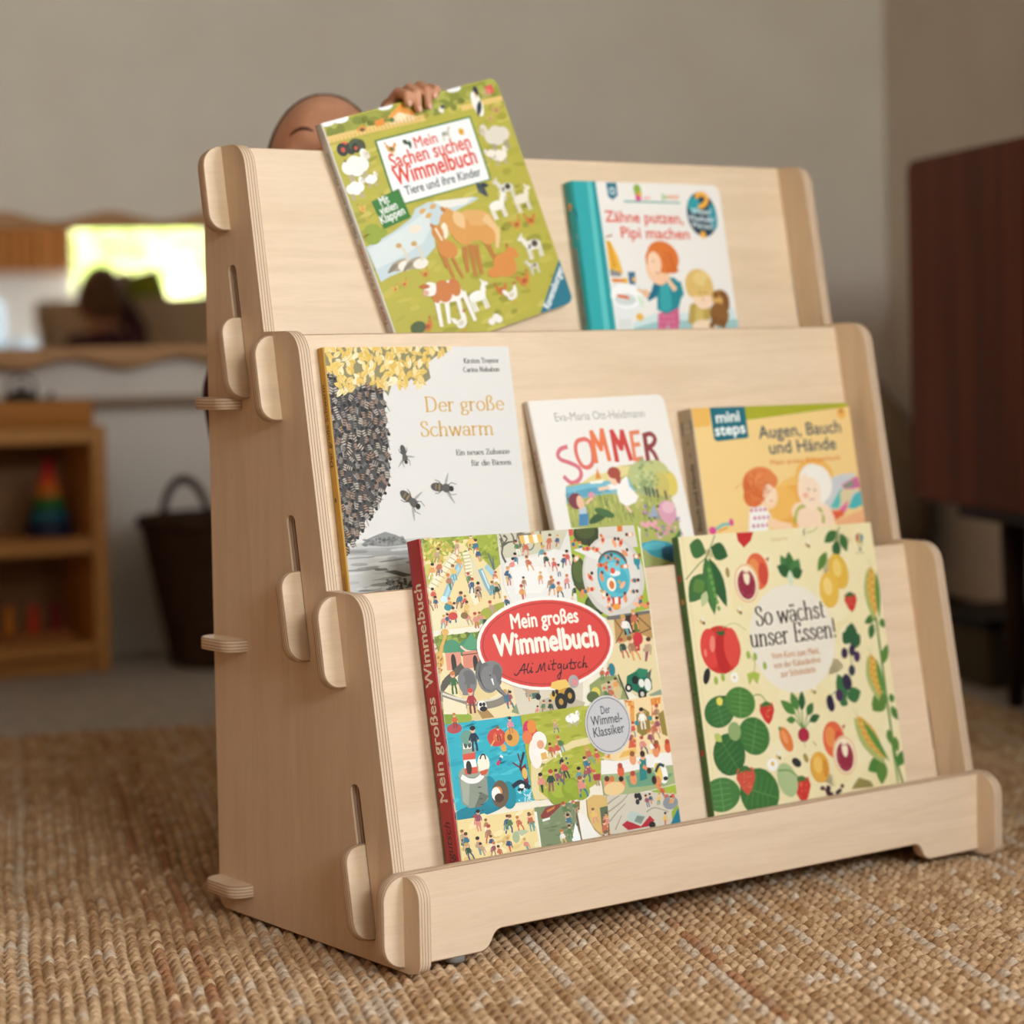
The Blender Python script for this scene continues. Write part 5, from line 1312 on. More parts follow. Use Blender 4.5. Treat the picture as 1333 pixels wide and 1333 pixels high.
    A.ell('#2b2a26', *(128.4, 154.6), 7, 8); A.ell('#b98f3a', *(128.4, 154.6), 2.6, 3); A.ell('#2b2a26', *(139.0, 150.2), 6.4, 7.4); A.ell('#b98f3a', *(139.0, 150.2), 2.4, 2.8); A.ell('#2b2a26', *(121.1, 146.6), 2, 3); A.ell('#2b2a26', *(125.1, 145.0), 2, 3)
    crowd([(93.6, 143.1), (93.1, 139.1)], 19); A.ell('#b9a078', *(100.4, 142.7), 6, 5); A.poly('#4a6a5c', [(94.7, 144.1), (105.6, 144.2), (104.8, 149.0), (96.3, 149.2)]); A.ell('#2b2a26', *(103.8, 147.9), 3); crowd([(99.5, 159.2), (106.0, 156.9), (115.4, 158.8)], 13)
    # ---- sea and lighthouse
    A.poly('#33abb8', [(0.2, 162.4), (81.6, 162.5), (83.4, 235.7), (85.5, 237.4), (1.3, 236.3)]); 
    A.begin(6)
    for _ in range(110): A.ell(rnd.choice(['#2ba3b2', '#40b5c0', '#2a9cac', '#4abcc6']), rnd.uniform(0, 95), rnd.uniform((1.0, 162.9)[1], (1.4, 235.4)[1]), rnd.uniform(3, 9), rnd.uniform(.8, 2), rnd.uniform(-14, 4), n=8)
    A.end()
    A.ell('#1d7f90', *(25.7, 238.4), 30, 6, -6); A.ell('#1f8796', *(39.3, 224.8), 8, 14); A.ell('#1f8a98', *(58.6, 229.6), 8, 12)
    A.poly('#8d9480', [(8.4, 206.9), (12.5, 203.2), (38.2, 205.2), (36.4, 230.4), (27.1, 236.1), (15.7, 235.9), (8.7, 231.3)]); A.ell('#99a08a', *(24.4, 207.0), 16, 8); A.poly('#a3a994', [(9.7, 211.3), (19.1, 214.0), (15.0, 233.8), (9.5, 229.7)]); A.poly('#6a7060', [(29.1, 223.6), (37.3, 228.0), (28.1, 236.2), (20.9, 236.1)])
    for k in range(6): A.line('#6f7564', .7, [(8.9, 209.9), (37.2, 211.8)] if k == 0 else [(17 + k * .3, 241 + k * 7.5), (48, 238 + k * 7.5)])
    A.line('#f0ece2', 4.5, [(12.2, 209.0), (18.3, 212.7), (26.5, 213.2), (32.7, 210.1)], smooth=4)
    for k in range(6): A.line('#4a4e44', .8, [((27.2, 219.2)[0], (27.2, 219.2)[1] + k * 5), ((30.2, 219.5)[0], (30.2, 219.5)[1] + k * 5)])
    A.poly('#d8563c', [(15.6, 186.6), (29.1, 186.3), (28.0, 195.6), (15.0, 195.0)]); A.poly('#f0ece2', [(15.4, 194.6), (28.3, 194.9), (28.4, 202.4), (15.3, 202.2)]); A.poly('#d8563c', [(15.3, 201.8), (28.9, 201.6), (28.7, 207.1), (15.5, 207.3)]); A.ell('#38332c', *(20.2, 201.5), 3, 6); A.poly('#38332c', [(18.3, 201.3), (22.4, 201.5), (21.9, 206.3), (17.7, 206.4)])
    A.poly('#e6d8b4', [(30.8, 199.2), (35.5, 195.5), (41.5, 197.9), (40.5, 205.4), (33.5, 208.9), (29.4, 205.0)]); A.ell('#efe6cc', *(36.0, 199.4), 6.4, 8); A.poly('#cf5a3c', [(30.8, 206.0), (40.6, 204.6), (37.6, 208.9), (32.3, 209.8)]); A.line('#2f3c40', 1.4, [(33.0, 195.2), (35.0, 192.1), (38.1, 192.4), (38.6, 195.9)], smooth=3)
    A.poly('#8f9a80', [(15.7, 179.6), (28.0, 179.0), (28.3, 188.5), (15.4, 189.0)]); A.poly('#eee8da', [(17.3, 176.9), (27.1, 177.0), (26.4, 185.4), (16.6, 185.4)]); A.ell('#4a5a52', *(19.6, 180.9), 2, 4); A.ell('#4a5a52', *(23.6, 180.9), 2, 4); A.ell('#6d9a86', *(22.1, 175.5), 7, 6); A.poly('#6d9a86', [(17.5, 175.5), (23.6, 170.0), (27.4, 175.6)]); A.poly('#98a28a', [(15.4, 185.2), (27.6, 185.6), (27.5, 189.4), (15.4, 189.5)])
    A.kid(*(29.0, 187.6), 22, '#22303e', '#2a3a48', '#2a2420')
    A.ell('#b04a4a', *(10.2, 166.7), 8, 4.4); A.kid(*(11.5, 165.9), 13, '#d9603c', '#8a3a3a', '#c8743a'); A.ell('#c8473a', *(53.3, 178.7), 10, 8); A.line('#e0b45a', 1.2, [(46.3, 185.6), (54.9, 176.0)]); A.ell('#d96a3c', *(54.5, 178.4), 5, 4.4); A.kid(*(55.7, 181.8), 13, '#c8473a', '#7a3030', '#8a5a30')
    A.ell('#dca04a', *(69.6, 180.4), 8, 8); A.ell('#7a5a2c', *(67.3, 180.2), 3, 3); A.kid(*(69.6, 176.6), 15, '#d98a9a', '#c87a4a', '#2f2620'); A.ell('#dca04a', *(59.4, 188.5), 3, 3.4)
    A.line('#c8365a', 3, [(50.8, 201.9), (53.6, 198.8)]); A.line('#f0ece2', 3, [(53.7, 198.4), (55.9, 195.7)]); A.ell('#2f6a9a', *(54.3, 198.0), 2)
    A.ell('#6d5a44', *(49.4, 227.7), 9, 12, 10); A.ell('#d98a4a', *(47.1, 225.7), 5, 5); A.ell('#efe8da', *(45.2, 227.2), 5, 6); A.ell('#4a3a2c', *(47.8, 230.9), 5, 4); A.line('#6d5a44', 2, [(50.4, 234.6), (51.3, 236.8)])
    A.poly('#7a2c34', [(73.7, 208.2), (80.7, 204.7), (81.4, 223.7), (77.7, 223.3)]); A.line('#3a2c2c', 2.4, [(80.1, 195.2), (74.5, 206.6), (74.6, 209.2)]); A.line('#7a3a3a', 1.4, [(67.2, 202.4), (73.8, 207.4)]); A.line('#6a3438', 1.4, [(73.6, 195.3), (75.4, 204.1)]); A.ell('#e0b45a', *(78.3, 213.0), 3, 5)
    A.line('#24303a', 4, [(64.5, 222.6), (72.9, 219.7), (81.1, 225.4)], smooth=3); A.line('#24303a', 3, [(69.7, 226.6), (77.3, 225.8)]); A.ell('#f0ece2', *(73.4, 223.6), 3, 2)
    for k in range(22): A.ell('#cfe2de', rnd.uniform(68, 88), rnd.uniform((66.5, 226.3)[1], (64.7, 238.0)[1]), rnd.uniform(1, 3), .6, rnd.uniform(0, 180), n=6)
    # ---- park (centre)
    A.poly('#abae3c', [(81.9, 162.1), (152.3, 160.3), (170.7, 170.0), (170.0, 203.6), (162.0, 228.3), (142.0, 235.8), (90.3, 238.0), (83.6, 234.8)])
    A.begin(6)
    for _ in range(70): A.ell(rnd.choice(['#a0a534', '#b5b848', '#989e30', '#bcbc54']), rnd.uniform(94, 176), rnd.uniform((83.4, 161.5)[1], (72.1, 231.5)[1]), rnd.uniform(3, 8), rnd.uniform(1, 2), rnd.uniform(-14, 4), n=8)
    A.end()
    A.poly('#e2cf98', [(86.0, 205.2), (96.2, 201.5), (115.3, 196.8), (134.8, 190.1), (160.0, 188.7), (164.1, 194.1), (137.5, 196.2), (118.4, 200.0), (101.2, 207.9), (91.8, 217.5), (91.6, 229.9), (100.0, 237.7), (85.5, 237.4), (83.5, 228.0)])
    A.ell('#8fa030', *(114.1, 233.5), 14, 12); A.ell('#a2b03c', *(113.2, 231.5), 9, 7); A.ell('#8a9c2c', *(127.8, 232.2), 12, 10); A.ell('#97a834', *(126.9, 230.2), 8, 6); A.ell('#93a430', *(137.0, 236.2), 10, 7)
    A.ell('#c83a5c', *(88.4, 175.6), 6, 8); A.ell('#d94a4a', *(92.7, 178.4), 5, 7); A.ell('#e08a3c', *(92.4, 173.1), 5, 6); A.ell('#e07a4a', *(86.1, 182.1), 5.4, 6)
    crowd([(118.9, 174.8)], 16); A.sheep(*(138.1, 177.7), 14, 1, '#f2efe4'); A.sheep(*(140.9, 176.0), 10, -1, '#f2efe4')
    A.ell('#f0eadc', *(98.7, 186.3), 8, 8); A.ell('#efe6d6', *(92.7, 197.3), 7, 13); A.poly('#f0eadc', [(89.0, 194.0), (99.1, 191.2), (106.7, 196.9), (104.3, 204.3), (95.8, 204.4)]); A.poly('#e0b05a', [(98.0, 197.9), (104.3, 196.6), (105.1, 203.0), (98.9, 203.8)]); A.ell('#e2a47c', *(99.4, 189.8), 4, 4)
    crowd([(110.6, 195.3), (117.2, 196.0), (123.4, 191.8)], 17); crowd([(116.4, 219.3), (118.1, 216.5), (95.0, 223.6), (104.7, 223.7), (124.6, 214.3), (153.5, 204.8), (160.9, 205.6), (144.6, 220.5), (136.8, 222.5), (157.6, 224.9), (140.0, 232.7), (149.7, 212.2)], 19)
    for p in ((120.7, 204.7), (125.6, 204.9), (118.2, 208.3), (126.4, 209.2)): A.ell('#3a5a6a', *p, 1.2)
    A.poly('#a83a3a', [(153.0, 222.4), (161.7, 222.4), (160.1, 228.1), (153.3, 227.8)])
    # ---- orange street (right)
    A.poly('#ecd09a', [(200.8, 160.0), (243.9, 158.9), (246.8, 211.8), (186.2, 214.3), (163.1, 208.8), (180.3, 204.7), (201.2, 187.0)])
    A.poly('#e09a4a', [(205.7, 161.4), (210.8, 161.9), (207.5, 187.6), (202.8, 189.1)]); A.poly('#e08a3c', [(230.3, 161.7), (242.9, 160.9), (241.2, 166.8), (230.5, 167.8)]); A.poly('#e6b45c', [(190.3, 205.8), (206.0, 203.5), (205.0, 209.3), (184.2, 211.1)])
    A.poly('#8f7a3a', [(211.2, 174.0), (221.1, 169.4), (226.9, 173.5), (225.6, 191.5), (215.4, 194.4), (209.7, 189.9)]); A.poly('#a8924a', [(212.5, 174.1), (220.8, 170.9), (224.2, 173.7), (215.8, 177.4)]); A.kid(*(217.9, 187.7), 20, '#efe8da', '#e8d8c0', '#2a2420'); A.ell('#2f8a92', *(227.2, 179.1), 2.4); A.ell('#2f8a92', *(210.5, 181.9), 2.4)
    A.poly('#94823e', [(236.8, 176.5), (244.0, 173.1), (244.8, 197.5), (238.7, 194.8)])
    A.poly('#d8623c', [(199.5, 196.8), (207.2, 196.6), (206.0, 203.5), (197.0, 203.5)]); A.poly('#e07a4a', [(231.7, 164.9), (230.7, 177.9), (228.7, 177.7)])
    crowd([(232.9, 176.1), (233.1, 186.2), (231.6, 191.1), (225.9, 197.5), (203.7, 187.2), (202.2, 196.1), (215.1, 203.4)], 17)
    A.begin(6)
    for _ in range(40): A.leaf(rnd.choice(['#e08a3c', '#d9702f', '#eab45c']), *(lambda x, y: (x, y, x + rnd.uniform(-5, 5), y + rnd.uniform(-4, 4)))(*rnd.choice([(171.8, 209.7), (207.5, 165.6), (204.3, 162.3), (237.8, 163.4), (203.6, 195.2)])), 1.6)
    A.end()
    # ---- lake with bathers
    A.poly('#ece6da', [(164.0, 210.8), (186.3, 213.8), (217.5, 211.7), (246.2, 211.7), (247.4, 227.0), (219.6, 228.9), (186.5, 227.1), (161.7, 224.4)])
    A.poly('#9fae78', [(161.9, 223.4), (184.4, 224.9), (207.6, 223.6), (247.3, 223.9), (246.2, 240.9), (217.0, 243.5), (183.5, 244.6), (162.4, 242.1)]); A.poly('#6d9a78', [(188.9, 228.4), (207.3, 225.5), (232.4, 230.3), (245.2, 231.7), (230.6, 240.1), (192.2, 238.7)]); A.poly('#9fb83a', [(216.8, 244.5), (246.0, 241.9), (246.2, 254.9), (233.9, 250.5)])
    A.poly('#2f8078', [(207.9, 214.6), (215.7, 214.5), (213.7, 233.2), (205.1, 234.2)]); A.ell('#e2a47c', *(212.2, 212.1), 3, 4); A.ell('#3a2a20', *(212.3, 210.1), 3, 3); A.line('#e8b890', 2.4, [(208.7, 217.7), (206.1, 217.4)]); A.line('#e2905e', 3.4, [(211.8, 222.0), (218.8, 226.3)]); A.ell('#3a2a20', *(217.5, 226.1), 3)
    A.ell('#f0ece2', *(230.8, 228.1), 7, 12, -20); A.ell('#e6c05a', *(228.1, 228.8), 4, 9, -10); A.line('#24443a', 3, [(225.1, 227.5), (229.9, 222.0), (234.9, 223.6)], smooth=3); A.ell('#d98a58', *(225.8, 237.6), 4, 6); A.ell('#3a2a20', *(221.7, 235.1), 3, 4); A.ell('#2a2a2a', *(235.4, 235.2), 3, 2)
    for p in ((184.7, 223.0), (197.9, 231.4), (167.8, 232.9), (183.9, 234.8), (173.4, 233.5), (200.4, 213.8), (230.0, 207.0), (228.2, 209.8), (243.0, 207.4)):
        A.ell(rnd.choice(['#e2905e', '#d8623c', '#e8a070']), p[0], p[1], 4, 5.4); A.ell(rnd.choice(HAIR), p[0], p[1] - 5, 3, 2.6)
    A.ell('#e6c58a', *(174.6, 237.6), 12, 6); A.poly('#efe8da', [(221.6, 203.1), (224.5, 201.4), (227.5, 206.7), (222.2, 207.2)])
    # ---- beach (bottom left)
    A.poly('#e8d292', [(0.0, 244.5), (82.3, 244.2), (86.1, 277.3), (-1.6, 281.8)])
    A.begin(6)
    for _ in range(70): A.ell(rnd.choice(['#e2c680', '#eedba4', '#dcbc74', '#f0e0b0']), rnd.uniform(2, 90), rnd.uniform((1.0, 244.6)[1], A.h), rnd.uniform(3, 8), rnd.uniform(1.4, 3), rnd.uniform(-30, 10), n=8)
    A.end()
    A.poly('#b8c09a', [(59.9, 261.2), (69.5, 260.7), (74.5, 263.1), (66.5, 266.3)]); A.ell('#a8b48c', *(60.1, 266.4), 4, 5)
    crowd([(22.9, 249.8), (30.4, 251.6), (50.7, 252.5), (53.4, 255.3), (66.8, 254.4), (78.5, 251.6), (78.7, 256.8), (5.4, 259.4), (6.8, 263.7), (31.0, 261.0), (33.3, 266.3), (20.8, 269.7), (24.8, 271.1), (33.8, 273.1), (52.4, 271.3), (71.7, 273.8), (22.3, 247.2), (79.1, 254.3), (11.1, 272.6), (41.7, 275.8)], 16)
    # ---- river, boats, harbour (bottom centre)
    A.poly('#7d8a64', [(83.5, 243.7), (121.2, 243.9), (128.6, 243.9), (125.8, 286.8), (84.3, 281.4)])
    A.begin(5)
    for _ in range(40): A.ell(rnd.choice(['#6f7c58', '#8a9670', '#66724f']), rnd.uniform(93, 128), rnd.uniform((84.9, 244.7)[1], A.h), rnd.uniform(2, 5), rnd.uniform(.8, 1.6), n=7)
    A.end()
    A.poly('#ece6d6', [(82.4, 247.0), (85.6, 247.4), (85.9, 281.6), (84.3, 281.4)]); A.poly('#8a4038', [(89.3, 251.2), (95.7, 245.1), (113.3, 243.4), (110.6, 246.9), (97.5, 254.0), (89.9, 253.9)]); A.poly('#c9803c', [(96.3, 247.8), (106.6, 244.7), (105.1, 247.1), (97.1, 249.6)]); A.line('#e6e2d6', 2, [(91.2, 255.8), (98.4, 254.9)])
    A.poly('#e9e4d8', [(128.9, 251.7), (137.9, 257.2), (144.1, 266.6), (148.5, 276.7), (146.8, 289.6), (129.0, 287.2)]); A.poly('#eef0ea', [(119.8, 276.5), (126.1, 261.8), (129.8, 276.1), (128.4, 287.1)]); A.line('#7a5f3a', 1.6, [(128.9, 251.7), (130.4, 278.8)]); A.poly('#8a6a3a', [(128.0, 243.8), (134.1, 243.7), (132.8, 251.3), (127.3, 251.5)])
    A.poly('#d3b06a', [(141.9, 243.7), (149.7, 240.3), (160.6, 241.6), (164.6, 244.7), (163.7, 276.1), (153.5, 276.5), (144.9, 268.5), (141.2, 257.6)]); A.poly('#5a6a4c', [(155.4, 252.3), (164.5, 251.7), (162.9, 274.2), (154.6, 276.7)])
    crowd([(148.8, 258.5), (158.4, 261.4), (158.6, 266.7), (158.8, 272.0), (119.7, 250.6), (119.3, 260.1), (118.9, 268.7), (111.1, 272.9), (129.6, 247.5)], 15)
    A.poly('#cdc3ac', [(164.7, 242.9), (213.5, 245.1), (246.3, 250.7), (246.7, 281.2), (184.1, 282.2), (163.5, 276.9)])
    for pts in ([(164.8, 250.0), (174.6, 245.8), (179.3, 244.6)], [(164.7, 257.0), (180.6, 250.1), (189.6, 244.1)], [(164.4, 265.7), (174.7, 258.2), (184.8, 252.3)], [(169.8, 273.3), (178.5, 262.1)], [(208.2, 262.2), (217.9, 259.8), (233.2, 265.3)]): A.line('#9c9380', 1.4, pts, .8, smooth=3)
    A.poly('#b02c34', [(177.6, 270.4), (184.4, 267.3), (199.1, 274.4), (211.0, 266.1), (215.8, 271.1), (208.1, 275.5), (184.0, 276.0)]); A.poly('#b5c2b4', [(185.2, 263.0), (190.4, 259.2), (206.4, 265.6), (199.3, 273.5), (185.4, 268.3)]); A.poly('#7d8a7c', [(196.3, 264.3), (205.2, 266.3), (199.5, 272.2), (192.1, 269.1)]); A.ell('#2a2624', *(212.3, 274.7), 4, 3)
    for p in ((198.3, 246.9), (202.5, 249.1), (199.0, 252.3), (201.7, 246.8)): A.ell('#2c2c2a', *p, 2.4, 2.6)
    crowd([(214.9, 250.6), (211.0, 252.8), (230.8, 246.2), (234.2, 252.9), (227.3, 271.7), (222.7, 252.4), (235.9, 256.7), (240.3, 251.8)], 13); A.ell('#8a8f90', *(236.9, 257.7), 9, 6)
    A.poly('#93a83a', [(236.6, 265.7), (244.6, 260.4), (246.4, 263.3), (236.3, 273.7)]); A.poly('#1f7488', [(245.3, 263.1), (249.9, 276.2), (246.7, 293.7), (226.2, 291.1), (234.1, 276.1)])
    # ---- title oval
    A.ell('#efe8da', *(120.4, 101.4), 76.5, 42, 1)
    A.ell('#d4473c', *(120.4, 101.4), 73, 39, 1); A.ell('#9a2f2a', *(120.4, 101.4), 70.4, 36.6, 1); A.ell('#d4473c', *(120.4, 101.4), 69.6, 36, 1)
    A.fit('#f1e8d4', 'Mein großes', *(84.3, 85.7), *(159.5, 85.0), 19, .026)
    A.fit('#f1e8d4', 'Wimmelbuch', *(63.3, 108.4), *(178.2, 108.2), 27.5, .035)
    K = '#2a1c1c'; w = 1.15
    for pts in ([(80.6, 125.4), (83.0, 127.0), (88.6, 122.1), (93.2, 117.2), (92.5, 121.5), (91.3, 126.3)], [(86.6, 123.0), (94.5, 122.7)], [(97.8, 117.6), (95.1, 122.7), (95.8, 126.2), (98.5, 124.0)], [(100.2, 121.2), (99.1, 126.0), (101.1, 125.2)], [(101.6, 117.9), (102.3, 118.2)],
                [(104.3, 126.0), (106.9, 125.2), (111.0, 118.7), (110.1, 125.5), (115.4, 118.1), (114.3, 124.4), (115.7, 126.0)], [(119.8, 120.9), (118.6, 124.7), (120.8, 124.4)], [(122.0, 117.4), (122.7, 117.6)], [(126.1, 116.5), (123.2, 125.1), (125.9, 125.2)], [(122.3, 120.6), (128.6, 120.2)],
                [(133.4, 121.1), (130.2, 121.3), (129.4, 124.7), (132.3, 124.0), (133.7, 121.1), (132.1, 128.9), (129.3, 134.5), (127.8, 131.9), (132.9, 127.5)], [(136.7, 121.4), (135.4, 125.7), (138.9, 125.0), (140.4, 121.2), (140.0, 125.6)],
                [(145.7, 117.7), (143.1, 125.9), (145.6, 125.9)], [(142.0, 121.3), (147.7, 120.8)]): A.line(K, w, pts, smooth=3)
    for pts in ([(151.1, 121.1), (147.8, 121.8), (149.3, 124.4), (147.0, 126.7), (144.9, 126.0)], [(155.5, 121.0), (152.4, 122.7), (152.4, 126.2), (155.7, 125.5)], [(160.6, 116.4), (157.0, 126.6), (159.6, 122.8), (161.4, 123.0), (160.6, 126.4), (162.8, 125.8)]): A.line(K, w, pts, smooth=3)
    # elephant's head and loader in front of the oval
    A.ell(E1, *(56.5, 120.8), 12, 9); A.ell(E2, *(49.2, 121.6), 6, 9, 15); A.ell(E1, *(53.2, 126.8), 9, 11); A.ell(E2, *(62.3, 123.3), 5, 8); A.line(E1, 6, [(57.4, 126.2), (60.7, 135.2), (68.4, 142.9)], 2.2, smooth=3); A.line('#f0ece0', 2, [(55.9, 128.0), (56.9, 132.9)], 1); A.ell('#2a2826', *(54.5, 124.5), .8, n=6)
    A.poly('#e8c062', [(120.3, 136.7), (127.9, 135.4), (136.6, 135.2), (140.5, 141.5), (127.7, 144.2), (118.3, 141.4)]); A.ell('#a8a29a', *(144.8, 137.9), 6, 6); A.ell('#d98a8a', *(145.9, 139.0), 3.4, 3.4)
    # round sticker
    A.ell('#cfcbc6', *(177.5, 180.1), 26.3, 26.5); A.ell('#4a5258', *(177.5, 180.1), 24.6, 24.8); A.ell('#c4c1be', *(177.5, 180.1), 23.9, 24.1)
    A.fit('#3c3f42', 'Der', *(171.2, 170.1), *(181.9, 169.6), 10.6, .006); A.fit('#3c3f42', 'Wimmel-', *(158.4, 179.5), *(194.2, 178.8), 12.4, .008); A.fit('#3c3f42', 'Klassiker', *(159.6, 189.9), *(195.2, 188.6), 12.4, .008)
    A.line('#c9b98e', .5, [(.5, 1), (.6, A.h - 1)])

def spine_busy(S):
    S.poly('#b22f33', [(0, 0), (S.w, 0), (S.w, S.h), (0, S.h)])
    S.fit('#e8dcc8', 'Mein großes', S.w * .74, 228, S.w * .74, 138, 17, .02)
    S.fit('#e8dcc8', 'Wimmelbuch', S.w * .74, 129, S.w * .74, 39, 17, .02)
    P = [(.75, 314), (.5, 309), (.3, 303), (.7, 300), (.72, 306), (.45, 303)]
    S.line('#3a1216', 1, [(S.w * u, v) for u, v in P], smooth=3)
    S.fit('#3a1216', 'Ali Mitgutsch', S.w * .68, 312, S.w * .68, 246, 13.5, -.004, .25)

def art_food(A):
    rnd = random.Random(2)
    G1, G2, G3 = '#3f6a35', '#2f5a30', '#5b8038'
    A.poly('#e9d9a8', [(0, 0), (A.w, 0), (A.w, A.h), (0, A.h)])
    A.begin(4)
    for _ in range(60): A.ell(rnd.choice(['#ead9aa', '#e8d6a2', '#ebdcb0']), rnd.uniform(0, A.w), rnd.uniform(0, A.h), rnd.uniform(8, 22), rnd.uniform(6, 14), n=9)
    A.end()
    A.ell('#e6dcc6', *(129.0, 107.5), 56, 53)
    A.line('#d8c48e', .5, [(4.5, 0), (4.5, A.h)])
    A.fit('#cfa878', 'Usborne', *(117.5, 11.7), *(139.7, 11.0), 6, .0)
    # balloon emblem
    A.ell('#d8c45a', *(236.9, 15.4), 5, 6); A.poly('#c8503c', [(232.0, 12.3), (236.6, 10.2), (234.1, 19.9), (232.0, 17.4)]); A.poly('#3f7a9a', [(239.2, 10.3), (243.2, 13.4), (240.8, 18.7), (238.0, 20.1)]); A.poly('#8a4a86', [(234.5, 11.0), (237.0, 10.2), (235.0, 20.2)]); A.line('#5a5a5a', .7, [(234.6, 20.6), (236.1, 26.6)]); A.line('#5a5a5a', .7, [(240.3, 19.8), (236.7, 26.6)]); A.poly('#5a5a5a', [(234.2, 26.0), (238.1, 26.0), (237.1, 28.1), (234.5, 28.1)]); A.line('#8a8478', .6, [(228.6, 29.9), (241.6, 30.0)])
    # peas
    A.leaf(G1, *(30.9, 20.5), *(32.7, 77.2), 17); A.leaf(G2, *(35.0, 21.9), *(49.4, 70.8), 16); A.leaf('#487a3a', *(34.5, 25.2), *(31.9, 73.9), 9)
    for k in range(7): A.ell('#6d9a48', (32.9, 34.0)[0] + k * 1.0, (32.9, 34.0)[1] + k * 6.2, 2.2, 2.6)
    A.leaf(G1, *(12.7, 8.2), *(31.5, 17.2), 20); A.leaf(G2, *(39.1, 12.1), *(59.1, 22.3), 18); A.leaf(G1, *(28.1, 37.0), *(3.4, 62.8), 22); A.leaf(G3, *(25.3, 44.6), *(9.5, 52.3), 14); A.leaf('#b8c08a', *(26.6, 53.5), *(18.3, 68.4), 9); A.line(G1, 1, [(2.8, 40.8), (22.6, 26.6), (32.3, 20.6), (45.9, 1.3)], smooth=3)
    # tomato
    A.ell('#c8352c', *(34.8, 110.6), 25, 23); A.ell('#d8453a', *(21.5, 108.3), 12, 19); A.ell('#b82a26', *(36.5, 114.0), 9, 20); A.ell('#d84a3c', *(49.0, 109.6), 10, 19); A.ell('#e88070', *(25.1, 104.2), 3.4, 8, 10); A.ell('#e88070', *(15.0, 112.1), 1.8, 4); A.poly(G2, [(30.1, 92.5), (35.1, 97.3), (42.5, 96.9), (41.8, 92.4), (35.7, 93.6)]); A.line(G2, 1, [(35.6, 94.1), (33.6, 89.0)]); A.line('#a0a868', .6, [(40.7, 90.1), (56.0, 86.9), (69.4, 94.7)], smooth=3)
    # cut fruits
    for a, b, s in (((94.3, 39.3), (78.3, 49.9), 1), ((164.5, 210.5), (176.3, 227.6), 1)):
        A.ell('#dc6440', a[0], a[1], 14.5, 18); A.ell('#e28a4a', a[0] - 4, a[1] - 3, 7, 10); A.ell('#c84a36', a[0] + 7, a[1] + 3, 6, 11); A.poly('#a83a2c', [(a[0] + 13, a[1] - 12), (a[0] + 18, a[1] - 13), (a[0] + 15, a[1] - 8)])
        A.ell('#e9cfa0', b[0], b[1], 16, 19.5); A.ell('#dca070', b[0], b[1], 15, 18.4); A.ell('#efdcb8', b[0], b[1], 14, 17.4); A.ell('#8f2c3c', b[0], b[1] + 1, 11.5, 14.6); A.ell('#efdcb8', b[0] + 1, b[1] - 7, 4, 8.5)
        A.begin(3)
        for k in range(30):
            t = rnd.uniform(0, 6.28); A.ell('#b0485a', b[0] + 9 * math.cos(t), b[1] + 1 + 11.5 * math.sin(t), 1.1, .9, n=6)
        A.end()
    # pak choi, hanging strawberry
    for u, v, ww in (((136.9, 47.9), (127.2, 25.5), 13), ((136.9, 47.9), (138.5, 22.8), 14), ((138.5, 48.0), (151.0, 30.5), 14), ((137.1, 46.7), (120.8, 35.4), 12), ((138.7, 46.8), (153.5, 42.1), 12)): A.leaf(rnd.choice([G1, '#4a7a42', G2]), *u, *v, ww)
    A.leaf('#cfd8b4', *(136.7, 41.0), *(135.8, 57.4), 8)
    def berry(x, y, r, c='#c8352e'):
        A.poly(c, [(x - r * .8, y - r * .7), (x + r * .8, y - r * .7), (x + r * .95, y), (x + r * .5, y + r * .9), (x, y + r * 1.35), (x - r * .5, y + r * .9), (x - r * .95, y)])
        A.begin(2)
        for k in range(12): A.ell('#e8a060', x + rnd.uniform(-.55, .55) * r, y + rnd.uniform(-.5, .8) * r, .5, .7, n=5)
        A.end()
        for k in (-1, -.4, .2, .8): A.leaf(G1, x, y - r * .9, x + k * r * .8, y - r * .35, 3.4)
    A.poly('#c2302c', [(73.7, 0.2), (95.8, 0.6), (91.4, 8.5), (81.2, 15.4), (74.4, 8.0)])
    berry(*(213.2, 76.4), 9); berry(*(82.7, 173.8), 10); berry(*(114.7, 250.7), 12); 
    for u in ((84.6, 162.9),): A.line(G3, .9, [(63.9, 158.6), (76.0, 157.6), (84.0, 166.1)], smooth=3)
    # bee bits
    for u in ((164.3, 17.5), (145.9, 161.1), (88.9, 218.8), (15.8, 82.5), (63.8, 76.3)): A.ell('#c89a4a', u[0], u[1], 3, 1.8, 30); A.ell('#4a3a2a', u[0] + 2, u[1] + 1.4, 1.6); A.leaf('#e6e2d6', u[0], u[1], u[0] + 3, u[1] - 6, 2.6)
    A.line('#8a9a5a', .7, [(164.9, 6.0), (176.1, 4.3), (181.7, 0.0)]); A.line('#8a9a5a', .8, [(207.9, 3.8), (203.7, 17.6)])
    # lemons and twig
    A.line(G1, 1.2, [(211.5, 1.7), (205.7, 15.4), (201.8, 36.1)]); A.leaf(G1, *(207.5, 6.2), *(188.0, 16.6), 11); A.leaf(G1, *(212.4, 8.8), *(217.1, 27.8), 11); A.leaf(G2, *(205.7, 15.4), *(200.7, 33.7), 12); A.leaf(G3, *(189.4, 26.0), *(173.9, 44.7), 10)
    A.ell('#dcae42', *(202.0, 46.6), 13, 18, -12); A.poly('#dcae42', [(205.7, 57.3), (210.7, 61.1), (210.4, 52.9)]); A.ell('#e8c56a', *(200.5, 43.0), 6, 9); A.ell('#e0b248', *(186.0, 64.0), 13, 18, 6); A.poly('#e0b248', [(181.9, 74.0), (184.5, 82.3), (190.3, 74.7)]); A.ell('#ecc976', *(184.5, 60.4), 6, 9)
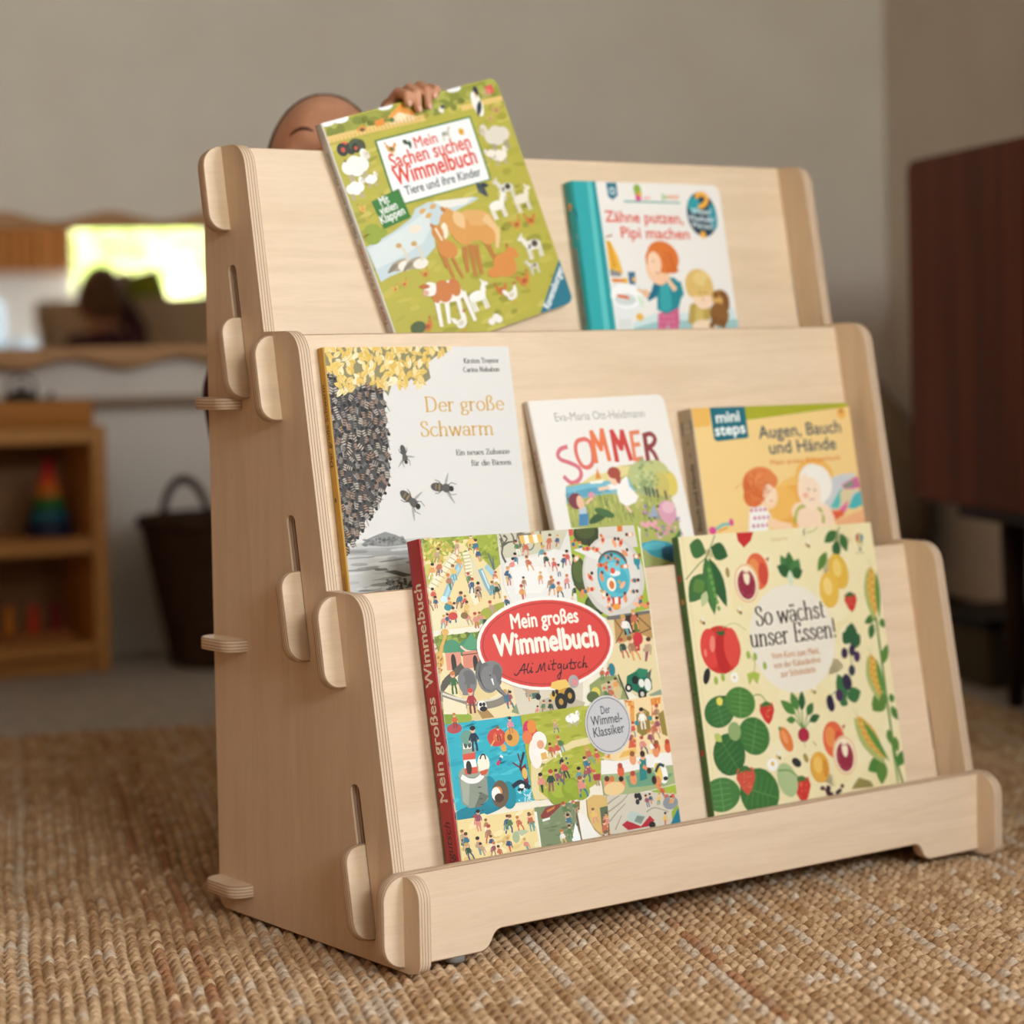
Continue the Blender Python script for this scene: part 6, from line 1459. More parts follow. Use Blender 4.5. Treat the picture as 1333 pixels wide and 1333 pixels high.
    # grapes
    for u, v, ww in (((205.1, 118.5), (196.1, 107.4), 15), ((205.4, 117.4), (210.5, 98.9), 17), ((206.5, 119.8), (219.3, 111.6), 15), ((205.8, 115.1), (213.7, 123.9), 12)): A.leaf('#2f5a36', *u, *v, ww)
    for u in ((194.7, 128.0), (205.3, 126.2), (211.0, 132.9), (201.5, 145.8), (193.3, 155.4), (193.3, 158.8), (179.6, 168.9), (166.5, 173.7), (167.6, 177.9)): A.ell(rnd.choice(['#3a2a44', '#4a2c50', '#2c2438']), *u, 4.4, 5.6, 15)
    A.ell('#352a42', *(192.9, 157.6), 6.4, 7.4); A.line(G1, .8, [(202.5, 124.1), (198.8, 151.3), (165.6, 168.7)], smooth=3)
    for u, v, ww in (((188.3, 173.2), (181.5, 147.4), 16), ((190.1, 172.2), (209.5, 167.3), 16), ((187.2, 170.8), (180.8, 179.3), 13)): A.leaf('#3a6a3c', *u, *v, ww)
    A.ell('#2c2438', *(166.4, 174.4), 5, 8); A.ell('#4a2c50', *(179.7, 168.5), 5, 6); A.ell('#352a42', *(192.4, 156.5), 6, 8)
    # corn with stalk
    A.line('#4a7a34', 2.6, [(244.7, 97.4), (244.1, 141.6), (243.8, 192.6), (244.9, 236.5), (249.5, 262.4)], smooth=4); A.line('#5f8c40', 2, [(242.3, 224.7), (243.1, 261.6)]); 
    for u, v, ww in (((243.5, 95.0), (227.8, 100.7), 8), ((239.0, 101.6), (232.6, 117.4), 9), ((251.1, 97.9), (254.1, 107.5), 9), ((243.7, 143.9), (255.7, 124.0), 10), ((242.6, 174.0), (222.1, 188.1), 20), ((246.5, 179.0), (255.0, 177.5), 9), ((248.4, 186.1), (255.2, 200.7), 9), ((239.1, 208.3), (242.3, 224.7), 9), ((246.3, 245.9), (259.0, 231.2), 12), ((228.6, 237.0), (204.4, 245.6), 16), ((225.4, 236.6), (220.6, 261.2), 16), ((225.2, 188.4), (227.9, 174.8), 9), ((247.3, 216.1), (248.9, 232.4), 8), ((246.3, 97.6), (233.9, 94.2), 7)): A.leaf(rnd.choice([G1, '#4a7a34', G3]), *u, *v, ww)
    for a, b, ww in (((247.0, 43.7), (244.2, 95.1), 17), ((230.0, 131.1), (235.8, 175.6), 17), ((199.3, 190.3), (230.2, 237.2), 19)):
        A.leaf('#a8b068', a[0] - 4, a[1] + 2, b[0] - 3, b[1] + 4, ww * 1.05); A.leaf('#d0a043', *a, *b, ww * .9)
        d = Vector(b) - Vector(a); m = Vector((-d.y, d.x)).normalized()
        A.begin(3)
        for i in range(11):
            for j in (-1, -.33, .33, 1):
                p = Vector(a) + d * (.12 + i * .072) + m * j * ww * .27 * (1 - abs(i - 5) * .06)
                A.ell('#dcb45c' if (i + int(j * 3)) % 2 else '#c4933a', p.x, p.y, 1.6, 1.4, n=6)
        A.end()
        A.leaf('#5b8a3e', a[0] + 7, a[1] + 6, b[0] + 5, b[1] + 3, ww * .4); A.line('#c9cf90', .7, [a, (a[0] - 4, a[1] - 7)]); A.line('#c9cf90', .7, [a, (a[0] + 2, a[1] - 8)])
    # small plant, seeds
    A.line('#9aa868', .8, [(71.0, 139.3), (75.7, 126.4), (68.4, 116.9)]); 
    for u in ((68.1, 118.6), (76.6, 120.9), (87.4, 130.8), (23.4, 139.2), (32.5, 136.8)): A.ell('#9ab04a', *u, 2.4, 4)
    A.poly('#a8b84a', [(63.5, 136.4), (72.6, 135.0), (79.6, 137.9), (74.9, 147.5), (70.0, 141.4), (64.4, 147.6)]); A.ell('#2f2a28', *(12.7, 133.9), 4, 8, 25); A.ell('#33302c', *(111.5, 226.9), 6.4, 4.2, 30); A.ell('#a08a4a', *(124.3, 223.9), 2.8, 5, -20); A.ell('#a08a4a', *(55.8, 37.8), 2.4, 5)
    A.ell('#f0ece0', *(46.9, 138.2), 5, 5); A.ell('#d8b04a', *(46.9, 138.2), 1.6); A.line('#6a6a5a', .6, [(136.2, 209.6), (140.1, 213.4)]); 
    # big strawberry leaves
    def biggie(x, y, rx, ry, rot, c, c2):
        A.ell(c, x, y, rx, ry, rot, n=22)
        dx, dy = math.cos(R(rot)), math.sin(R(rot))
        for k in (-1, -.5, 0, .5, 1):
            A.line(c2, .6, [(x - dx * rx * .1 + k * dx * rx * .5, y + k * dy * ry * .5), (x + k * dx * rx * .6 - dy * rx * .7, y + k * dy * rx * .6 + dx * ry * .7)])
            A.line(c2, .6, [(x + k * dx * rx * .5, y + k * dy * ry * .5), (x + k * dx * rx * .6 + dy * rx * .7, y + k * dy * rx * .6 - dx * ry * .7)])
        A.line(c2, .9, [(x - dx * rx * .95, y - dy * rx * .95), (x + dx * rx * .95, y + dy * rx * .95)])
    biggie(*(22.6, 168.7), 15, 19, 80, '#3a6a34', '#5c8a4a'); biggie(*(49.9, 162.7), 15, 19, 100, '#4a7a36', '#6c9a52'); biggie(*(61.7, 195.9), 18, 20, 110, '#3f7034', '#66934c'); biggie(*(27.9, 209.7), 20, 20, 60, '#33622f', '#55843f'); biggie(*(12.0, 245.8), 16, 23, 90, '#47783a', '#6c9a55'); biggie(*(59.5, 249.4), 25, 23, 20, '#3b6c32', '#5f8f46'); A.ell('#a8b882', *(96.7, 241.8), 12, 17, -20); A.ell('#8fa468', *(37.9, 188.9), 8, 9)
    A.line(G3, 1.2, [(86.5, 231.8), (101.2, 233.5), (113.2, 242.7)], smooth=3)
    A.ell('#e0d05a', *(24.3, 159.0), 4, 4); A.leaf('#b8c060', *(13.3, 188.5), *(20.5, 196.9), 8)
    A.ell('#f0ece0', *(80.2, 225.5), 7, 6); A.ell('#d8b04a', *(80.4, 224.4), 2.4)
    berry(*(44.7, 233.4), 12.5, '#c8503c')
    # radish, carrot, apricot
    for u, v, ww in (((118.5, 180.8), (101.6, 165.7), 10), ((122.1, 177.8), (116.4, 159.3), 10), ((127.3, 178.4), (130.7, 159.6), 9), ((133.4, 183.5), (143.2, 172.1), 9), ((117.5, 186.3), (105.6, 185.1), 7), ((135.3, 189.3), (150.0, 185.2), 8)): A.line('#6f9450', 1.1, [(126.2, 197.3), u]); A.leaf(rnd.choice([G1, G2, '#4f7f3c']), *u, *v, ww)
    A.ell('#a82a3c', *(125.4, 201.7), 7.4, 7); A.line('#c88a90', .7, [(125.2, 206.2), (125.2, 214.0)]); A.ell('#dc7a3c', *(102.2, 203.6), 7, 13, -22); A.ell('#e8955a', *(100.5, 201.2), 3, 7, -22); A.leaf(G3, *(97.0, 194.2), *(94.6, 190.6), 4)
    A.ell('#dca23e', *(140.7, 234.8), 12.4, 15); A.ell('#e6b85c', *(138.7, 232.3), 6, 8); A.ell('#d08a34', *(148.0, 236.8), 4, 9)
    # cherries/coffee beans and potato at the lower edge
    for _ in range(13): A.ell(rnd.choice(['#3a2430', '#4f2a3a', '#6a3a44']), (153.2, 258.7)[0] + rnd.uniform(-15, 15), (153.2, 258.7)[1] + rnd.uniform(-5, 6), 2.6, 2.2)
    A.poly('#8f8048', [(178.7, 260.7), (190.7, 250.8), (205.6, 256.0), (209.2, 262.1)])
    # title
    serif(A, '#4c3f3a', 'So wächst', (83.7, 91.8), (175.4, 90.3), 18, 2.3)
    serif(A, '#4c3f3a', 'unser Essen!', (72.9, 111.7), (187.2, 110.8), 18, 2.3)
    A.fit('#cf9468', 'Vom Korn zum Mehl,', *(97.5, 125.2), *(161.2, 125.5), 9.4, -.002); A.fit('#cf9468', 'von der Kakaobohne', *(98.8, 134.8), *(160.9, 134.1), 9.4, -.002); A.fit('#cf9468', 'zur Schokolade', *(106.2, 144.0), *(152.4, 142.9), 9.4, -.002)

def spine_food(S):
    S.poly('#43602c', [(0, 0), (S.w, 0), (S.w, S.h), (0, S.h)])
    for y in (40, 205): S.ell('#b03a30', S.w * .6, y, 2.2, 3.4)
    S.ell('#c8833a', S.w * .6, 62, 2, 3)
    S.fit('#7f9450', 'So wächst unser Essen!', S.w * .72, 190, S.w * .72, 100, 6, .0)
# ------------------------------------------------------------------ the seven books
book('board_book', 'farm animals board book held tilted above the top tier by a small hand', 'book', 0,
     .1048, .7407, .2617, .2168, .237, .0106, 0.0, art_farm, spine_farm, '#ccc6ba', '#9aa832', rad=.009)
book('board_book', 'white and teal toddler board book with round question-mark badge, right on the top tier', 'book', 0,
     .3931, .6918, 0.0, .1932, .2105, .0149, 0.0, art_teeth, spine_teeth, '#2fa3a3', '#e9e2d8', rad=.010, round_spine=True)
book('picture_book', 'white picture book with a bee swarm under yellow leaves, left on the middle tier', 'book', 1,
     .0462, .5268, -.0114, .2041, .2670, .0086, 0.0, art_swarm, spine_swarm, '#c0913a', '#ddd8cf', matte=True)
book('board_book', 'white summer picture book with red hand-lettered title, middle of the middle tier', 'book', 1,
     .2671, .4705, .0132, .1663, .2185, .0071, .1176, art_summer, spine_summer, '#d9cdbd', '#e9e2d6', rad=.008, matte=True)
book('board_book', 'yellow board book with green top strip and two children, right on the middle tier', 'book', 1,
     .4579, .4563, -.0038, .2152, .1995, .0189, 0.0, art_body, spine_body, '#b9a68c', '#efcb86', rad=.004)
book('board_book', 'busy-scenes picture book with red spine and red oval title, left on the bottom tier', 'book', 2,
     .0809, .3527, -.0114, .2458, .3235, .0189, .0226, art_busy, spine_busy, '#b22f33', '#d4c8a8', rad=.004)
book('picture_book', 'cream picture book bordered with fruit and vegetables, green spine, right on the bottom tier', 'book', 2,
     .3821, .3367, -.0054, .2557, .3060, .0074, 0.0, art_food, spine_food, '#43602c', '#e9d9a8')
# ------------------------------------------------------------------ things along the back wall
def pine(name, c1, c2, axis=(1, 18, 18), rough=.5):
    return mottle(name, c1, c2, scale=axis, nscale=3.0, detail=5, rough=rough, spec=.3)
M_PINE = pine('oiled_pine', '#b47c3e', '#c48d4c')
M_PINE_BACK = pine('pine_back', '#8a6238', '#946a3e')
M_TRAY = pine('honey_wood_tray', '#a86a20', '#b87826')
UM = Matrix.Translation((-.022, 1.765, -.012)) @ Matrix.Rotation(R(14), 4, 'Z')
unit = empty('toy_shelf', UM @ Matrix.Translation((-.38, .1, 0)), 'low open pine toy shelf with two compartments against the back wall', 'shelf')
UI = Matrix.Translation((.38, -.1, 0))
UW, UD = .76, .20
def up(name, *a, m=M_PINE, bev=.003): return box(name, *a, m, unit, bev, UI)
up('side_panel', -.026, 0, 0, UD, 0, .412); up('side_panel', -UW, -UW + .026, 0, UD, 0, .412)
up('shelf_board', -UW + .026, -.026, 0, UD, .384, .411); up('shelf_board', -UW + .026, -.026, .002, UD - .012, .200, .226); up('shelf_board', -UW + .026, -.026, .002, UD - .012, .028, .052)
up('plinth', -UW + .026, -.026, .012, .026, 0, .027); up('back_panel', -UW + .026, -.026, UD - .012, UD - .004, .027, .384, m=M_PINE_BACK, bev=0)
um = lambda x, y, z: UM @ Vector((x, y, z))
# tray on top
tr = empty('wooden_tray', UM @ Matrix.Translation((-.13, .10, .4125)), 'honey-brown wooden tray with raised rim on top of the toy shelf', 'tray')
box('base', -.115, .115, -.082, .082, 0, .008, M_TRAY, tr, .002)
for n_, a in (('rim', (-.115, .115, -.082, -.070)), ('rim', (-.115, .115, .070, .082)), ('rim', (-.115, -.103, -.070, .070)), ('rim', (.103, .115, -.070, .070))):
    box(n_, *a, .008, .042, M_TRAY, tr, .003)
M_BLACK = mat('black_enamel', '#17130f', .35, .4)
M_BROWNW = mat('brown_wood', '#6a4424', .5, .3)
pot = empty('toy_kettle', UM @ Matrix.Translation((-.122, .075, .4215)) @ Matrix.Scale(1.2, 4), 'small round black toy kettle standing in the wooden tray', 'toy')
link('body', mesh_from_bm('body', lathe_bm([(.016, 0), (.024, .006), (.027, .020), (.024, .034), (.014, .042), (.004, .045)], 28)), M_BLACK, pot)
link('lid_knob', mesh_from_bm('lid_knob', ball_bm((0, 0, .049), .005)), M_BLACK, pot)
b2 = tube_bm([(.024, 0, .018), (.036, 0, .026), (.044, 0, .040)], [.006, .004, .003]); link('spout', mesh_from_bm('spout', b2), M_BLACK, pot)
b2 = tube_bm([(-.022, 0, .030), (-.018, 0, .056), (0, 0, .066), (.018, 0, .056), (.022, 0, .030)], .0022); link('handle', mesh_from_bm('handle', b2), M_BLACK, pot)
pg = empty('wooden_peg', UM @ Matrix.Translation((-.060, .08, .4215)), 'tiny brown turned wooden peg beside the black kettle', 'peg')
link('body', mesh_from_bm('body', lathe_bm([(.009, 0), (.009, .012), (.006, .020), (.004, .024)], 18)), M_BROWNW, pg)
link('head', mesh_from_bm('head', ball_bm((0, 0, .029), .0065)), M_BROWNW, pg)
# stacking tower
tw = empty('stacking_tower', UM @ Matrix.Translation((-.078, .085, .2262)), 'rainbow cone stacking tower on the middle board of the toy shelf', 'toy')
cols = ['#1d2440', '#1d5a66', '#2f6a2a', '#c8741e', '#d8541e', '#c01e22']
z, r = 0.0, .040
for c, h, dr in zip(cols, (.024, .021, .021, .019, .017, .018), (.005, .005, .005, .005, .005, .006)):
    link('ring', mesh_from_bm('ring', lathe_bm([(r - .003, 0), (r, .003), (r - dr * .6, h - .003), (r - dr - .002, h - .0006)], 28)), mat('ring_lacquer', c, .45, .3), tw, Matrix.Translation((0, 0, z)))
    z += h; r -= dr + .0006
link('peg_top', mesh_from_bm('peg_top', ball_bm((0, 0, z + .004), .007)), mat('top_lacquer', '#a8141c', .45, .3), tw)
ob = link('toy_ball', mesh_from_bm('toy_ball', ball_bm((0, 0, .024), .024)), mottle('rust_felt', '#a8501e', '#8a3e18', nscale=40, rough=.9), None, UM @ Matrix.Translation((-.200, .09, .2264)))
tag(ob, 'rust-orange felt ball at the left of the rainbow tower', 'ball')
# peg people board on the bottom board
base = empty('peg_board', UM @ Matrix.Translation((-.130, .085, .0522)), 'orange-brown wooden block holding coloured peg dolls in the lower compartment', 'toy')
box('block', -.085, .085, -.022, .022, 0, .014, mat('peg_block_wood', '#a0622a', .55, .3), base, .003)
for x, c, nm in ((.060, '#7c1418', 'dark red'), (.022, '#cc3a1c', 'orange-red'), (-.020, '#cf8122', 'yellow-orange'), (-.060, '#2f6a26', 'green')):
    pd = empty('peg_doll', UM @ Matrix.Translation((-.130 + x, .085, .0664)), nm + ' wooden peg doll standing on the orange-brown block', 'toy', 'peg dolls on the block')
    mm = mat('peg_paint', c, .5, .3)
    link('body', mesh_from_bm('body', lathe_bm([(.010, 0), (.0105, .004), (.008, .026), (.0055, .032)], 18)), mm, pd)
    link('head', mesh_from_bm('head', ball_bm((0, 0, .038), .0085)), mm, pd)

# wicker basket
M_WICK = mottle('dark_wicker', '#2e1f14', '#4a3322', scale=(1, 1, 6), nscale=26, rough=.75, spec=.2, bump=.6, bscale=120, bdist=.003)
bs = empty('wicker_basket', Matrix.Translation((.175, 1.81, -.0118)), 'dark brown tapered wicker basket with loop handles beside the toy shelf', 'basket')
prof = []
N = 26
for k in range(N + 1):
    t = k / N
    prof.append((.094 + .048 * t + .0022 * (k % 2), .004 + t * .240))
bm = lathe_bm([(.085, 0)] + prof + [(.132, .244), (.080, .012)], 96, fn=lambda a, z: 1 + .012 * math.cos(a * 24 + (math.pi if int(z / .0092) % 2 else 0)))
link('body', mesh_from_bm('body', bm), M_WICK, bs)
bm = bmesh.new()
for ph in (0, 1, 2):
    tube_bm([((.141 + .004 * math.cos(a * 18 + ph * 2.1)) * math.cos(a), (.141 + .004 * math.cos(a * 18 + ph * 2.1)) * math.sin(a), .246 + .005 * math.sin(a * 18 + ph * 2.1)) for a in [2 * math.pi * k / 108 for k in range(108)]], .006, 7, bm, closed=True)
link('rim', mesh_from_bm('rim', bm), M_WICK, bs)
for sgn in (-1, 1):
    bm = bmesh.new()
    for ph in (0, 2.1, 4.2):
        pts = []
        for k in range(31):
            a = math.pi * k / 30
            cx = sgn * .138 + (.006 * math.sin(a) * sgn)
            pts.append((cx + .003 * math.cos(a * 10 + ph) - sgn * .020 * (1 - abs(math.cos(a))) * 0, -.058 * math.cos(a) * 0.75, .240 + .082 * math.sin(a) + .003 * math.sin(a * 10 + ph)))
        tube_bm(pts, .0052, 7, bm)
    link('handle', mesh_from_bm('handle', bm), M_WICK, bs, Matrix.Rotation(R(58 if sgn < 0 else 58), 4, 'Z'))

# wall mirror in a wavy wooden frame, with a pull-up bar below it
M_FRAME = pine('waxed_beech_frame', '#a97a48', '#b68856')
M_MIRROR = mat('mirror_silver', '#f2f2f0', 0.015, .5, 1.0)
MT = Matrix.Translation((-.10, 1.981, .635)) @ Matrix.Rotation(.025, 4, 'Z') @ Matrix.Rotation(-.011, 4, 'X')
mr = empty('wall_mirror', MT, 'long wall mirror in a wavy wooden frame, bright window reflected in it', 'mirror')
MI = Matrix.Translation((.10, -2.0, -.635)) @ Matrix(((1, 0, 0, 0), (0, 0, -1, 1.998), (0, 1, 0, 0), (0, 0, 0, 1)))   # local (x, z, depth to the room)
def wave(x0, x1, z, amp, per, ph, n=90):
    return [(x0 + (x1 - x0) * k / n, z + amp * math.cos(2 * math.pi * ((x0 + (x1 - x0) * k / n) - ph) / per)) for k in range(n + 1)]
X0, X1 = -.85, .62
topw = wave(X0, X1, .760, .0085, .186, .000)
botw = wave(X0, X1, .5045, .0085, .186, .120)
link('frame_rail', mesh_from_bm('frame_rail', slab_bm([(X0, .739), (X1, .739)] + topw[::-1], 0, .024, bevel=.0015)), [M_FRAME, M_FRAME], mr, MI)
link('frame_rail', mesh_from_bm('frame_rail', slab_bm(botw + [(X1, .532), (X0, .532)], 0, .024, bevel=.0015)), [M_FRAME, M_FRAME], mr, MI)
for xa, xb in ((X0, X0 + .03), (X1 - .03, X1)):
    link('frame_stile', mesh_from_bm('frame_stile', slab_bm([(xa, .532), (xb, .532), (xb, .739), (xa, .739)], 0, .022)), [M_FRAME, M_FRAME], mr, MI)
link('mirror_glass', mesh_from_bm('mirror_glass', slab_bm([(X0 + .03, .532), (X1 - .03, .532), (X1 - .03, .739), (X0 + .03, .739)], .002, .010)), [M_MIRROR, M_MIRROR], mr, MI)
M_BAR = pine('pale_bar_wood', '#8f7a66', '#9a846e')
pb = empty('pull_up_bar', Matrix.Translation((-.10, 1.96, .436)), 'slim pale wooden pull-up bar on the wall under the mirror', 'bar')
link('bar', mesh_from_bm('bar', tube_bm([(-.78, 0, 0), (-.3, 0, 0), (.3, 0, 0), (.74, 0, 0)], .0085, 16)), M_BAR, pb)
for x in (-.72, .02, .68):
    link('bracket', mesh_from_bm('bracket', tube_bm([(x, 0, 0), (x, .040, 0)], .006, 12)), M_BAR, pb)

# dark sideboard on the right
M_WALNUT = mottle('dark_walnut_veneer', '#5a2608', '#7c3a10', scale=(12, .5, 12), nscale=2.4, detail=5, rough=.45, spec=.14)
M_LEG = mat('dark_leg', '#2c150c', .5, .3)
sbx0, sbx1, sby0, sby1, sbz0, sbz1 = 1.10, 1.435, -.62, 1.02, .283, .778  # near end, out of view, is lengthened to block light beneath the sideboard
sb = empty('sideboard', Matrix.Translation((1.27, .37, -.012)), 'dark walnut sideboard on slim legs along the right-hand wall', 'cabinet')
SBI = Matrix.Translation((-1.27, -.37, .012))
bm = slab_bm(rounded([(sby0, sbz0, .004), (sby1 - .006, sbz0, .010), (sby1, sbz1, .022), (sby0, sbz1, .004)], 5), sbx0 + .018, sbx1, bevel=.002)
link('carcass', mesh_from_bm('carcass', bm), [M_WALNUT, M_WALNUT], sb, SBI @ PM)
for a, b in ((sby0 + .006, .012), (.016, .612), (.616, sby1 - .008)):
    bm = slab_bm(rounded([(a, sbz0 + .004, .002), (b - (.004 if b > 1 else 0), sbz0 + .004, .008 if b > 1 else .002), (b, sbz1 - .004, .020 if b > 1 else .002), (a, sbz1 - .004, .002)], 4), sbx0, sbx0 + .017, bevel=.0015)
    link('door', mesh_from_bm('door', bm), [M_WALNUT, M_WALNUT], sb, SBI @ PM)
link('plinth', mesh_from_bm('plinth', (lambda q: (box_bm(q, sbx0 + .05, sbx1 - .03, sby0 + .05, sby1 - .06, sbz0 - .022, sbz0 + .001), q)[1])(bmesh.new())), M_LEG, sb, SBI)
for x in (sbx0 + .120, sbx1 - .045):
    for y in (.925, -.50):
        link('leg', mesh_from_bm('leg', tube_bm([(x, y, sbz0 - .02), (x, y, .12), (x, y, -.0115)], [.020, .016, .011], 16)), M_LEG, sb, SBI)
# boxes stored below it
def lidbox(name, c, s, rz, m, label):
    e = empty(name, Matrix.Translation(c) @ Matrix.Rotation(R(rz), 4, 'Z'), label, 'box')
    box('body', -s[0] / 2, s[0] / 2, -s[1] / 2, s[1] / 2, 0, s[2] - .016, m, e, .004)
    box('lid', -s[0] / 2 - .005, s[0] / 2 + .005, -s[1] / 2 - .005, s[1] / 2 + .005, s[2] - .016, s[2], mat('box_lid', '#1c1813', .6, .2), e, .003)
lidbox('storage_box', (1.325, 1.20, -.0118), (.17, .22, .105), 4, mat('grey_felt_box', '#57503f', .95, .1), 'grey felt storage box with black lid on the floor behind the sideboard leg')
lidbox('storage_box', (1.325, .74, -.0118), (.16, .22, .125), 0, mat('black_card_box', '#171412', .7, .2), 'black card storage box under the dark sideboard')
# soft sack in the corner
M_SACK = mottle('unbleached_linen', '#8f7f69', '#a39279', nscale=12, rough=.95, spec=.05, bump=.5, bscale=60, bdist=.01)
bm = bmesh.new()
g = bmesh.ops.create_uvsphere(bm, u_segments=48, v_segments=36, radius=1.0)
for v in g['verts']:
    x, y, z = v.co
    k = 1 + .10 * noise.noise(Vector((x * 1.6, y * 1.6, z * 2.6))) + .05 * noise.noise(Vector((x * 4, y * 4, z * 5)))
    w_ = (1.05 - .28 * max(z, 0)) * (1 if z > -.9 else .8)
    v.co = (x * .150 * k * w_, y * .150 * k * w_, .245 + max(z, -.96) * .245 * (1 if z < 0 else (.96 + .06 * k)))
sk = link('linen_sack', mesh_from_bm('linen_sack', bm, True), M_SACK, None, Matrix.Translation((1.285, 1.80, -.0022)))
tag(sk, 'beige soft linen sack slumped in the corner beyond the sideboard', 'sack')
# ------------------------------------------------------------------ the part of the room seen in the mirror
M_CHAIR = mottle('pale_blue_upholstery', '#b4c6d2', '#c0d0da', nscale=80, rough=.95, spec=.05, bump=.2)
so = empty('armchair', Matrix.Translation((-.22, -3.10, -.012)), 'pale blue upholstered armchair, far left in the mirror', 'armchair')
def sbox(n_, a, bev=.05, m=M_CHAIR):
    bm = bmesh.new(); box_bm(bm, *a); bmesh.ops.bevel(bm, geom=bm.edges[:], offset=bev, segments=4, profile=.5, affect='EDGES', clamp_overlap=True)
    me = mesh_from_bm(n_, bm, True); link(n_, me, m, so)
sbox('base', (-.36, .36, -.30, .36, .12, .30)); sbox('seat_cushion', (-.27, .27, -.18, .38, .29, .46)); sbox('backrest', (-.36, .30, -.34, -.16, .20, .90), .085)
sbox('armrest', (-.40, -.27, -.32, .36, .20, .66)); sbox('armrest', (.27, .40, -.32, .36, .20, .70))
for x in (-.3, .3):
    for y in (-.25, .30): link('leg', mesh_from_bm('leg', lathe_bm([(.016, 0), (.022, .13)], 14)), M_LEG, so, Matrix.Translation((x, y, 0)))
# curtain with folds
M_CURT = mottle('terracotta_curtain', '#c07a3c', '#d29352', scale=(14, 14, .3), nscale=3, rough=.9, spec=.1)
bm = bmesh.new()
P = []
n = 120
cols_ = []
for k in range(n + 1):
    x = .02 + .372 * k / n
    y = -3.755 + .022 * math.sin(k * .42) + .008 * math.sin(k * .17)
    cols_.append([(bm.verts.new((x, y + d, z))) for d in (0, .004) for z in (.99, 2.14)])
for k in range(n):
    a, b = cols_[k], cols_[k + 1]
    for i, j in ((0, 1), (1, 3), (3, 2), (2, 0)): bm.faces.new((a[i], b[i], b[j], a[j]))
bm.faces.new([cols_[0][i] for i in (0, 1, 3, 2)]); bm.faces.new([cols_[-1][i] for i in (0, 2, 3, 1)])
cu = empty('curtain', Matrix.Translation((.2, -3.755, .99)), 'terracotta curtain hanging at the left of the garden window, in the mirror', 'curtain')
link('cloth', mesh_from_bm('cloth', bm, True), M_CURT, cu, Matrix.Translation((-.2, 3.755, -.99)))
link('rod', mesh_from_bm('rod', tube_bm([(-.25, 0, 1.16), (1.22, 0, 1.16)], .010, 14)), M_LEG, cu)
# garden: a clipped hedge and lawn outside
M_HEDGE = mottle('sunlit_hedge', '#aebf62', '#f0eec0', nscale=9, detail=8, rough=.9, spec=.1, bump=1.0, bscale=30, bdist=.06, lo=.4, hi=.6)
M_LAWN = mottle('lawn', '#7fa33a', '#9dbb52', nscale=20, rough=1.0, spec=.05)
tag(box('lawn', -9, 9, -14, YF - .22, -.5, -.3, M_LAWN), kind='structure')
bm = bmesh.new()
box_bm(bm, -7, 7, -10.5, -9, -.3, 2.3)
bmesh.ops.subdivide_edges(bm, edges=bm.edges[:], cuts=40, use_grid_fill=True)
for v in bm.verts:
    k = noise.noise(v.co * 1.1) * .35 + noise.noise(v.co * 4) * .12
    v.co += Vector((0, k, k * .8 if v.co.z > 0 else 0))
hd = link('garden_hedge', mesh_from_bm('garden_hedge', bm), M_HEDGE)
tag(hd, 'sunlit green hedge outside the window, seen in the mirror', 'hedge')
# ------------------------------------------------------------------ toddler behind the bookshelf
M_SKIN = mottle('skin', '#c48a68', '#cc9472', nscale=30, rough=0.5, spec=0.3)
_b = M_SKIN.node_tree.nodes['Principled BSDF']
_b.inputs['Subsurface Weight'].default_value = 0.12
_b.inputs['Subsurface Radius'].default_value = (.012, .005, .003)
_b.inputs['Subsurface Scale'].default_value = 0.4
M_NAIL = mat('fingernail', '#d9a48c', 0.35, 0.4)
M_HAIR = mottle('fine_brown_hair', '#5a3f2a', '#7a5a3e', scale=(1, 1, .2), nscale=160, rough=0.7, spec=0.2, bump=.4, bscale=300)
M_SHIRT = mottle('plum_knit', '#4a2c32', '#573640', nscale=220, rough=0.95, spec=0.05, bump=.3)
M_PANTS = mottle('brown_cotton', '#6d5c4c', '#766454', nscale=160, rough=0.95, spec=0.05)
M_EYE = mat('eye_white', '#e8e2da', 0.15, 0.5)
M_IRIS = mat('iris_brown', '#3a2618', 0.1, 0.5)
M_BROW = mat('eyebrow', '#6b4a34', 0.9, 0.1)

def chain(bm, pts, rads):
    """tapered capsules through the joints"""
    P = [Vector(p) for p in pts]
    for p, r in zip(P, rads): ball_bm(p, r, 14, 9, bm)
    for i in range(len(P) - 1):
        n = 5
        tube_bm([P[i].lerp(P[i + 1], k / n) for k in range(n + 1)], [rads[i] + (rads[i + 1] - rads[i]) * k / n for k in range(n + 1)], 14, bm)

def fuse(name, bm, voxel, smooth, mats, parent):
    """melt overlapping volumes into one continuous skin"""
    me = mesh_from_bm(name + '_raw', bm)
    o = bpy.data.objects.new(name + '_raw', me); COL.objects.link(o)
    m = o.modifiers.new('r', 'REMESH'); m.mode = 'VOXEL'; m.voxel_size = voxel; m.use_smooth_shade = True
    s = o.modifiers.new('s', 'SMOOTH'); s.factor = .5; s.iterations = smooth
    dg = bpy.context.evaluated_depsgraph_get(); dg.update()
    res = bpy.data.meshes.new_from_object(o.evaluated_get(dg))
    res.name = name
    bpy.data.objects.remove(o); bpy.data.meshes.remove(me)
    for p in res.polygons: p.use_smooth = True
    return link(name, res, mats, parent)

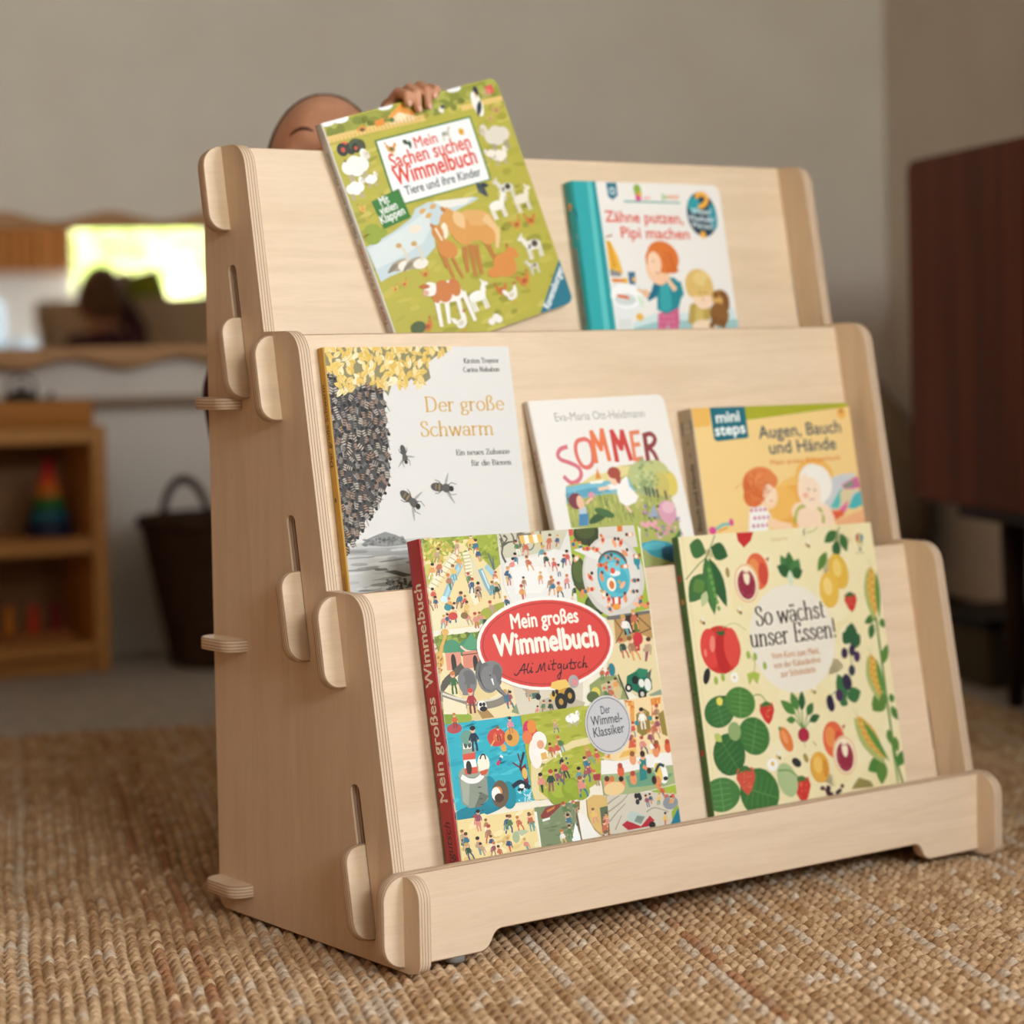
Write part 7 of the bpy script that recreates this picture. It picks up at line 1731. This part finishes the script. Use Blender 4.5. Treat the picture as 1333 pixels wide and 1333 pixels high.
# frame of the held book: right, down, out of the cover
BO, BA, BC, BN = Vector((.1089, .0130, .7291)), Vector((.864, .435, .255)), Vector((.307, -.052, -.950)), Vector((.400, -.899, .179))
bk = lambda a, c, o: BO + BA * a + BC * c + BN * o
HC = Vector((.1430, .2140, .6965))                    # head centre
HY = CAM_YAW - .06
HR_ = Vector((math.cos(HY), -math.sin(HY), 0)); HF = Vector((-math.sin(HY), -math.cos(HY), 0))
_t = R(15)
HU = Vector((0, 0, 1)) * math.cos(_t) + HF * math.sin(_t) * -1
HF2 = HF * math.cos(_t) + Vector((0, 0, 1)) * math.sin(_t) * 1
HM = Matrix(((HR_.x, HU.x, HF2.x, HC.x), (HR_.y, HU.y, HF2.y, HC.y), (HR_.z, HU.z, HF2.z, HC.z), (0, 0, 0, 1)))
HS = Vector((.0600, .0845, .0720))

def head_point(v):
    x, y, z = v                                        # unit sphere: x right, y up, z towards the face
    g = lambda cx, cy, s: math.exp(-(((x - cx) / s) ** 2 + ((y - cy) / s) ** 2)) if z > 0 else 0
    p = Vector((x * HS.x, y * HS.y, z * HS.z))
    if y < 0:
        p.x *= 1 - .20 * y * y; p.z *= 1 - .12 * y * y
    d = 0
    for s in (-1, 1):
        d -= .0065 * g(.36 * s, -.06, .17)              # eye sockets
        d += .0030 * g(.36 * s, .34, .20)              # brow
        d += .0060 * g(.46 * s, -.36, .26)             # cheeks
    d += .0120 * g(0, -.14, .11) + .006 * g(0, .02, .09)   # nose
    d += .0050 * g(0, -.50, .13) - .0022 * g(0, -.42, .05) # lips
    d += .0050 * g(0, -.80, .18)                       # chin
    p.z += d
    return p

child = empty('person', Matrix.Translation((.155, .25, 0)), 'toddler behind the bookshelf, forehead peeking over and one hand gripping the tilted book', 'person')
child_inv = Matrix.Translation((-.155, -.25, 0))
bm = bmesh.new()
g = bmesh.ops.create_uvsphere(bm, u_segments=56, v_segments=40, radius=1.0)
for v in g['verts']: v.co = HM @ head_point((v.co.x, v.co.z, -v.co.y))
for s in (-1, 1):                                      # ears
    for dy, dz, r in ((.010, -.006, .011), (-.004, -.005, .010), (-.014, -.002, .007)):
        ball_bm(HM @ Vector((s * .0600, dy, dz)), (r * .55, r * .7, r), 10, 8, bm)
neck = Vector((.150, .238, .600))
SR_, SL_ = Vector((.223, .224, .572)), Vector((.077, .256, .572))
PEL = Vector((.155, .250, .315))
chain(bm, [HC + Vector((0, .012, -.045)), neck, Vector((.150, .240, .560))], [.034, .030, .045])
chain(bm, [Vector((.150, .240, .555)), Vector((.152, .245, .46)), Vector((.154, .246, .38)), PEL], [.062, .066, .067, .064])
chain(bm, [SL_, Vector((.150, .240, .565)), SR_], [.032, .046, .032])
WR = bk(.100, .032, -.030)
EL = Vector((.236, .132, .622))
chain(bm, [SR_, EL, WR], [.030, .023, .0165])
EL2, WR2 = Vector((.045, .275, .475)), Vector((.048, .232, .385))
chain(bm, [SL_, EL2, WR2], [.030, .023, .0165])
for s in (-1, 1):
    hip = PEL + Vector((.036 * s, 0, -.015)); kn = Vector((.155 + .045 * s, .240, .165)); an = Vector((.155 + .048 * s, .258, .035))
    chain(bm, [PEL, hip, kn, an], [.058, .044, .033, .022])
    chain(bm, [an, Vector((an.x, an.y + .012, .0195)), Vector((an.x, an.y - .045, .0175)), Vector((an.x, an.y - .068, .0130))], [.022, .017, .015, .0105])
# gripping hand: palm behind the cover, four fingers over its top edge, thumb against the back
knuck = [(.1030, -.003, -.021), (.1145, -.005, -.022), (.1265, -.005, -.021), (.1370, -.001, -.019)]
pip = [(.1030, -.0105, .0005), (.1170, -.0115, .0015), (.1300, -.0110, .0015), (.1410, -.0070, .0005)]
dip = [(.1000, -.0040, .0165), (.1110, -.0030, .0172), (.1240, -.0030, .0172), (.1362, -.0020, .0165)]
tip = [(.0985, .0030, .0158), (.1075, .0110, .0162), (.1203, .0112, .0162), (.1322, .0026, .0156)]
rad = [(.0078, .0070, .0062, .0050), (.0080, .0072, .0063, .0051), (.0080, .0072, .0062, .0050), (.0072, .0064, .0055, .0045)]
for k in range(4):
    chain(bm, [bk(*knuck[k]), bk(*pip[k]), bk(*dip[k]), bk(*tip[k])], [q * .80 for q in rad[k]])
    chain(bm, [WR, bk(*knuck[k])], [.0120, .0080])
chain(bm, [bk(.104, .012, -.026), bk(.124, .012, -.026)], [.0125, .0120])
chain(bm, [WR, bk(.0925, .012, -.020), bk(.0945, .003, -.0125), bk(.1010, .016, -.0085)], [.0125, .0105, .0085, .0065])   # thumb
# hanging hand
dn = (WR2 - EL2).normalized(); sd = Vector((.978, -.211, 0)); fw_ = sd.cross(dn).normalized()
chain(bm, [WR2, WR2 + dn * .030], [.0150, .0165])
for k, (o, l) in enumerate(((-.0135, .026), (-.0045, .030), (.0045, .029), (.0135, .023))):
    a = WR2 + dn * .034 + fw_ * o
    chain(bm, [a, a + dn * l * .5 + sd * .003, a + dn * l + sd * .011], [.0062, .0055, .0044])
chain(bm, [WR2 + dn * .008, WR2 + dn * .022 - fw_ * .018, WR2 + dn * .036 - fw_ * .023 + sd * .004], [.0085, .0066, .0052])
bmesh.ops.transform(bm, matrix=child_inv, verts=bm.verts[:])
fuse('body', bm, .0016, 2, M_SKIN, child)
# nails
for k in range(4):
    c = bk(*tip[k]); t = (c - bk(*dip[k])).normalized()
    n2 = (BN - t * BN.dot(t)).normalized(); sdv = t.cross(n2)
    M = Matrix(((sdv.x, t.x, n2.x, 0), (sdv.y, t.y, n2.y, 0), (sdv.z, t.z, n2.z, 0), (0, 0, 0, 1)))
    b2 = bmesh.new(); ball_bm((0, 0, 0), (.0028, .0034, .0011), 10, 6, b2)
    bmesh.ops.transform(b2, matrix=child_inv @ Matrix.Translation(c + n2 * (rad[k][3] * .80 - .0006) + t * .0012) @ M, verts=b2.verts[:])
    link('fingernail', mesh_from_bm('fingernail', b2), M_NAIL, child)
# hair: a close cap that dips under the skin at the hairline
b2 = bmesh.new()
g = bmesh.ops.create_uvsphere(b2, u_segments=56, v_segments=40, radius=1.0)
for v in g['verts']:
    x, y, z = v.co.x, v.co.z, -v.co.y
    line = .40 - .10 * max(y, 0) + (.25 * y if y < 0 else 0)
    k = min(max((line - z) / .10, 0), 1)
    low = min(max((y + .55) / .15, 0), 1)
    v.co = child_inv @ HM @ (head_point((x, y, z)) * (.955 + .080 * k * low))
link('hair', mesh_from_bm('hair', b2, True), M_HAIR, child)
for s in (-1, 1):
    p = head_point(Vector((.36 * s, -.06, math.sqrt(1 - .36 ** 2 - .0036))))
    b2 = ball_bm(p + Vector((0, 0, -.0055)), .0105, 18, 12)
    bmesh.ops.transform(b2, matrix=child_inv @ HM, verts=b2.verts[:])
    e = link('eye', mesh_from_bm('eye', b2, True), M_EYE, child)
    b2 = ball_bm(p + Vector((0, -.001, .0035)), (.0050, .0050, .0018), 14, 8)
    bmesh.ops.transform(b2, matrix=child_inv @ HM, verts=b2.verts[:])
    link('iris', mesh_from_bm('iris', b2, True), M_IRIS, e)
    b2 = bmesh.new()
    pts = []
    for t in (-1, -.5, 0, .5, 1):
        u, w = .36 * s + .20 * t, .335 - .05 * t * t
        q = head_point(Vector((u, w, math.sqrt(max(0, 1 - u * u - w * w)))))
        pts.append(child_inv @ HM @ (q + Vector((0, 0, .0002))))
    tube_bm(pts, [.0008, .0018, .0021, .0018, .0008], 8, b2)
    link('eyebrow', mesh_from_bm('eyebrow', b2, True), M_BROW, child)
b2 = bmesh.new()
chain(b2, [Vector((.150, .240, .562)), Vector((.152, .245, .46)), Vector((.154, .246, .38)), PEL + Vector((0, 0, .02))], [.064, .073, .075, .074])
chain(b2, [SL_, Vector((.150, .240, .568)), SR_], [.038, .052, .038])
chain(b2, [SR_, EL, EL.lerp(WR, .72)], [.036, .029, .024])
chain(b2, [SL_, EL2, EL2.lerp(WR2, .85)], [.036, .029, .024])
bmesh.ops.transform(b2, matrix=child_inv, verts=b2.verts[:])
fuse('sweater', b2, .004, 6, M_SHIRT, child)
b2 = bmesh.new()
for s in (-1, 1):
    hip = PEL + Vector((.036 * s, 0, -.015)); kn = Vector((.155 + .045 * s, .240, .165)); an = Vector((.155 + .048 * s, .256, .058))
    chain(b2, [PEL, hip, kn, an], [.068, .054, .043, .033])
bmesh.ops.transform(b2, matrix=child_inv, verts=b2.verts[:])
fuse('trousers', b2, .004, 6, M_PANTS, child)
